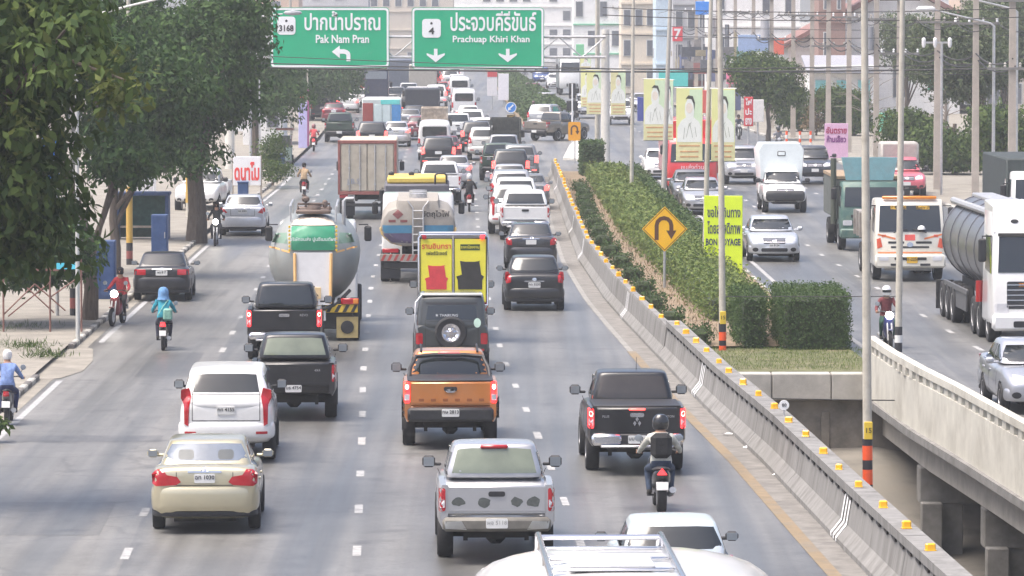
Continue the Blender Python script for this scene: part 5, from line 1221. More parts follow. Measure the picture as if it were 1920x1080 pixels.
v = lorry('cargo_truck', 'tarp', 1.2, .7, 3.6, 7.5, M('dark_canvas', (.035, .045, .045), .8, var=.25, bump=.3), cz=3.2); place(v.root, 1955, 505, 'truck with dark green canvas behind the silver tank at the right edge', 'truck', ONC, True, 6.1)
v = pickup('pickup_truck', ('pink', (.62, .12, .16), .1, .4), W=.9); bm = B(); box(bm, (0, -.4, 1.7), (1.7, 1.6, 1.4), .1); v.add('cargo_cover', bm, M('grey_cover', (.4, .38, .35), .7, var=.15))
place(v.root, 1697, 372, 'pink fronted pickup with grey load at the far pavement', 'pickup', None, True, 3.05)
# ================================================================ motorcycles and riders
def motorcycle(col, lit_tail=True, lit_head=False, sport=False):
    v = Veh('motorcycle'); p = paint(*col); wb = 1.28; r = .30 if sport else .27
    for y_ in (0, wb):
        t, m = wheel_mesh(r, .15 if sport else .10); o = ob('wheel', t, None, v.root, loc=(0, y_, r)); ob('rim', m, None, o)
    k = 1.25 if sport else 1.
    def ring(y_, w_, z0, z1): return [(x * k, y_, z) for x, z in ((w_ * .5, z0), (w_, z0 + (z1 - z0) * .35), (w_ * .9, z1 - .05), (w_ * .45, z1), (-w_ * .45, z1), (-w_ * .9, z1 - .05), (-w_, z0 + (z1 - z0) * .35), (-w_ * .5, z0))]
    bm = B(); loft(bm, [ring(-.28, .06, .66, .80), ring(-.22, .10, .58, .82), ring(0, .13, .45, .78), ring(.3, .13, .34, .74), ring(.55, .10, .25, .5), ring(.8, .10, .28, .5)]); v.add('body', evalmods(bm, 1), p)
    bm = B(); loft(bm, [ring(.82, .15, .3, .72), ring(.9, .17, .4, .98), ring(1.0, .14, .5, 1.0), ring(1.06, .08, .55, .95)]); v.add('leg_shield', evalmods(bm, 1), p)
    bm = B(); loft(bm, [ring(-.3, .09, .8, .86), ring(-.1, .13, .74, .84), ring(.25, .13, .72, .82), ring(.5, .09, .74, .84)]); v.add('seat', evalmods(bm, 1), BLACKP)
    bm = B(); tube(bm, [(-.33, .82, 1.02), (-.2, .9, 1.06), (0, .94, 1.04), (.2, .9, 1.06), (.33, .82, 1.02)], .018, 6); v.add('handlebar', bm, BLACKP, False)
    for sg in (1, -1):
        bm = B(); tube(bm, [(sg * .22, .9, 1.05), (sg * .3, .88, 1.22)], .008, 5); m_ = v.add('mirror_stem', bm, BLACKP, False); bm = B(); lathe(bm, [(.01, -.02), (.065, -.012), (.065, .012), (.01, .02)], 'y', (sg * .32, .87, 1.27), 12); ob('mirror_glass', bm, MIRG, m_)
        bm = B(); tube(bm, [(sg * .06, 1.02, .75), (sg * .06, wb, r)], .025, 6); v.add('fork', bm, STEEL, False)
        bm = B(); box(bm, (sg * .15, .45, .27), (.12, .09, .03), .008); v.add('footrest', bm, BLACKP, False)
    bm = B(); tube(bm, [(.1, .5, .3), (.14, .2, .3), (.17, -.18, .42 if sport else .36)], [.025, .045, .06], 8); v.add('exhaust', bm, STEEL, False)
    v.decal('tail_light', TAIL_ON if lit_tail else TAIL, [(-.08, .68), (.08, .68), (.06, .80), (-.06, .80)] if not sport else [(-.08, .7), (.08, .7), (0, .82)], 'R', .02, .03)
    bm = B(); tube(bm, [(0, -.2, .62), (0, -.3, .5)], .02, 5); box(bm, (0, -.12, .6), (.16, .36, .02), .005, rx=.5); v.add('mudguard', bm, BLACKP, False)
    bm = B(); box(bm, (0, -.32, .5), (.19, .015, .15), .004, rx=-.25); v.add('license_plate', bm, PLATE, False)
    bm = B(); lathe(bm, [(.02, .06), (.09, .04), (.11, .0), (.11, -.04)], 'y', (0, 1.05, .95 if not sport else .9), 14); v.add('headlight', bm, HEAD_ON if lit_head else WHITELENS, False)
    bm = B(); box(bm, (0, wb, r * 2 + .03), (.11, .4, .03), .01); v.add('front_mudguard', bm, p, False)
    return v.root
def skin_mesh(verts, edges, radii, root=0):
    me = bpy.data.meshes.new('tmp'); me.from_pydata(verts, edges, []); o = bpy.data.objects.new('tmp', me); EV.collection.objects.link(o)
    m = o.modifiers.new('skin', 'SKIN'); m.use_smooth_shade = True
    for i, r_ in enumerate(radii):
        sv = me.skin_vertices[0].data[i]; sv.radius = (r_, r_); sv.use_root = (i == root)
    s = o.modifiers.new('s', 'SUBSURF'); s.levels = 1; s.render_levels = 1
    ev = evaluated(o)
    out = B(); t = bpy.data.meshes.new_from_object(ev); out.from_mesh(t); bpy.data.meshes.remove(t); bpy.data.objects.remove(o); bpy.data.meshes.remove(me)
    return out
CL = {}
def cloth(n, c): return M('cloth_' + n, c, .9, var=.3, scale=11, bump=.8)
def rider(label, shirt, trousers, head=('helmet', (.03, .03, .035)), bare=False, lean=.0, bag=None, foot=None, seated=True):
    V = [(0, .12, .86), (0, .15, 1.08), (0, .20 + lean, 1.30), (0, .24 + lean, 1.43), (0, .27 + lean, 1.53), (0, .28 + lean, 1.62)]; Rr = [.15, .14, .145, .06, .095, .085]
    E_ = [(0, 1), (1, 2), (2, 3), (3, 4), (4, 5)]
    for sg in (1, -1):
        n = len(V); V += [(sg * .17, .21 + lean, 1.34), (sg * .30, .36 + lean, 1.12), (sg * .32, .62, 1.04), (sg * .32, .78, 1.03)]; Rr += [.075, .052, .04, .035]
        E_ += [(2, n), (n, n + 1), (n + 1, n + 2), (n + 2, n + 3)]
        n = len(V); V += [(sg * .10, .16, .83), (sg * .19, .60, .74), (sg * .17, .42, .36), (sg * .17, .40, .31), (sg * .18, .56, .29)]; Rr += [.10, .068, .048, .045, .04]
        E_ += [(0, n), (n, n + 1), (n + 1, n + 2), (n + 2, n + 3), (n + 3, n + 4)]
    bm = skin_mesh(V, E_, Rr)
    for sg in (1, -1):
        for k in range(4):
            x = sg * (.29 + k * .022); tube(bm, [(x, .78, 1.05), (x, .835, 1.055), (x, .845, 1.02), (x, .80, 1.0)], [.011, .011, .01, .008], 5)
        tube(bm, [(sg * .285, .76, 1.03), (sg * .27, .80, 1.0), (sg * .28, .83, 1.0)], [.012, .011, .008], 5)
    bm.faces.ensure_lookup_table()
    for f in bm.faces:
        c = f.calc_center_median()
        f.material_index = 1
        if c.z > 1.42 + .0 or (abs(c.x) > .24 and c.y > .68 and c.z > .9): f.material_index = 2
        elif c.z < .36: f.material_index = 3
        elif c.z < .90 and not (abs(c.x) > .24 and c.z > .82) : f.material_index = 0
    o = ob('person', bm, [cloth(*trousers), cloth(*shirt), SKIN, M('shoe', (.05, .045, .04), .8)], None, 60)
    hy = .28 + lean
    kind, hc = head
    bm = B()
    if kind == 'helmet':
        lathe(bm, [(.01, .155), (.07, .14), (.115, .09), (.132, .02), (.13, -.06), (.112, -.12), (.095, -.13)], 'z', (0, hy, 1.60), 20); h = ob('helmet', bm, M('helmet_' + str(hc), hc, .25, coat=.6), o)
        bm = B(); lathe(bm, [(.134, .02), (.135, -.03), (.134, -.055)], 'z', (0, hy + .012, 1.61), 20)
        bmesh.ops.delete(bm, geom=[v_ for v_ in bm.verts if v_.co.y < hy + .05], context='VERTS'); ob('visor', bm, GLASS, h)
    elif kind == 'hood':
        lathe(bm, [(.01, .16), (.08, .145), (.13, .09), (.15, .01), (.15, -.07), (.16, -.15), (.18, -.2)], 'z', (0, hy - .02, 1.60), 18)
        ob('hood', bm, cloth('hood' + str(hc), hc), o)
    else:
        lathe(bm, [(.01, .125), (.06, .115), (.098, .07), (.107, .0), (.1, -.06), (.08, -.1)], 'z', (0, hy - .018, 1.60), 18)
        ob('cap' if kind == 'cap' else 'hair', bm, cloth('hair' + str(hc), hc), o)
    if kind in ('hair', 'cap', 'hood'):
        bm = B(); box(bm, (0, hy + .108, 1.585), (.028, .04, .045), .01); box(bm, (0, hy + .1, 1.545), (.05, .012, .012), .004)
        for sg in (1, -1): box(bm, (sg * .036, hy + .09, 1.615), (.024, .012, .012), .004); box(bm, (sg * .1, hy, 1.595), (.02, .03, .055), .008)
        ob('face_features', bm, SKIN, o)
    if bag:
        bm = B(); box(bm, bag[1], bag[2], min(bag[2]) * .4); b_ = ob(bag[3], bm, cloth(*bag[0]), o)
        bm = B(); tube(bm, [(.14, .14 + lean, 1.40), (.0, .03 + lean, 1.22), (-.14, .0, .98)] if bag[3] == 'shoulder_bag' else [(.1, .1, 1.4), (.14, .25 + lean, 1.41), (.15, .33 + lean, 1.3)], .014, 5); ob('strap', bm, cloth(*bag[0]), b_)
    return tag(o, label, 'person')
def mount(bike, man, px, py, lb, opp=False, group=None, rz=None, sc=.9, wide=1.):
    p = G(px, py); a = heading(p.y, opp) + (math.pi if opp else 0) if rz is None else rz
    d = Vector((-math.sin(a), math.cos(a), 0)); loc = p - d * (1.28 if opp else 0)
    for o in (bike, man): o.location = loc; o.rotation_euler = (0, 0, a); o.scale = (sc * wide, sc, sc)
    tag(bike, lb, 'motorcycle', group)
b_ = motorcycle(('bike_black', (.02, .02, .025), .1, .35)); m_ = rider('person in turquoise hooded jacket riding away on a motorcycle at left', ('turquoise', (.04, .32, .42)), ('navy', (.03, .03, .05)), ('hood', (.12, .25, .45)), bag=(('green_print', (.22, .42, .34)), (.13, .0, 1.0), (.26, .12, .34), 'shoulder_bag'))
mount(b_, m_, 306, 657, 'black motorcycle under the rider in turquoise hooded jacket'); BIKE = b_
b_ = motorcycle(('bike_grey', (.12, .12, .13), .3, .35), False); m_ = rider('person in light blue shirt and white cap riding at the left edge', ('light_blue', (.20, .29, .55)), ('dark_blue', (.04, .05, .12)), ('cap', (.75, .75, .75)))
mount(b_, m_, 13, 797, 'grey motorcycle at the left edge under the rider in light blue shirt')
b_ = motorcycle(('bike_jet', (.012, .012, .014), .1, .3), True, sport=True); m_ = rider('motorcyclist in black helmet with black backpack and patterned pale sleeves', ('pale_pattern', (.50, .50, .45)), ('jeans', (.04, .06, .10)), ('helmet', (.018, .018, .02)), lean=.06, bag=(('black', (.02, .02, .022)), (0, .06, 1.2), (.34, .2, .46), 'backpack'))
mount(b_, m_, 1240, 960, 'black sports motorcycle with red triangular tail light behind the black pickup', sc=.95, wide=1.15)
b_ = motorcycle(('bike_red', (.45, .02, .03), .1, .35), False); m_ = rider('motorcyclist in black jacket and white helmet on a red motorcycle mid road', ('black', (.02, .02, .025)), ('charcoal', (.03, .03, .035)), ('helmet', (.7, .7, .7)), lean=.02)
mount(b_, m_, 880, 397, 'red motorcycle in the middle lane right of the yellow topped truck')
b_ = copy_tree(b_); m_ = rider('bareheaded person in tan shirt riding a red motorcycle beyond the silver parked sedan', ('tan', (.42, .30, .18)), ('dark', (.05, .045, .04)), ('hair', (.015, .012, .012)))
mount(b_, m_, 570, 371, 'red motorcycle of the bareheaded rider in tan shirt')
b_ = copy_tree(b_); repaint(b_, {'tail_lens': TAIL_ON}); m_ = rider('person in pink red jacket riding away under the left trees', ('pinkred', (.55, .08, .09)), ('dark', (.05, .045, .04)), ('helmet', (.2, .06, .06)))
mount(b_, m_, 588, 284, 'red motorcycle with lit tail light under the left trees')
b_ = motorcycle(('bike_black', (.02, .02, .025)), False, True); m_ = rider('dark clothed person riding towards the camera beside the silver parked sedan', ('black', (.02, .02, .025)), ('charcoal', (.03, .03, .035)), ('hair', (.015, .012, .012)))
mount(b_, m_, 403, 462, 'black motorcycle with bright headlight beside the silver parked sedan', True, rz=math.pi)
b_ = motorcycle(('bike_crimson', (.25, .03, .04), .1, .35), False, True); m_ = rider('person in red shirt and dark cap sitting on a motorcycle at the left kerb', ('red_shirt', (.42, .04, .05)), ('charcoal', (.03, .03, .035)), ('cap', (.02, .02, .025)))
mount(b_, m_, 208, 612, 'crimson motorcycle with bright headlight at the left kerb', True, rz=R(170))
b_ = motorcycle(('bike_blue', (.06, .07, .22), .1, .35), False, True); m_ = rider('motorcyclist in white helmet and maroon jacket coming over the right bridge', ('maroon_j', (.16, .04, .045)), ('green_t', (.04, .10, .07)), ('helmet', (.75, .75, .75)))
mount(b_, m_, 1670, 657, 'blue motorcycle with bright headlight behind the banded pole', True)
b_ = copy_tree(BIKE); m_ = rider('distant rider in dark clothes on the far right pavement side', ('slate', (.08, .09, .12)), ('charcoal', (.03, .03, .035)), ('hair', (.015, .012, .012)))
mount(b_, m_, 1387, 262, 'black motorcycle far off right of the banners', True)
b_ = copy_tree(BIKE); repaint(b_, {'paint_': paint('bike_white', (.7, .7, .7))}); m_ = rider('distant rider in red top at the median opening', ('red_top', (.5, .05, .06)), ('charcoal', (.03, .03, .035)), ('helmet', (.1, .03, .03)))
mount(b_, m_, 1001, 232, 'white motorcycle at the median opening', True)
BIKEMAT = None
for i, (px, py) in enumerate(((985, 158), (668, 186), (1462, 290))):
    b_ = copy_tree(BIKE); m_ = rider(('tiny rider far down the oncoming road', 'tiny rider far down the left lane beyond the white car', 'rider in grey behind the tall white box pickup')[i], ('grey%d' % i, (.2, .2, .22)), ('charcoal', (.03, .03, .035)))
    mount(b_, m_, px, py, ('motorcycle far down the oncoming road', 'motorcycle far down the left lane beyond the white car', 'motorcycle behind the tall white box pickup')[i], i != 1)

# ================================================================ gantry signs
GREEN = M('sign_green', (.0, .40, .19), .45, var=.04, scale=1.2, emit=.0); SWHITE = M('sign_white', (.85, .86, .86), .4, var=.03); SYEL = M('sign_yellow', (.9, .50, .015), .4, var=.04); SORG = M('sign_orange', (.85, .38, .02), .45, var=.05)
BROWNK = M('sign_brown', (.11, .045, .02), .5)
def fit(parent, s, w, h, loc, mat, bold=.02, depth=.012, rz=0.):
    """lettering stretched to w metres wide and h metres of x-height box"""
    o = letter(parent, s, 1.0, loc, mat, rz, depth / max(.01, h), bold); bb = [v_.co for v_ in o.data.vertices]
    if not bb: return o
    x0, x1 = min(v_.x for v_ in bb), max(v_.x for v_ in bb); z0, z1 = min(v_.z for v_ in bb), max(v_.z for v_ in bb)
    o.scale = (w / (x1 - x0), h, h / (z1 - z0)); cx, cz = (x0 + x1) / 2 * o.scale[0], (z0 + z1) / 2 * o.scale[2]
    ca = math.cos(rz); o.location = (loc[0] - cx * ca, loc[1] - cx * math.sin(rz), loc[2] - cz); return o
GY = 258.0; sG = FPX / (GY * math.cos(PITCH) + CAM_H * math.sin(PITCH))
def gp(px, py, Y=GY): q = PY(px, py, Y); return q
gantry = thing('gantry', 'steel truss gantry carrying the green road signs over the road', 'gantry', gp(1135, 318)); gantry.location.z = 0
go = gantry.location.copy()
def gsign(x0, y0, x1, y1, label):
    a, b = gp(x0, y0, GY - .6), gp(x1, y1, GY - .6); c = (a + b) / 2; w_, h_ = b.x - a.x, a.z - b.z
    r_ = thing('road_sign', label, 'sign', c)
    bm = B(); extr(bm, rrect(-w_ / 2, -h_ / 2, w_ / 2, h_ / 2, .18), 'xz', 0, .06); ob('panel', bm, GREEN, r_)
    o_ = rrect(-w_ / 2 + .03, -h_ / 2 + .03, w_ / 2 - .03, h_ / 2 - .03, .16); i_ = rrect(-w_ / 2 + .13, -h_ / 2 + .13, w_ / 2 - .13, h_ / 2 - .13, .1)
    bm = B(); vo = [bm.verts.new((x, -.012, z)) for x, z in o_]; vi = [bm.verts.new((x, -.012, z)) for x, z in i_]
    for k in range(len(vo)): bm.faces.new((vo[k], vo[(k + 1) % len(vo)], vi[(k + 1) % len(vo)], vi[k]))
    ob('border', bm, SWHITE, r_, 0)
    return r_, lambda px, py: gp(px, py, GY - .6) - c
def shield(r_, L_, px, py, s, num):
    q = L_(px, py); bm = B(); extr(bm, rrect(q.x - s / 2, q.z - s / 2, q.x + s / 2, q.z + s / 2, .16), 'xz', -.03, -.01); b_ = ob('route_shield', bm, SWHITE, r_)
    fit(b_, num, s * (.8 if len(num) > 1 else .3), s * .36, (q.x, -.036, q.z - s * .14), INK, .03)
    bm = B(); extr(bm, [(q.x, q.z + s * .34), (q.x + .07, q.z + s * .28), (q.x + .04, q.z + s * .2), (q.x - .04, q.z + s * .2), (q.x - .07, q.z + s * .28)], 'xz', -.037, -.031); ob('crest', bm, INK, b_)
def arrow(r_, q, pts, s=1.):
    bm = B(); extr(bm, [(q.x + a * s, q.z + b * s) for a, b in pts], 'xz', -.02, -.008); ob('arrow', bm, SWHITE, r_)
r_, L_ = gsign(507, 14, 730, 127, 'green road sign with left arrow and route 3168, left of the two')
shield(r_, L_, 537, 48, .92, '3168'); q = L_(642, 41); fit(r_, 'ปากน้ำปราณ', 3.85, .98, (q.x, -.016, q.z + .06), SWHITE, .018)
q = L_(642, 73); fit(r_, 'Pak Nam Pran', 2.7, .42, (q.x, -.016, q.z), SWHITE, .02)
q = L_(640, 100); arrow(r_, q, [(-.48, .08), (-.15, .36), (-.15, .18), (.12, .18), (.26, .12), (.32, 0), (.32, -.42), (.46, -.42), (.46, .06), (.36, .26), (.16, .34), (-.15, .34)][:0] + [(-.48, .06), (-.1, .40), (-.1, .16), (.16, .16), (.24, .10), (.28, 0), (.28, -.40), (.46, -.40), (.46, .04), (.38, .22), (.2, .32), (-.1, .32)][:0] + [(-.48, .08), (-.08, .40), (-.08, .21), (.14, .21), (.3, .16), (.42, .06), (.46, -.06), (.46, -.40), (.26, -.40), (.26, -.1), (.22, -.04), (.12, -.02), (-.08, -.02), (-.08, -.24)])
r_, L_ = gsign(772, 14, 1020, 130, 'green road sign with two down arrows and route 4, right of the two')
shield(r_, L_, 809, 53, .95, '4'); q = L_(925, 42); fit(r_, 'ประจวบคีรีขันธ์', 4.35, 1.0, (q.x, -.016, q.z + .06), SWHITE, .018)
q = L_(921, 75); fit(r_, 'Prachuap Khiri Khan', 3.9, .44, (q.x, -.016, q.z), SWHITE, .02)
for px in (817, 952):
    q = L_(px, 104); arrow(r_, q, [(-.09, .34), (.09, .34), (.09, .0), (.46, .12), (.46, .02), (0, -.34), (-.46, .02), (-.46, .12), (-.09, .0)])
def gm(name, bm, mat=STEEL):
    o = ob(name, bm, mat, gantry); o.location = -go; return o
xl = gp(430, 100).x; xr = go.x; zt_, zb_ = gp(1135, 69).z, gp(1135, 107).z
for yy in (GY - .3, GY + .5):
    for z_ in (zt_, zb_): bm = B(); cyl(bm, (xl, yy, z_), (xr, yy, z_), .07, n=8); gm('chord', bm)
    n_ = 16
    for k in range(n_):
        a = xl + (xr - xl) * k / n_; b = xl + (xr - xl) * (k + 1) / n_
        bm = B(); cyl(bm, (a, yy, zb_ if k % 2 else zt_), (b, yy, zt_ if k % 2 else zb_), .04, n=6); gm('brace', bm)
bm = B(); tube(bm, [(xr, GY + .1, 0), (xr, GY + .1, gp(1135, 55).z)], [.26, .2], 14); gm('post', bm, M('pale_post', (.66, .64, .58), .5, var=.08))
bm = B(); tube(bm, [(xl, GY + .1, 0), (xl, GY + .1, gp(1135, 55).z)], [.26, .2], 14); gm('post', bm, MATS['pale_post'])

# ---- roadside signs
def ground_at(px, py): q = G(px, py); q.z = 0; return q
def sz(py): return (py - HORIZ) / CAM_H
b = ground_at(1246, 548); r_ = thing('warning_sign', 'yellow diamond sign with U-turn arrow in the median planting', 'sign', b)
zc = 1.9
bm = B(); cyl(bm, (0, .03, -.05), (0, .03, zc + .3), .04, n=8); ob('post', bm, STEEL, r_)
d_ = .68; dia = [(0, -d_), (d_, 0), (0, d_), (-d_, 0)]
bm = B(); extr(bm, [(x, z + zc) for x, z in dia], 'xz', -.01, .015); pn = ob('panel', bm, SYEL, r_)
bm = B(); vo = [bm.verts.new((x * .95, -.014, zc + z * .95)) for x, z in dia]; vi = [bm.verts.new((x * .91, -.014, zc + z * .91)) for x, z in dia]
for k in range(4): bm.faces.new((vo[k], vo[(k + 1) % 4], vi[(k + 1) % 4], vi[k]))
ob('border', bm, BROWNK, pn, 0)
def uturn(par, cx, cz, s, y, mat):
    bm = B(); P_ = [(-.20, -.30), (-.20, .10)] + [(-.20 + .20 * (1 - math.cos(R(a))), .10 + .2 * math.sin(R(a))) for a in range(30, 181, 30)] + [(.20, -.05)]
    rings = []
    for i, (x, z) in enumerate(P_):
        a_ = P_[max(0, i - 1)]; b_ = P_[min(len(P_) - 1, i + 1)]; t = Vector((b_[0] - a_[0], b_[1] - a_[1])).normalized(); nn = Vector((-t.y, t.x)) * .055
        rings.append([(cx + (x + nn.x) * s, y, cz + (z + nn.y) * s), (cx + (x - nn.x) * s, y, cz + (z - nn.y) * s)])
    vv = [[bm.verts.new(p_) for p_ in r__] for r__ in rings]
    for a_, b_ in zip(vv, vv[1:]): bm.faces.new((a_[0], a_[1], b_[1], b_[0]))
    face(bm, [(cx + x * s, y, cz + z * s) for x, z in ((.06, -.04), (.34, -.04), (.20, -.28))])
    ob('arrow', bm, mat, par, 0)
uturn(pn, -.02, zc, 1.1, -.016, BROWNK)
b = ground_at(1078, 306); r_ = thing('road_sign', 'small orange U-turn sign at the median opening', 'sign', b)
bm = B(); cyl(bm, (0, .03, -.05), (0, .03, 1.9), .035, n=8); ob('post', bm, STEEL, r_)
bm = B(); extr(bm, rrect(-.36, 1.2, .3, 2.2, .08), 'xz', -.01, .015); pn = ob('panel', bm, SORG, r_); uturn(pn, -.03, 1.75, .8, -.016, BROWNK)
# lime sign
b = ground_at(1356, 520); r_ = thing('roadside_sign', 'lime yellow sign with dark Thai lettering and BON VOYAGE', 'sign', b, R(-9))
LIME = M('lime_print', (.66, .83, .03), .5, var=.05); NAVY = M('navy_print', (.05, .06, .10), .6)
bm = B(); box(bm, (0, 0, 1.33), (1.22, .05, 2.5), .01); pn = ob('panel', bm, LIME, r_)
for sg in (1, -1):
    bm = B(); box(bm, (sg * .56, .06, .6), (.07, .07, 1.3)); ob('leg', bm, M('red_leg', (.6, .06, .04), .5), r_)
fit(pn, 'ขอให้เดินทาง', 1.05, .36, (.02, -.03, 2.08), NAVY, .02, .006); fit(pn, 'โดยสวัสดิภาพ', 1.05, .40, (.02, -.03, 1.58), NAVY, .02, .006); fit(pn, 'BON VOYAGE', 1.1, .22, (.0, -.03, 1.12), NAVY, .03, .006)
# blue keep-left disc over striped marker, at the far median nose
b = ground_at(958, 262); r_ = thing('road_sign', 'round blue arrow sign over a black and yellow striped marker', 'sign', b)
s_ = sz(252); bm = B(); cyl(bm, (0, .04, 0), (0, .04, 2.3), .04, n=8); ob('post', bm, STEEL, r_)
bm = B(); cyl(bm, (0, -.01, 2.0), (0, .02, 2.0), .34, n=24); ds = ob('disc', bm, M('sign_blue', (.04, .24, .70), .4), r_)
bm = B(); loft(bm, [[(x, -.016, 2.0 + z) for x, z in ell(0, 0, k, k, 24)] for k in (.34, .30)], False); ob('rim', bm, SWHITE, ds, 0)
bm = B(); extr(bm, [(-.2, 1.8), (.02, 1.86), (-.04, 1.92), (.18, 2.14), (.12, 2.2), (-.1, 1.98), (-.15, 2.03)], 'xz', -.03, -.02); ob('arrow', bm, SWHITE, ds)
bm = B(); box(bm, (0, 0, 1.22), (.5, .03, .66)); mk = ob('marker_board', bm, M('marker_yellow', (.75, .45, .02), .5), r_)
for k in range(3):
    bm = B(); extr(bm, [(-.24, .93 + k * .24), (.24, 1.15 + k * .24 if k < 2 else 1.5), (.24, 1.25 + k * .24 if k < 2 else 1.52), (-.24, 1.05 + k * .24)], 'xz', -.03, -.016); ob('stripe', bm, INK, mk)
b = ground_at(1073, 268); r_ = thing('traffic_light', 'black traffic signal seen from behind on a thin white pole at the median opening', 'traffic light', b)
bm = B(); cyl(bm, (0, .05, 0), (0, .05, 3.6), .05, n=8); ob('pole', bm, WHITEP, r_)
for z_, w_, h_ in ((3.15, .42, .95), (2.25, .7, .62)):
    bm = B(); box(bm, (0, .12, z_), (w_, .16, h_), .04); hs = ob('housing', bm, BLACKP, r_)
    bm = B(); box(bm, (0, .22, z_ + h_ * .2), (w_ * .7, .1, .04)); ob('visor', bm, BLACKP, hs)
bm = B(); pts = [G(px, py) for px, py in ((1056, 300), (1068, 276), (1082, 264), (1094, 268), (1090, 302))]
loft(bm, [[(p_.x - pts[0].x, p_.y - pts[0].y, z) for p_ in pts] for z in (0.005, .13)]); o = ob('median_nose', bm, M('nose_white', (.62, .61, .58), .8, var=.12, dirt=(.4, .38, .34, .5)), None, 0, loc=(pts[0].x, pts[0].y, 0)); o['kind'] = 'structure'
# white panels and statues on the far median
for px, py, wpx, y0, y1, col, lb in ((848 + 75, 205, 19, 135, 180, (.75, .73, .74), 'white and red panel on the far planted median'), (944, 200, 20, 138, 188, (.82, .8, .84), 'plain white banner post on the far planted median'), (866, 160, 8, 130, 152, (.8, .8, .8), 'small white panel far along the planted median')):
    b = ground_at(px, py); s_ = sz(py); r_ = thing('billboard', lb, 'sign', b)
    zt1, zb1 = CAM_H - (y0 - HORIZ) / s_, CAM_H - (y1 - HORIZ) / s_
    bm = B(); box(bm, (0, 0, (zt1 + zb1) / 2), (wpx / s_, .08, zt1 - zb1), .01); pn = ob('panel', bm, M('panel_%d' % px, col, .5, var=.05), r_)
    bm = B(); box(bm, (0, .05, zb1 / 2 + .1), (.1, .08, zb1 + .3)); ob('post', bm, STEEL, r_)
    if px == 923:
        bm = B(); box(bm, (0, -.05, zt1 - .18), (wpx / s_ * .96, .02, .4)); ob('red_header', bm, M('header_red', (.6, .08, .09), .5), pn)
# portrait banners on the lamp posts
BY = M('banner_yellow', (.80, .80, .38), .6, var=.06, scale=.6); BW = M('banner_white', (.82, .84, .78), .6, var=.05); BG = M('banner_green', (.66, .80, .55), .6, var=.05); BH = M('banner_hair', (.08, .08, .07), .7); BO = M('banner_ochre', (.74, .70, .40), .6, var=.1); BT = M('banner_text', (.62, .35, .18), .6, var=.2)
def banner(x0, y0, x1, y1, Y, lb, back=False, rz=0.):
    a, b_ = PY(x0, y0, Y), PY(x1, y1, Y); w_, h_ = b_.x - a.x, a.z - b_.z; c = (a + b_) / 2; c.z = b_.z
    r_ = thing('banner', lb, 'banner', c, rz, 'yellow banners hung along the median')
    bm = B(); box(bm, (0, 0, h_ / 2), (w_, .03, h_)); pn = ob('cloth', bm, BO if back else BY, r_)
    bm = B(); cyl(bm, (-w_ / 2 - .05, .02, h_), (w_ / 2 + .05, .02, h_), .025, n=6); ob('rod', bm, STEEL, r_)
    bm = B(); cyl(bm, (-w_ / 2 - .05, .02, 0), (w_ / 2 + .05, .02, 0), .025, n=6); ob('rod', bm, STEEL, r_)
    bm = B(); extr(bm, [(0, .3 * h_), (w_ * .48, .3 * h_), (w_ * .48, h_ * .98), (0, h_ * .98)], 'xz', -.018, -.016); ob('tint', bm, BG, pn)
    f = [(-.47, .26), (.47, .26), (.46, .46), (.36, .54), (.16, .60), (.18, .66), (.18, .78), (.09, .85), (-.07, .85), (-.16, .78), (-.17, .66), (-.13, .60), (-.32, .55), (-.45, .46)]
    bm = B(); extr(bm, [(x * w_, z * h_) for x, z in f], 'xz', -.024, -.02); fg = ob('printed_figure', bm, BW, pn)
    bm = B(); extr(bm, [(x * w_, z * h_) for x, z in ((.18, .70), (.21, .80), (.13, .89), (-.04, .90), (-.15, .85), (-.05, .855), (.07, .85), (.15, .79))], 'xz', -.03, -.026); ob('printed_hair', bm, BH, fg)
    for x_, z_, l_, a_ in ((-.06, .42, .2, .2), (.07, .42, .2, -.2), (.02, .5, .08, .5), (-.2, .38, .16, .1), (.24, .4, .14, -.15)):
        bm = B(); box(bm, (x_ * w_, -.026, z_ * h_), (.014, .004, l_ * h_), ry=a_); ob('printed_fold', bm, M('banner_fold', (.35, .36, .30), .7), fg)
    bm = B(); extr(bm, ell(.0, .725 * h_, .13 * w_, .075 * h_, 12), 'xz', -.0265, -.0245); ob('printed_face', bm, M('banner_face', (.78, .70, .60), .7), fg)
    bm = B(); box(bm, (0, -.02, h_ * .13), (w_ * .97, .01, h_ * .25)); lw = ob('text_field', bm, BO, pn)
    for z_ in (.06, .13, .21):
        bm = B(); box(bm, (0, -.028, h_ * z_), (w_ * (.7 if z_ < .2 else .8), .006, h_ * .02)); ob('text_line', bm, BT, lw)
    return r_
banner(1207, 148, 1249, 263, 210, 'yellow portrait banner left of the red truck'); banner(1268, 165, 1317, 302, 163, 'largest yellow portrait banner in front of the red truck', False); banner(1334, 166, 1378, 302, 164, 'yellow portrait banner right of the tall pole by the red truck')
banner(1089, 130, 1112, 200, 290, 'leftmost pale yellow portrait banner'); banner(1100, 131, 1133, 214, 268, 'yellow portrait banner left of the pale gantry post'); banner(1145, 132, 1173, 215, 262, 'faded banner right of the pale gantry post', True)
banner(1248, 150, 1262, 262, 215, 'narrow faded banner behind the tall pole by the red truck', True); banner(1088, 108, 1108, 130, 330, 'small pale banner above the leftmost banner')

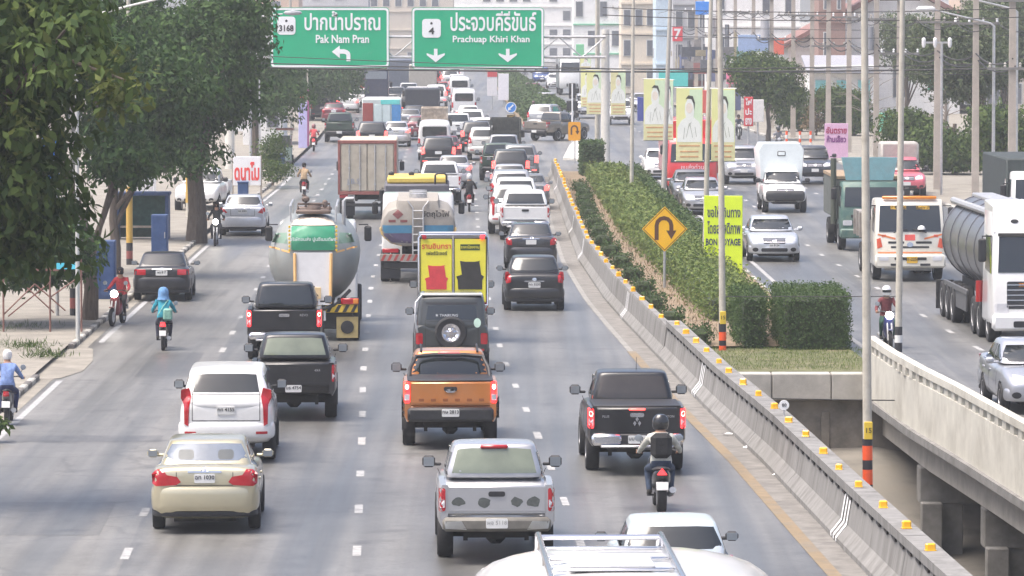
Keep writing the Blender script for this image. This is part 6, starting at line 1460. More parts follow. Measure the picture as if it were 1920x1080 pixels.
# ---- poles
BANDR = M('band_red', (.85, .11, .03), .5, var=.08); BANDK = M('band_black', (.03, .03, .035), .6); BANDW = M('band_white', (.7, .7, .68), .6); BANDO = M('band_ochre', (.55, .35, .08), .5)
def lamp_post(px, py, ht, r0, label, bands=(), arm=None, top=None, plate=None, mat=None, name='lamp_post', r1=None):
    b = ground_at(px, py); r_ = thing(name, label, 'pole', b); s_ = sz(py)
    dx = 0 if top is None else (top[0] - px) / s_ * ht / max(.1, (CAM_H - (top[1] - HORIZ) / s_))
    bm = B(); tube(bm, [(0, 0, 0), (dx * .5, 0, ht * .5), (dx, 0, ht)], [r0, r0 * .85, r1 or r0 * .62], 12); ob('shaft', bm, mat or POLE, r_)
    for y0, y1, m in bands:
        z0, z1 = CAM_H - (y1 - HORIZ) / s_, CAM_H - (y0 - HORIZ) / s_
        bm = B(); cyl(bm, (dx * z0 / ht, 0, max(0, z0)), (dx * z1 / ht, 0, z1), r0 * 1.08, n=14); ob('band', bm, m, r_)
    if plate:
        z = CAM_H - (plate[0] - HORIZ) / s_; bm = B(); box(bm, (0, -r0 - .01, z), (r0 * 1.8, .02, .32), .01); pl = ob('number_plate', bm, M('plate_yellow_pole', (.75, .52, .05), .5), r_); letter(pl, plate[1], .13, (0, -r0 - .025, z), INK)
    if arm:
        l_, rise = arm; bm = B(); tube(bm, [(dx, 0, ht - .3), (dx + l_ * .15, 0, ht), (dx + l_ * .5, 0, ht + rise * .6), (dx + l_, 0, ht + rise)], .045, 7); a_ = ob('arm', bm, STEEL, r_)
        bm = B(); lathe(bm, [(.02, -.36), (.1, -.3), (.13, 0), (.1, .3), (.03, .36)], 'x', (dx + l_ + (.2 if l_ > 0 else -.2), 0, ht + rise), 10); o = ob('lantern', bm, WHITEP, r_)
    return r_
lamp_post(1627, 918, 11, .085, 'tall beige pole with red and black bands behind the barrier', [(835, 862, BANDR), (880, 908, BANDR), (822, 835, BANDK), (862, 880, BANDK), (908, 918, BANDK)], (-1.5, .5), (1617, 0), (806, '15'))
lamp_post(1355, 664, 11, .085, 'tall beige pole with red bands beside the dark hedge blocks', [(622, 638, BANDR), (648, 662, BANDR), (605, 622, BANDK), (638, 648, BANDK)], (1.5, .5), (1348, 0), (595, '15'))
lamp_post(1684, 690, 11, .085, 'beige pole with black and white bands at the right bridge end', [(612, 628, BANDK), (628, 642, BANDW), (642, 660, BANDK), (660, 674, BANDW), (674, 689, BANDK)], (1.5, .5), (1689, 0))
lamp_post(1321, 506, 10.5, .09, 'pole with orange foot just left of the lime sign', [(488, 505, BANDR)], (-1.4, .4), (1332, 0))
lamp_post(1243, 396, 10, .11, 'pole carrying the left portrait banner beside the red truck', [], (-1.4, .4), (1256, 0), mat=CONC_L)
lamp_post(1184, 378, 10, .09, 'slim pole with orange foot in the hedge', [(366, 378, BANDR)], (-1.4, .4), (1187, 0))
lamp_post(1119, 300, 10, .12, 'pale pole of the left banner pair in the hedge', [], (1.4, .4)); lamp_post(1122, 286, 10, .09, 'slim pole just behind the left banner pair', [], (-1.4, .4))
lamp_post(243, 502, 9.5, .1, 'ochre pole with dark red bands on the left verge', [(455, 470, BANDK), (470, 485, M('band_darkred', (.25, .07, .06), .6)), (485, 502, BANDK), (350, 455, BANDO)], (2.2, .8))
lamp_post(139, 598, 9.5, .11, 'pole with dark red bands beside the left trunk and motorbike', [(540, 558, BANDK), (558, 578, M('band_darkred', (.25, .07, .06), .6)), (578, 598, BANDK)])
lamp_post(353, 410, 9, .1, 'ochre pole beside the big left trunk', [(300, 380, BANDO)]); lamp_post(545, 262, 9, .12, 'pale concrete pole under the left green sign', mat=CONC_L); lamp_post(487, 338, 5, .05, 'slim steel post right of the red lettered board', mat=STEEL); lamp_post(577, 262, 5.5, .06, 'thin post beside the lilac panel on the left')
# left curved lamp arm seen over the trees
b = ground_at(146, 646); r_ = thing('lamp_post', 'pale curved street lamp rising among the left trees', 'pole', b); s_ = sz(646)
zz = lambda py: CAM_H - (py - HORIZ) / s_
bm = B(); tube(bm, [(0, 0, 0), (0, 0, zz(60)), (.02, 0, zz(42)), (.2, 0, zz(33)), (1.3, 0, zz(12)), (2.2, 0, zz(-4)), (3.2, 0, zz(-18))], [.055, .045, .04, .035, .03, .03, .028], 8); ob('shaft', bm, M('pale_steel', (.6, .6, .57), .4, .4), r_)
b = ground_at(470, 330); r_ = thing('lamp_post', 'street lamp whose head shows over the left green sign', 'pole', b); s_ = sz(330)
zz = lambda py: CAM_H - (py - HORIZ) / s_
bm = B(); tube(bm, [(0, 0, 0), (0, 0, zz(40)), (.25, 0, zz(32)), (1.6, 0, zz(26))], [.08, .05, .04, .035], 8); ob('shaft', bm, STEEL, r_)
bm = B(); lathe(bm, [(.02, -.45), (.1, -.35), (.14, 0), (.1, .35), (.03, .45)], 'x', (2.1, 0, zz(24)), 10); ob('lantern', bm, M('lantern_grey', (.35, .36, .38), .4), r_)
# ---- right side power poles with crossarms, and wires between them
PP = []
def pole_at_px(px, f, off, y0=150, y1=520):
    best = min(np.linspace(y0, y1, 800), key=lambda y: abs(960 + FPX * (f(y) + off) / y - px)); return Vector((f(best) + off, best, .1))
ppl = [(1897, 'nearest right'), (1828, ''), (1757, ''), (1685, ''), (1642, ''), (1592, ''), (1553, ''), (1522, ''), (1487, ''), (1446, ''), (1412, ''), (1378, ''), (1345, ''), (1305, ''), (1275, ''), (1215, ''), (1160, '')]
ordn = ['first', 'second', 'third', 'fourth', 'fifth', 'sixth', 'seventh', 'eighth', 'ninth', 'tenth', 'eleventh', 'twelfth', 'thirteenth', 'fourteenth', 'fifteenth', 'sixteenth', 'seventeenth']
ORD = ordn + ['eighteenth', 'nineteenth', 'twentieth', 'twenty-first', 'twenty-second', 'twenty-third', 'twenty-fourth', 'twenty-fifth']
for i, (px, _) in enumerate(ppl):
    q = pole_at_px(px, RKERB, 1.3 + (i % 2) * .5); PP.append(q)
    r_ = thing('power_pole', 'concrete power pole on the far pavement, %s from the right edge' % ordn[i], 'pole', q, group='power poles along the far pavement')
    bm = B(); loft(bm, [[(x * k, y * k, z) for x, y in ((-.14, -.11), (.14, -.11), (.14, .11), (-.14, .11))] for z, k in ((-.1, 1.15), (11, .75))]); ob('shaft', bm, M('pole_concrete', (.42, .37, .32), .85, var=.15, scale=2), r_, 0)
    for z in (7.6, 9.9) if i % 3 else (5.9, 8.6):
        bm = B(); box(bm, (0, -.14, z), (2.0, .1, .1)); ca = ob('crossarm', bm, CONC, r_)
        for x in (-.9, -.3, .3, .9):
            bm = B(); lathe(bm, [(.03, 0), (.06, .04), (.04, .1), (.06, .15), (.02, .2)], 'z', (x, -.14, z + .05), 8); ob('insulator', bm, WHITEP if i % 2 else CONC_L, ca)
    if i in (4, 9, 12):
        bm = B(); cyl(bm, (-.45, -.1, 6.0), (-.45, -.1, 7.2), .3, n=14); ob('transformer', bm, M('transformer_grey', (.4, .4, .42), .5), r_)
WIRE = M('cable_black', (.03, .03, .03), .7)
def wire(a, b, sag, r=.016, n=10, label='thin dark cable strung overhead', nm='cable'):
    a, b = Vector(a), Vector(b); bm = B(); tube(bm, [a.lerp(b, t / n) - Vector((0, 0, sag * 4 * (t / n) * (1 - t / n))) for t in range(n + 1)], r, 5)
    return tag(ob(nm, bm, WIRE), label, 'cable', 'overhead cables')
for i in range(len(PP) - 1):
    for z, dx, rw in ((7.65, -.9, 'left middle'), (7.65, .9, 'right middle'), (9.95, .3, 'topmost'), (6.3, .0, 'low thick'), (6.0, .1, 'lowest thick')):
        wire(PP[i] + Vector((dx, -.14, z)), PP[i + 1] + Vector((dx, -.14, z)), .35, .02 if z > 7 else .035, 6, '%s dark cable between the %s and %s power poles from the right edge' % (rw, ordn[i], ordn[i + 1]))
wire(PY(470, 118, 250), PY(1900, 118, 250), .3, .03, 12, 'dark cable crossing the road just below the green signs'); wire(PY(470, 104, 250), PY(1900, 140, 250), .2, .02, 12, 'dark cable sagging across the lower edge of the green signs')
wire(PY(470, 126, 252), PY(1900, 128, 252), .2, .045, 12, 'thick cable bundle crossing the road under the green signs')
wire(PY(1350, 556, 126), PY(1690, 556, 122), 0, .012, 4, 'thin cable stretched in front of the hedge blocks'); wire(PY(1440, 747, 112), PY(1990, 752, 112), .02, .015, 4, 'thin cable crossing the canal gap')
for y0, y1, Y_ in ((14, 8, 200), (28, 26, 200), (64, 60, 240), (45, 52, 300)): wire(PY(1130, y0, Y_), PY(2050, y1, Y_), .25, .018, 10, {14: 'topmost', 28: 'second highest', 64: 'lowest', 45: 'second lowest'}[y0] + ' of four long cables crossing the upper right')
for px, py in ((1862, 385), (1905, 370)):
    b = ground_at(px, py); s_ = sz(py); r_ = thing('lamp_post', 'street lamp with long arm over the %s' % ('right trees' if px == 1862 else 'top right corner'), 'pole', b); zz = CAM_H - (55 if px == 1862 else 28) / s_
    bm = B(); tube(bm, [(0, 0, 0), (0, 0, zz), (-.15, 0, zz + .12), (-2.6, 0, zz + .7)], [.08, .06, .05, .035], 8); ob('shaft', bm, STEEL, r_)
    bm = B(); lathe(bm, [(.02, -.4), (.1, -.3), (.12, 0), (.1, .3), (.03, .4)], 'x', (-2.9, 0, zz + .74), 10); ob('lantern', bm, WHITEP, r_)
# ================================================================ vegetation
def leafmat(name, c1, c2, tr=.25):
    m = bpy.data.materials.new(name); m.use_nodes = True; n = m.node_tree; L = n.links; b = n.nodes['Principled BSDF']
    g = n.nodes.new('ShaderNodeNewGeometry'); mx = n.nodes.new('ShaderNodeMix'); mx.data_type = 'RGBA'; mx.inputs[6].default_value = c1 + (1,); mx.inputs[7].default_value = c2 + (1,)
    L.new(g.outputs['Random Per Island'], mx.inputs[0]); L.new(mx.outputs[2], b.inputs['Base Color']); b.inputs['Roughness'].default_value = .7; b.inputs['Specular IOR Level'].default_value = .2
    t = n.nodes.new('ShaderNodeBsdfTranslucent'); L.new(mx.outputs[2], t.inputs[0]); ms = n.nodes.new('ShaderNodeMixShader'); ms.inputs[0].default_value = tr
    L.new(b.outputs[0], ms.inputs[1]); L.new(t.outputs[0], ms.inputs[2]); L.new(ms.outputs[0], n.nodes['Material Output'].inputs[0]); return m
LEAF_D = leafmat('leaf_dark', (.02, .052, .015), (.066, .122, .028), .2); LEAF_M = leafmat('leaf_mid', (.03, .062, .016), (.10, .145, .034), .25); LEAF_Y = leafmat('leaf_yellow', (.06, .085, .018), (.13, .15, .035), .3)
LEAF_H = leafmat('leaf_hedge', (.075, .125, .032), (.185, .225, .065)); LEAF_HD = leafmat('leaf_hedge_dark', (.04, .075, .026), (.085, .13, .042)); LEAF_P = leafmat('leaf_pale', (.07, .10, .055), (.14, .17, .085)); LEAF_B = leafmat('leaf_dry', (.12, .09, .05), (.24, .17, .09))
BARK = M('bark', (.12, .095, .075), .95, var=.3, scale=6, bump=.5, stretch=(3, 3, .6))
TWIG = M('bare_twig', (.22, .19, .16), .9, var=.2)
NR = np.random.default_rng(5)
def leaf_mesh(name, C0, size, mat, droop=.4, aspect=.42, N=None):
    """C0: Nx3 leaf positions -> mesh of bent four-sided leaves"""
    n = len(C0); d = NR.normal(size=(n, 3)); d[:, 2] -= droop * 1.6; d /= np.linalg.norm(d, axis=1)[:, None]
    if N is None: r_ = NR.normal(size=(n, 3))
    else:
        r_ = N + NR.normal(size=(n, 3)) * .35; r_ /= np.linalg.norm(r_, axis=1)[:, None]; d -= r_ * np.sum(d * r_, 1)[:, None] * .85; d /= np.linalg.norm(d, axis=1)[:, None]
    s = np.cross(d, r_); s /= np.linalg.norm(s, axis=1)[:, None] + 1e-9; u = np.cross(s, d)
    L = size * NR.uniform(.65, 1.3, n)[:, None]
    P0 = C0; P1 = C0 + d * L * .5 + s * L * aspect * .5 + u * L * .08; P2 = C0 + d * L; P3 = C0 + d * L * .5 - s * L * aspect * .5 + u * L * .08
    V = np.stack([P0, P1, P2, P3], 1).reshape(-1, 3).astype(np.float32)
    me = bpy.data.meshes.new(name); me.vertices.add(4 * n); me.vertices.foreach_set('co', V.ravel())
    me.loops.add(4 * n); me.loops.foreach_set('vertex_index', np.arange(4 * n, dtype=np.int32))
    me.polygons.add(n); me.polygons.foreach_set('loop_start', np.arange(0, 4 * n, 4, dtype=np.int32)); me.polygons.foreach_set('loop_total', np.full(n, 4, dtype=np.int32))
    me.update(calc_edges=True); me.materials.append(mat); return me
def clumps(lobes, nclump, per, spread, hollow=.45, dome=False):
    """points gathered in clumps spread through ellipsoid lobes (cx,cy,cz,rx,ry,rz,weight)"""
    w_ = np.array([l[6] if len(l) > 6 else l[3] * l[4] * l[5] for l in lobes], float); w_ /= w_.sum(); out = []; nrm = []
    pick = NR.choice(len(lobes), nclump, p=w_)
    for k in pick:
        l = lobes[k]; v_ = NR.normal(size=3); v_ /= np.linalg.norm(v_); r_ = hollow + (1 - hollow) * NR.random() ** .6
        c = np.array(l[:3]) + v_ * r_ * np.array(l[3:6]); m_ = int(per * NR.uniform(.5, 1.5))
        if not dome: out.append(c + NR.normal(size=(m_, 3)) * spread * NR.uniform(.6, 1.4)); continue
        dr = NR.normal(size=(m_, 3)); dr[:, 2] = np.abs(dr[:, 2]) - .25; dr /= np.linalg.norm(dr, axis=1)[:, None]; k_ = NR.uniform(.75, 1.5)
        out.append(c + dr * spread * k_ * np.array([1.7, 1.7, 1.0]) * NR.uniform(.75, 1.05, (m_, 1))); nrm.append(dr)
    return np.concatenate(out) if not dome else (np.concatenate(out), np.concatenate(nrm))
def tree(name, label, base, lobes, nclump, per, leaf, mat, spread=.35, trunk=(.22, 3.0), group=None, limbs=8, droop=.4, hollow=.45, bark=None, off=(0, 0), zmin=.3):
    base = Vector(base); r_ = thing(name, label, 'tree', base, group=group); bk = bark or BARK
    rel = [tuple(np.array(l[:3]) - np.array(base)) + tuple(l[3:]) for l in lobes]
    th = trunk[1]; top = Vector((off[0], off[1], th)); bm = B()
    tube(bm, [(0, 0, -.1), (.05, .03, th * .35), (off[0] * .5 - .04, off[1] * .5, th * .7), top], [trunk[0] * 1.25, trunk[0], trunk[0] * .85, trunk[0] * .7], 10); ob('trunk', bm, bk, r_)
    for i in range(limbs):
        l = rel[i % len(rel)]; v_ = NR.normal(size=3); v_ /= np.linalg.norm(v_); v_[2] = abs(v_[2]) * .8
        e = Vector(np.array(l[:3]) + v_ * .75 * np.array(l[3:6])); st = top.lerp(Vector((.05, .03, th * .35)), NR.random() * .6); m_ = st.lerp(e, .5) + Vector((0, 0, .3)); 
        bm = B(); tube(bm, [st, m_, e], [trunk[0] * .5, trunk[0] * .3, trunk[0] * .08], 6); ob('limb', bm, bk, r_)
    C0, N0 = clumps(rel, nclump, per, spread, hollow, True)
    k_ = C0[:, 2] > zmin; C0 = C0[k_]; N0 = N0[k_]
    ob('crown', leaf_mesh('crown', C0, leaf, mat, droop, .46, N0), None, r_)
    return r_
def at_px(px, py, Y): return PY(px, py, Y)
# near left tree, big drooping leaves; nearest leaves are single parts
NTY = 88.0
def lob(px, py, Y, rx, ry, rz_, w_=None):
    q = PY(px, py, Y); return (q.x, q.y, q.z, rx, ry, rz_) + ((w_,) if w_ else ())
nt_l = [lob(-60, 120, NTY, 2.0, 2.5, 2.6), lob(10, 40, NTY, 1.5, 2.2, 1.5), lob(10, 300, NTY - 1, 1.1, 1.5, 1.2), lob(95, 100, NTY - 2, .75, 1.0, .9), lob(-80, 420, NTY, 1.6, 2, 1.3), lob(50, 440, NTY, 1.0, 1.3, .85), lob(30, 215, NTY, .45, 1.0, .7)]
near = tree('broadleaf_tree', 'nearest tree at the left edge with large drooping leaves', (-11.6, NTY, 0), nt_l, 640, 32, .25, LEAF_M, .32, (.3, 3.5), limbs=12, droop=.75, hollow=.35)
LM = []
for k in range(3):
    me = leaf_mesh('leaf', np.zeros((1, 3)), .26, (LEAF_Y, LEAF_M, LEAF_Y)[k], .5); LM.append(me)
spots = np.concatenate([clumps([tuple(np.array(l[:3]) - np.array((-11.6, NTY, 0))) + l[3:] for l in [lob(205, 160, NTY - 2.5, .52, .5, .5), lob(240, 185, NTY - 3, .26, .3, .36)]], 14, 15, .16, .1), clumps([tuple(np.array(l[:3]) - np.array((-11.6, NTY, 0))) + l[3:] for l in [lob(60, 300, NTY - 2.5, .3, .3, .7), lob(25, 230, NTY - 2.5, .5, .4, 1.0), lob(70, 60, NTY - 2.5, .6, .3, .7)]], 9, 11, .2, .1)])[:280]
for c in spots:
    o = ob('leaf', LM[rnd.choice((0, 0, 1, 2))], None, near, loc=tuple(c)); o.rotation_euler = (rnd.uniform(-.9, .9), rnd.uniform(-.9, .9), rnd.uniform(0, 6.28)); k = rnd.uniform(.8, 1.25); o.scale = (k, k, k)
bm = B(); tube(bm, [Vector((-11.6, NTY, 5.5)) - Vector((-11.6, NTY, 0)), PY(120, 110, NTY - 1.5) - Vector((-11.6, NTY, 0)), PY(235, 150, NTY - 2.8) - Vector((-11.6, NTY, 0))], [.1, .05, .015], 6); ob('limb', bm, BARK, near)
tree('shrub', 'sprig of dark leaves at the left edge below the rider in light blue', G(-22, 830) + Vector((0, 0, -.1)), [lob(-8, 795, G(-22, 830).y, .16, .2, .28)], 14, 12, .17, LEAF_M, .09, (.02, .3), limbs=3, droop=.5, hollow=.1)
b = G(168, 606); tree('broadleaf_tree', 'dark tree on the left verge whose trunk stands behind the seated biker', b, [lob(70, 470, 135, 1.5, 1.6, 1.0), lob(-15, 415, 135, 1.5, 2, 1.4), lob(225, 300, 138, .7, 1.2, .8), lob(110, 112, 138, 1.9, 2.0, 1.0), lob(40, 510, 134, 1.3, 1.2, .45)], 900, 34, .21, LEAF_D, .3, (.2, 2.6), limbs=9)
b = G(368, 456); tree('broadleaf_tree', 'big dark roadside tree with thick trunk by the silver parked sedan', b, [lob(370, 130, 182, 2.2, 2.6, 2.4), lob(280, 240, 182, 1.8, 2.2, 1.3), lob(430, 60, 183, 1.5, 2, 1.6), lob(430, 200, 182, .9, 1.3, 1.0), lob(330, 285, 181, 1.5, 1.5, .7), lob(230, 60, 184, 2.2, 2, 1.8), lob(372, 290, 181, 1.0, 1.2, .8)], 1100, 36, .21, LEAF_D, .34, (.34, 3.4), limbs=10)
b = G(215, 520); tree('broadleaf_tree', 'leafy tree between the ochre pole and the left trunk', b, [lob(235, 265, 160, 1.5, 2, 1.3), lob(290, 170, 160, 1.8, 2.2, 1.6), lob(180, 110, 160, 2, 2, 1.6), lob(290, 320, 159, .7, 1, .5)], 700, 34, .21, LEAF_D, .32, (.16, 2.6), limbs=8)
b = G(478, 300); tree('broadleaf_tree', 'tree hanging over the pavement left of the green signs', b, [lob(480, 150, 268, 2.4, 2.6, 2.2), lob(515, 190, 266, 1.5, 2, 1.2), lob(440, 70, 270, 2.4, 2.6, 2), lob(520, 100, 275, 1.2, 2, 1.8)], 700, 32, .25, LEAF_D, .4, (.24, 3.6), limbs=8)
b = G(575, 225); tree('broadleaf_tree', 'hazy tree under the left green sign', b, [lob(580, 165, 360, 2.4, 3, 1.4), lob(620, 140, 370, 2.2, 3, 1.4), lob(540, 140, 360, 2, 3, 1.8), lob(640, 165, 380, 1.4, 2.4, .9)], 600, 26, .3, LEAF_D, .5, (.2, 2.6), limbs=6)
b = G(560, 205); tree('broadleaf_tree', 'far hazy tree behind the lilac panel', b, [lob(560, 130, 400, 3, 3, 1.8), lob(660, 135, 450, 3, 3, 1.0)], 420, 24, .34, LEAF_D, .55, (.2, 2.6), limbs=5)
b = G(510, 348); tree('shrub', 'leafy green bush right of the red lettered board', b, [lob(508, 285, 236, .75, .9, 1.0), lob(515, 322, 234, .85, 1, .5)], 150, 26, .14, LEAF_M, .2, (.06, .7), limbs=5, hollow=.2)
# right side trees
RT = [(1440, 300, 1440, 150, 310, 1.9, 1.2, LEAF_M, 'dark leafy tree left of the slanted red roof'), (1600, 290, 1590, 212, 320, 1.2, 1.3, LEAF_M, 'rounded green tree behind the dark green truck'), (1735, 262, 1725, 262, 255, 1.4, 1.1, LEAF_M, 'low leafy tree right of the black and white banded pole'),
      (1840, 285, 1800, 110, 262, 2.6, 2.4, LEAF_P, 'tall pale tree behind the three lamp crossarm'), (1900, 320, 1890, 262, 235, 1.3, 1.3, LEAF_M, 'dense dark green tree at the right edge'), (1700, 240, 1710, 90, 330, 1.8, 2.0, LEAF_P, 'tall pale tree left of the long lamp arm'), (1890, 240, 1895, 70, 300, 3.2, 2.6, LEAF_P, 'tall pale tree in the top right corner'), (1500, 262, 1490, 215, 330, .9, 1.6, LEAF_M, 'slim green tree between two power poles'), (1790, 300, 1780, 290, 250, 1.3, .9, LEAF_M, 'leafy tree above the silver tank truck')]
for bx, by, cx, cy, Y_, rx, rz_, mt, lb in RT:
    b = PY(bx, by, Y_); b.z = .1
    tree('broadleaf_tree', lb, b, [lob(cx, cy, Y_, rx, rx, rz_), lob(cx + 25, cy + 30, Y_, rx * .7, rx, rz_ * .6), lob(cx - 30, cy - 25, Y_, rx * .7, rx, rz_ * .6)], int(190 * rx + 100), 28, .24, mt, .4, (.14, 2.5), limbs=7)
b = PY(1530, 268, 320); b.z = .1
tree('shrub', 'dry brown shrub on the far pavement', b, [lob(1545, 205, 320, .9, 1, 1.1), lob(1530, 235, 320, .8, .8, .6)], 90, 20, .2, LEAF_B, .25, (.06, 1.2), limbs=6)
# bare branches on the right
for i, (px, py) in enumerate(((1620, 150), (1770, 180))):
    b = PY(px, py + 120, 290); b.z = .1; r_ = thing('bare_tree', ('leafless twiggy tree near the slanted red roof', 'leafless twiggy tree below the three lamp crossarm')[i], 'tree', b)
    bm = B(); tube(bm, [(0, 0, 0), (.1, 0, 2.2), (.0, 0, 4.0)], [.12, .09, .05], 7); ob('trunk', bm, TWIG, r_)
    for k in range(22):
        a = rnd.uniform(0, 6.28); z = rnd.uniform(1.5, 4); l_ = rnd.uniform(.8, 2.2); e = Vector((math.cos(a) * l_, math.sin(a) * l_, z + rnd.uniform(.2, 1.4)))
        bm = B(); tube(bm, [(.05, 0, z), Vector((.05, 0, z)).lerp(e, .5) + Vector((0, 0, .2)), e], [.03, .02, .008], 5); ob('twig', bm, TWIG, r_)
# ---- hedges
def hedge(label, f0, f1, ya, yb, h, mat, z0=.14, dens=150, leaf=.12, cat='hedge', jag=.05):
    c = Vector(((f0((ya + yb) / 2) + f1((ya + yb) / 2)) / 2, (ya + yb) / 2, z0)); r_ = thing('hedge', label, cat, c)
    ys = np.linspace(ya + .1, yb - .1, max(2, int((yb - ya) / 1.2))); bm = B(); rings = []
    for y in ys:
        a, b_ = f0(y) + .12, f1(y) - .12; m_ = 6; pts = [(a, 0), (a, h * .5), (a, h - .14)] + [(a + (b_ - a) * k / m_, h - .1) for k in range(m_ + 1)] + [(b_, h - .14), (b_, h * .5), (b_, 0)]
        rings.append([(x + rnd.uniform(-.04, .04) - c.x, y - c.y + rnd.uniform(-.05, .05), max(0, z + rnd.uniform(-.04, .04))) for x, z in pts])
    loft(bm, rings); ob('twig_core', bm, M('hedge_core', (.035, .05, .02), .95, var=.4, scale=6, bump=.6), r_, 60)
    w_ = float(np.mean([f1(y) - f0(y) for y in (ya, yb)])); L = yb - ya
    def surf(n, fn):
        t = NR.random((n, 2)); return np.array([fn(a, b_) for a, b_ in t])
    P_ = []
    P_.append(surf(int(w_ * L * dens), lambda a, b_: (f0(ya + b_ * L) + a * (f1(ya + b_ * L) - f0(ya + b_ * L)), ya + b_ * L, h)))
    for f in (f0, f1): P_.append(surf(int(h * L * dens), lambda a, b_: (f(ya + b_ * L), ya + b_ * L, a * h)))
    for y in (ya, yb): P_.append(surf(int(h * w_ * dens * 1.6), lambda a, b_: (f0(y) + a * (f1(y) - f0(y)), y, b_ * h)))
    NN = [(0, 0, 1), (-1, 0, .2), (1, 0, .2), (0, -1, .2), (0, 1, .2)]; N0 = np.concatenate([np.tile(np.array(a, float), (len(p_), 1)) for a, p_ in zip(NN, P_)]) + NR.normal(size=(sum(map(len, P_)), 3)) * .45
    A = np.concatenate(P_) + NR.normal(size=(sum(map(len, P_)), 3)) * jag; A[:, 0] -= c.x; A[:, 1] -= c.y; A[:, 2] = np.maximum(A[:, 2], .02)
    ob('foliage', leaf_mesh('foliage', A, leaf, mat, .0, .55, N0), None, r_); return r_
cst = lambda v_: (lambda y: v_)
hedge('square cut dark hedge block left of its wider twin by the canal', cst(5.68), cst(6.32), 126, 131, 1.28, LEAF_HD, .1, 420, .07); hedge('wide square cut dark hedge block beside the canal', cst(6.72), cst(8.38), 125.5, 131, 1.32, LEAF_HD, .1, 420, .07)
HL = pw([(72, 5.75), (76.4, 5.7), (90, 5.2), (97.5, 4.9), (110, 4.35), (136, 3.95), (150, 3.75)]); HR = pw([(72, 7.5), (85.5, 7.0), (103.5, 6.4), (120, 6.0), (144, 5.6), (150, 5.4)])
hedge('clipped green hedge next to the lime sign', HL, HR, 136, 155, .6, LEAF_H, dens=130, jag=.133); hedge('clipped green hedge beyond the diamond sign', HL, HR, 156, 182, .6, LEAF_H, dens=130, jag=.13); hedge('clipped green hedge stretch around the slim orange footed pole', HL, HR, 183, 214, .6, LEAF_H, dens=110, jag=.1, leaf=.15); hedge('farthest clipped hedge stretch before the median opening', HL, HR, 215, 246, .6, LEAF_H, dens=90, leaf=.17)
hedge('dark upright hedge clump at the median opening', cst(3.4), cst(4.4), 246.5, 250, 1.6, LEAF_HD, dens=150, leaf=.15)
hedge('dark clipped row along the oncoming kerb', lambda y: HR(y) + .1, lambda y: HR(y) + .55, 160, 240, .75, LEAF_HD, dens=110, leaf=.13)
hedge('low planting along the far median', lambda y: MEDL(y) + .6, lambda y: MEDR(y) - .5, 352, 520, 1.1, LEAF_HD, dens=22, leaf=.3)
# small shrubs between barrier and hedge
k = 0
for y in np.arange(127, 232, 7.2):
    x = MEDL(y) + 1.05 + rnd.uniform(-.1, .2)
    k += 1; r_ = thing('shrub', 'small dark clipped shrub behind the barrier, %s from the near end' % ORD[k - 1], 'shrub', (x, y, .14), group='small shrubs behind the barrier')
    n_ = 420; v_ = NR.uniform(-1, 1, (n_, 3)); ax = NR.integers(0, 3, n_); v_[np.arange(n_), ax] = np.sign(v_[np.arange(n_), ax]); v_ = v_ * np.array([.3, .5, .2]) + np.array([0, 0, .22]) + NR.normal(size=(n_, 3)) * .05
    ob('foliage', leaf_mesh('foliage', v_, .10, LEAF_HD, 0, .55), None, r_)
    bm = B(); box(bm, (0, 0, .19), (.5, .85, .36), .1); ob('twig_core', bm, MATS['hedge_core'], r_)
# grass tufts and litter of growth
def tuft_field(name, label, pts, h, mat, cat='grass', kind='stuff'):
    n = len(pts); me = leaf_mesh(name, pts, h, mat, -1.4, .12); o = ob(name, me, None); tag(o, label, cat, kind=kind); return o
gx = np.stack([NR.uniform(-18, -11.9, 6000), NR.uniform(117, 135, 6000), np.full(6000, .1)], 1); gx = gx[(np.sin(gx[:, 0] * 1.7) + np.sin(gx[:, 1] * .9) + NR.normal(size=len(gx)) * .5) > .3]
tuft_field('dry_grass', 'dry grass on the left verge', gx, .15, LEAF_P)
gx = np.stack([NR.uniform(4.7, 8.8, 5200), NR.uniform(118.5, 126, 5200), np.full(5200, .1)], 1); tuft_field('lawn_grass', 'short lawn grass in front of the hedge blocks', gx, .08, LEAF_H)
gx = np.stack([NR.uniform(3.6, 5.6, 3000), NR.uniform(128, 240, 3000), np.full(3000, .13)], 1); gx[:, 0] = [MEDL(y) + .7 + a * (HL(y) - MEDL(y) - .6) for y, a in zip(gx[:, 1], NR.random(3000))]; tuft_field('median_weeds', 'sparse weeds between barrier and hedge', gx, .16, LEAF_B)
for i, (px, py) in enumerate(((85, 672), (55, 655))):
    b = G(px, py, .1); n_ = 260; v_ = NR.normal(size=(n_, 3)) * np.array([.28, .3, .06]); v_[:, 2] = np.abs(v_[:, 2]); r_ = thing('shrub', ('round grass tuft on the dirt verge', 'wider grass tuft behind the round one on the dirt verge')[i], 'shrub', b); ob('blades', leaf_mesh('blades', v_, .17, LEAF_M, -1.0, .12), None, r_)['kind'] = 'stuff'
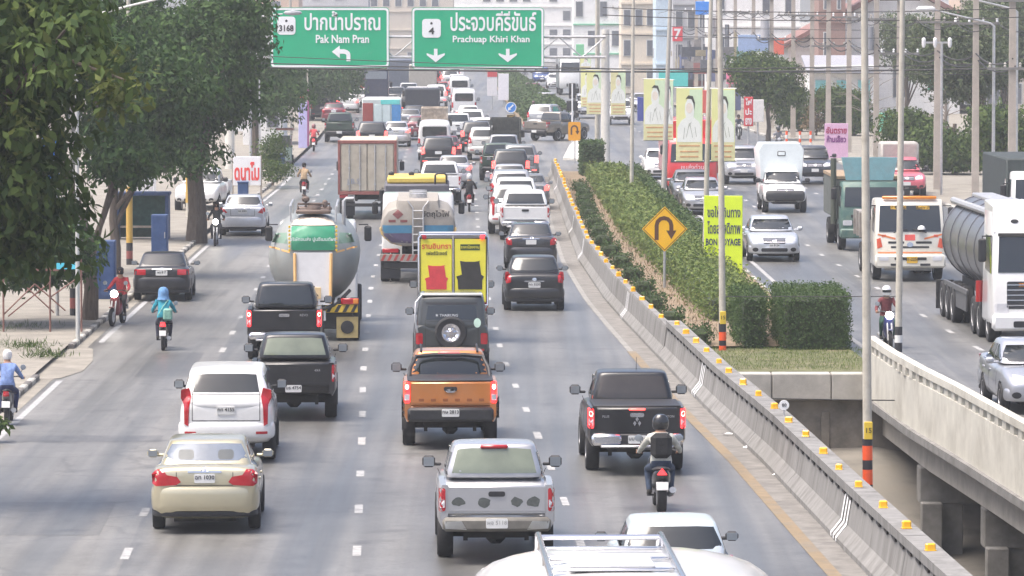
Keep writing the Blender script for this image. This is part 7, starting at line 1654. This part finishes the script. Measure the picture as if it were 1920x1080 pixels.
# ================================================================ left roadside furniture
BLUE1 = M('blue_sheet', (.025, .065, .18), .55, var=.2, scale=2, dirt=(.1, .12, .16, .5)); BLUE2 = M('bright_blue', (.02, .26, .85), .5, var=.05); TURQ = M('bright_cyan', (.1, .6, .75), .5, var=.05); BRNP = M('rusty_pipe', (.2, .1, .08), .7, var=.3); WOODP = M('weathered_ply', (.32, .27, .22), .85, var=.2)
def blk(name, label, cat, px, py, parts, rz=0.):
    b = G(px, py, .1); r_ = thing(name, label, cat, b, rz)
    for nm, c_, s_, mt, bv in parts: bm = B(); box(bm, c_, s_, bv); ob(nm, bm, mt, r_)
    return r_
blk('kiosk', 'blue framed stall with dark opening on the left verge', 'kiosk', 268, 448, [('frame_side', (.9, 0, .8), (.12, 1.0, 1.6), BLUE1, .01), ('frame_side', (-.9, 0, .8), (.12, 1.0, 1.6), BLUE1, .01), ('roof', (0, 0, 1.65), (2.0, 1.1, .12), BLUE1, .02), ('back_panel', (0, .45, .8), (1.7, .06, 1.5), M('dark_green_cloth', (.05, .12, .1), .9, var=.3), .01), ('counter', (0, -.1, .45), (1.6, .6, .06), WOODP, .01)])
r_ = blk('water_barrel', 'tall blue metal cabinet behind the old black sedan', 'cabinet', 300, 482, [('body', (0, 0, .72), (.55, .5, 1.44), BLUE1, .02), ('door', (0, -.262, .74), (.46, .02, 1.3), BLUE1, .005), ('handle', (.18, -.285, .75), (.03, .03, .2), STEEL, 0)]); r_.name = 'cabinet'
r_ = blk('cabinet', 'wide blue metal sheet cabinet behind the seated biker', 'cabinet', 190, 560, [('body', (0, 0, .85), (.85, .5, 1.7), BLUE1, .02), ('door', (-.2, -.262, .85), (.36, .02, 1.5), BLUE1, .005), ('door', (.2, -.262, .85), (.36, .02, 1.5), BLUE1, .005)])
r_ = blk('bin', 'blue box bin under the red lettered board', 'bin', 456, 368, [('body', (0, 0, .3), (.46, .45, .6), BLUE1, .04), ('lid', (0, 0, .62), (.5, .5, .08), BLUE1, .02)])
r_ = blk('bin', 'blue box bin beside the green bush', 'bin', 524, 326, [('body', (0, 0, .45), (.55, .5, .9), BLUE1, .04), ('lid', (0, 0, .94), (.6, .55, .08), BLUE1, .02)])
r_ = blk('food_cart', 'pale food cart with small roof on the left pavement', 'cart', 534, 306, [('body', (0, 0, .5), (.75, 1.2, .7), M('pale_green_cart', (.36, .45, .38), .6, var=.15), .02), ('glass_case', (0, 0, 1.15), (.72, 1.0, .6), M('smoky_glass', (.1, .1, .11), .2), .02), ('roof', (0, 0, 1.8), (.95, 1.4, .1), M('faded_red_roof', (.35, .16, .13), .7), .02), ('post', (.34, -.5, 1.55), (.04, .04, .5), STEEL, 0), ('post', (-.34, -.5, 1.55), (.04, .04, .5), STEEL, 0)])
for sg in (1, -1):
    t_, m2 = wheel_mesh(.26, .08); o = ob('wheel', t_, None, r_, loc=(sg * .42, 0, .2)); 
# red lettered white board
b = G(463, 368, .1); r_ = thing('signboard', 'white board with large red Thai lettering beside the left trees', 'sign', b); s_ = sz(368)
bm = B(); box(bm, (0, 0, 1.12), (1.22, .05, 1.28), .01); pn = ob('panel', bm, WHITEP, r_); fit(pn, 'ดนาโม', 1.1, .82, (0, -.03, 1.1), M('sign_red', (.75, .06, .05), .5), .035, .006)
for sg in (1, -1):
    bm = B(); box(bm, (sg * .62, .05, .85), (.07, .07, 1.9)); ob('leg', bm, WOODP, r_)
# lilac tall panel, blue sign in the trees
b = G(568, 284, .1); r_ = thing('billboard', 'tall lilac panel standing on the left pavement', 'sign', b); bm = B(); box(bm, (0, 0, 1.5), (.5, .06, 2.6), .01); pn = ob('panel', bm, M('lilac_print', (.5, .48, .75), .5, var=.08), r_)
bm = B(); box(bm, (.3, .0, 1.9), (.1, .1, 3.2)); ob('post', bm, M('purple_post', (.3, .08, .2), .6), r_); bm = B(); box(bm, (-.1, -.035, 2.95), (.3, .02, .3)); ob('red_mark', bm, M('header_red', (.6, .08, .09), .5), pn)
b = G(150, 560, .1); Yb = b.y; r_ = thing('blue_sign', 'bright blue vertical sign glimpsed between the left trees', 'sign', b); s_ = sz(560)
z0, z1 = CAM_H - 334 / s_, CAM_H - 240 / s_; bm = B(); box(bm, (-.1, -8, (z0 + z1) / 2), (.46, .06, z1 - z0), .01); ob('panel', bm, BLUE2, r_)
bm = B(); box(bm, (-.15, -8.04, (z0 + z1) / 2 - .1), (.3, .02, .3)); ob('white_patch', bm, WHITEP, r_); bm = B(); cyl(bm, (.05, -7.9, 0), (.05, -7.9, z1), .05, n=8); ob('post', bm, STEEL, r_)
r_.name = 'advert_sign'
b = G(130, 622, .1); r_ = thing('scaffold', 'rusty braced frame with cyan strip on the left verge', 'frame', b); s_ = sz(622)
for x in (-1.72, -.5, .32): bm = B(); cyl(bm, (x, 0, 0), (x, 0, 1.9), .028, n=6); ob('post', bm, BRNP, r_)
for x0, x1, z0, z1 in ((-1.72, -.9, .45, 1.25), (-.9, -.1, 1.25, .55), (-1.1, -.4, 1.15, .5), (-.5, -1.6, 1.3, .4), (-.5, .35, .9, 1.5)):
    bm = B(); cyl(bm, (x0, .03, z0), (x1, .03, z1), .02, n=5); ob('brace', bm, BRNP, r_)
bm = B(); box(bm, (-.05, 0, 1.72), (.55, .04, .16)); ob('strip', bm, TURQ, r_)
bm = B(); box(bm, (-.9, 0, 1.62), (1.6, .03, .06)); ob('rail', bm, BRNP, r_)
# awning and shop bits behind the left trees
b = G(265, 398, .1); r_ = thing('wire_cage', 'pale wire mesh cage on the left verge', 'cage', b)
for k in range(5): bm = B(); cyl(bm, (-.5 + k * .25, 0, 0), (-.5 + k * .25, 0, 2.0), .02, n=5); ob('bar', bm, WHITEP, r_)
for k in range(5): bm = B(); cyl(bm, (-.5, 0, .4 + k * .4), (.5, 0, .4 + k * .4), .02, n=5); ob('bar', bm, WHITEP, r_)
bm = B(); box(bm, (0, .8, 1.0), (1.1, .05, 2.0)); ob('back_panel', bm, M('pale_cloth', (.6, .6, .6), .8, var=.1), r_)
# ================================================================ buildings
WINM = M('window_sky_toned', (.13, .14, .16), .2, var=.2); WINW = M('window_frame', (.6, .6, .58), .6)  # pane grey lightened to stand for sky reflected in far windows
def building(label, px0, px1, Y_, zt, floors, cols, wall, roof=None, rc=None, z0=.1, depth=8., wmat=None, ww=.55, wh=.5, band=None, skip=.35):
    x0, x1 = PY(px0, 100, Y_).x, PY(px1, 100, Y_).x; w_ = x1 - x0; r_ = thing('building', label, 'building', ((x0 + x1) / 2, Y_, z0), group=None)
    bm = B(); box(bm, (0, depth / 2, zt / 2), (w_, depth, zt)); ob('wall', bm, wall, r_, 0)
    fh = zt / floors
    for i in range(floors):
        bm = B(); box(bm, (0, -.06, fh * (i + 1) - .08), (w_ + .1, .2, .16)); ob('ledge', bm, band or wall, r_, 0)
        for j in range(cols):
            if rnd.random() < skip: continue
            cw = w_ / cols; cx = -w_ / 2 + cw * (j + .5); cz_ = fh * (i + .5)
            bm = B(); box(bm, (cx, -.02, cz_), (cw * ww + .12, .1, fh * wh + .12)); f_ = ob('window', bm, WINW, r_, 0)
            bm = B(); box(bm, (cx, -.06, cz_), (cw * ww, .06, fh * wh)); ob('pane', bm, wmat or WINM, f_, 0)
    if roof == 'gable':
        bm = B(); extr(bm, [(-w_ / 2, zt), (0, zt + rc[1]), (w_ / 2, zt)], 'xz', .01, depth - .01); ob('gable_wall', bm, wall, r_, 0)
        for sg in (1, -1):
            bm = B(); extr(bm, [(sg * (w_ / 2 + .6), zt - .25), (0, zt + rc[1] + .05), (0, zt + rc[1] + .45), (sg * (w_ / 2 + .6), zt + .12)], 'xz', -.7, depth + .5); ob('roof', bm, rc[0], r_, 0)
    elif roof == 'lean':
        bm = B(); extr(bm, [(-.9, zt - rc[1]), (depth + .4, zt + rc[1]), (depth + .4, zt + rc[1] + .15), (-.9, zt - rc[1] + .15)], 'yz', -w_ / 2 - .3, w_ / 2 + .3); ob('roof', bm, rc[0], r_, 0)
    else:
        bm = B(); box(bm, (0, depth / 2 - .1, zt + .2), (w_ + .3, depth + .3, .4)); ob('parapet', bm, band or wall, r_, 0)
    return r_
Wp = M('wall_white', (.84, .83, .80), .85, var=.06, scale=.6, dirt=(.5, .48, .44, .4)); Wb = M('wall_beige', (.58, .52, .44), .85, var=.08, scale=.5, dirt=(.4, .36, .3, .5)); Wg = M('wall_grey', (.45, .45, .46), .85, var=.1, scale=.5); Wo = M('wall_peach', (.62, .46, .36), .85, var=.1); RR = M('roof_red', (.23, .12, .105), .7, var=.15, scale=3); RG = M('roof_grey', (.3, .3, .33), .6, var=.15); GRW = M('wall_green', (.2, .5, .32), .8, var=.1); PK = M('wall_pink', (.7, .25, .33), .8, var=.1)
# terraces that close the road in the distance
building('long beige shophouse row behind the green signs', 690, 850, 640, 14, 6, 7, Wb, depth=10, ww=.5); building('white shophouse row right of the green signs', 850, 1075, 680, 15, 6, 9, Wp, depth=10); building('peach building peeking left of the left green sign', 420, 560, 520, 12, 4, 5, Wo, depth=10); building('grey beige block left behind the signs', 560, 690, 600, 13, 5, 6, Wg, depth=10)
building('pale block with green awning right of the gantry', 1075, 1165, 520, 12, 4, 4, Wp, depth=10, band=GRW); building('cream block with tall windows among the wires', 1165, 1230, 460, 11, 4, 3, M('wall_cream', (.7, .62, .5), .85), depth=10); building('narrow pale blue block among the wires', 1230, 1262, 440, 12, 4, 1, M('wall_paleblue', (.55, .66, .74), .85), depth=10); building('grey shop row under the wires', 1262, 1330, 420, 11, 4, 3, Wg, depth=10)
building('bright white house with dark windows left of the slanted roof', 1330, 1500, 400, 13, 4, 4, Wp, depth=10, ww=.3, wh=.42, skip=.25); building('white house with slanted red roof', 1478, 1900, 380, 5.0, 1, 3, Wp, 'gable', (RR, 4.6), depth=12, ww=.2, skip=.3)
building('low shop with curved dark roof and teal front', 1520, 1640, 350, 4.0, 1, 3, Wp, 'lean', (RG, .5), depth=6, wmat=M('teal_front', (.25, .6, .6), .6)); building('white building behind the right trees', 1640, 1800, 400, 12, 4, 5, Wp, depth=10); building('pale building in the top right behind trees', 1800, 2050, 380, 12, 4, 6, Wb, depth=10)
building('brown brick block above the red roof', 1535, 1585, 372, 14, 4, 2, M('wall_brown', (.3, .19, .16), .85, var=.1), depth=10, ww=.2)
building('row of low shops far left behind the trees', -80, 260, 330, 7, 2, 7, Wb, 'lean', (RG, .4), depth=8); building('shop with blue awning behind the left trees', 260, 470, 330, 6, 2, 4, Wp, 'lean', (BLUE1, .5), depth=8); building('pale shop behind the food cart', 455, 530, 300, 4.2, 1, 2, Wp, 'lean', (BLUE1, .3), depth=6)
# shop signs among the right buildings
for px0, py0, px1, py1, Y_, c_, txt, lb in ((1384, 68, 1440, 100, 345, (.3, .4, .6), '', 'blue and white hanging awning sign beside the white house'), (1450, 75, 1470, 105, 340, (.75, .16, .1), '', 'orange red box sign beside the white house'), (1304, 5, 1330, 30, 400, (.04, .25, .75), '', 'bright blue sign at the top among the wires'), (1261, 52, 1280, 80, 380, (.7, .08, .1), '7', 'red sign with a white seven among the wires'), (1395, 185, 1412, 240, 290, (.6, .05, .06), 'ไฟ\nปะ\nยาง', 'red vertical sign with white Thai lettering on the far pavement'), (1362, 140, 1384, 160, 330, (.8, .2, .35), '', 'pink sign above the far pavement'), (1410, 190, 1432, 232, 292, (.75, .73, .7), '', 'plain white panel right of the red vertical sign'), (1235, 135, 1290, 165, 350, (.1, .55, .5), '', 'teal awning among the wires'), (1195, 185, 1240, 230, 330, (.05, .07, .3), '', 'dark blue shop shutter behind the banners'), (1740, 130, 1815, 172, 300, (.1, .45, .33), '', 'green sheet hanging behind the power poles'), (1640, 215, 1675, 250, 300, (.25, .7, .5), '', 'light green sheet on the far pavement'), (1080, 85, 1095, 110, 420, (.2, .55, .3), '', 'small green sign behind the gantry truss'), (1316, 172, 1332, 215, 330, (.65, .12, .1), '', 'small red sign behind the tall pole')):
    a, b_ = PY(px0, py0, Y_), PY(px1, py1, Y_); w_, h_ = b_.x - a.x, a.z - b_.z; r_ = thing('shop_sign', lb, 'sign', ((a.x + b_.x) / 2, Y_, 0.1))
    bm = B(); box(bm, (0, 0, (a.z + b_.z) / 2), (w_, .12, h_), .02); pn = ob('panel', bm, M('shop_%d_%d' % (px0, py0), c_, .5, var=.08), r_)
    bm = B(); cyl(bm, (0, .15, 0), (0, .15, a.z), .06, n=6); ob('post', bm, STEEL, r_)
    for i, t_ in enumerate(txt.split('\n') if txt else []):
        nl = len(txt.split('\n')); fit(pn, t_, w_ * .7, h_ / nl * .7, (0, -.065, a.z - h_ * (i + .5) / nl), WHITEP, .03, .01)
b = PY(1568, 300, 262); b.z = .1; r_ = thing('shop_sign', 'pink sign with dark Thai lettering above the dark green truck', 'sign', b)
q0, q1 = PY(1548, 235, 262), PY(1592, 300, 262); bm = B(); box(bm, (0, 0, (q0.z + q1.z) / 2), (q1.x - q0.x, .06, q0.z - q1.z), .01); pn = ob('panel', bm, M('pink_print', (.72, .45, .62), .5, var=.08), r_)
fit(pn, 'อันตราย', 1.05, .36, (0, -.04, q0.z - .35), M('print_maroon', (.4, .03, .1), .5), .03, .006); fit(pn, 'ห้ามเลี้ยว', 1.0, .36, (0, -.04, q0.z - .8), M('print_purple', (.2, .03, .2), .5), .03, .006)
for sg in (1, -1): bm = B(); box(bm, (sg * .5, .06, q0.z / 2), (.06, .06, q0.z)); ob('leg', bm, STEEL, r_)
# crowded shopfronts far off, too small to tell apart: awnings, shutters, boards and posts
bm = B(); cm_ = [M('clutter_%d' % i, c_, .7, var=.2) for i, c_ in enumerate(((.35, .34, .33), (.10, .11, .13), (.30, .12, .11), (.10, .12, .22), (.12, .24, .22), (.32, .28, .18), (.20, .19, .19), (.5, .5, .5), (.06, .06, .07)))]
for i in range(800):
    if i % 3: px, Y_ = rnd.uniform(1020, 1420), rnd.uniform(355, 470)
    else: px, Y_ = rnd.uniform(430, 700), rnd.uniform(400, 500)
    py = rnd.uniform(95, 192) if i % 3 else rnd.uniform(60, 160)
    q = PY(px, py, Y_)
    if q.z < .5 or (i % 3 and q.x < RKERB(Y_) + 1) or (i % 3 == 0 and q.x > KERB(Y_) - 1): continue
    k = rnd.random(); w_, h_ = (rnd.uniform(.6, 2.6), rnd.uniform(.25, .9)) if k < .6 else (rnd.uniform(.5, 1.2), rnd.uniform(.8, 2.2)) if k < .8 else (rnd.uniform(.08, .16), rnd.uniform(2, 5))
    box(bm, q, (w_, rnd.uniform(.1, .8), h_), mi=rnd.randrange(9), rz=rnd.uniform(-.3, .3))
tag(ob('shopfront_clutter', bm, cm_, None, 0), 'crowded far shopfront awnings and boards', 'shopfronts', kind='stuff')
# lamp crossarm on the right
b = PY(1765, 262, 224); b.z = .1; r_ = thing('lamp_post', 'pole with three lamps on a crossarm at right', 'pole', b); z_ = PY(1765, 84, 224).z; bm = B(); cyl(bm, (0, 0, 0), (0, 0, z_), .06, n=8); ob('shaft', bm, STEEL, r_)
bm = B(); box(bm, (-.2, 0, z_), (1.3, .08, .08)); ob('crossarm', bm, STEEL, r_)
for x in (-.8, -.3, .35): bm = B(); lathe(bm, [(.05, -.22), (.09, -.1), (.09, .15), (.04, .22)], 'z', (x, -.05, z_), 8); ob('lantern', bm, WHITEP, r_)
# red and white bollards on the far pavement
for i, px in enumerate((1475, 1500, 1520)):
    b = G(px, 274, .1); r_ = thing('bollard', 'red and white post on the far pavement, %s of three' % ('left', 'middle', 'right')[i], 'bollard', b)
    for k in range(4): bm = B(); cyl(bm, (0, 0, k * .22), (0, 0, k * .22 + .219), .07, n=8); ob('band', bm, BANDR if k % 2 else BANDW, r_)
# small litter at the barrier foot
for i, (px, py, w_) in enumerate(((1366, 815, .3), (1400, 840, .18), (1452, 892, .1))):
    b = G(px, py, .014); bm = B(); n_ = 7; vs = [(w_ * .5 * math.cos(a) * rnd.uniform(.6, 1), w_ * .4 * math.sin(a) * rnd.uniform(.6, 1), rnd.uniform(0, .03)) for a in [6.28 * k / n_ for k in range(n_)]]
    cv = bm.verts.new((0, 0, .05)); vv = [bm.verts.new(p_) for p_ in vs]
    for k in range(n_): bm.faces.new((vv[k], vv[(k + 1) % n_], cv))
    o = ob('litter', bm, WHITEP, None, 0, loc=b); tag(o, ('large scrap of white litter at the barrier foot', 'smaller scrap of white litter nearer along the barrier foot', 'tiny white scrap at the barrier foot, nearest of three')[i], 'litter')
# ================================================================ haze
bm = B(); box(bm, (0, 900, 8.5), (2000, 2000, 27)); hz = ob('haze', bm, None, None, 0); hz.data.materials.clear()
hm = bpy.data.materials.new('haze'); hm.use_nodes = True; n = hm.node_tree; n.nodes.remove(n.nodes['Principled BSDF']); pv = n.nodes.new('ShaderNodeVolumePrincipled')
pv.inputs['Color'].default_value = (.90, .94, .98, 1); pv.inputs['Density'].default_value = .00035; pv.inputs['Anisotropy'].default_value = .2
n.links.new(pv.outputs[0], n.nodes['Material Output'].inputs['Volume']); hz.data.materials.append(hm); hz['kind'] = 'stuff'
bpy.data.scenes.remove(EV)
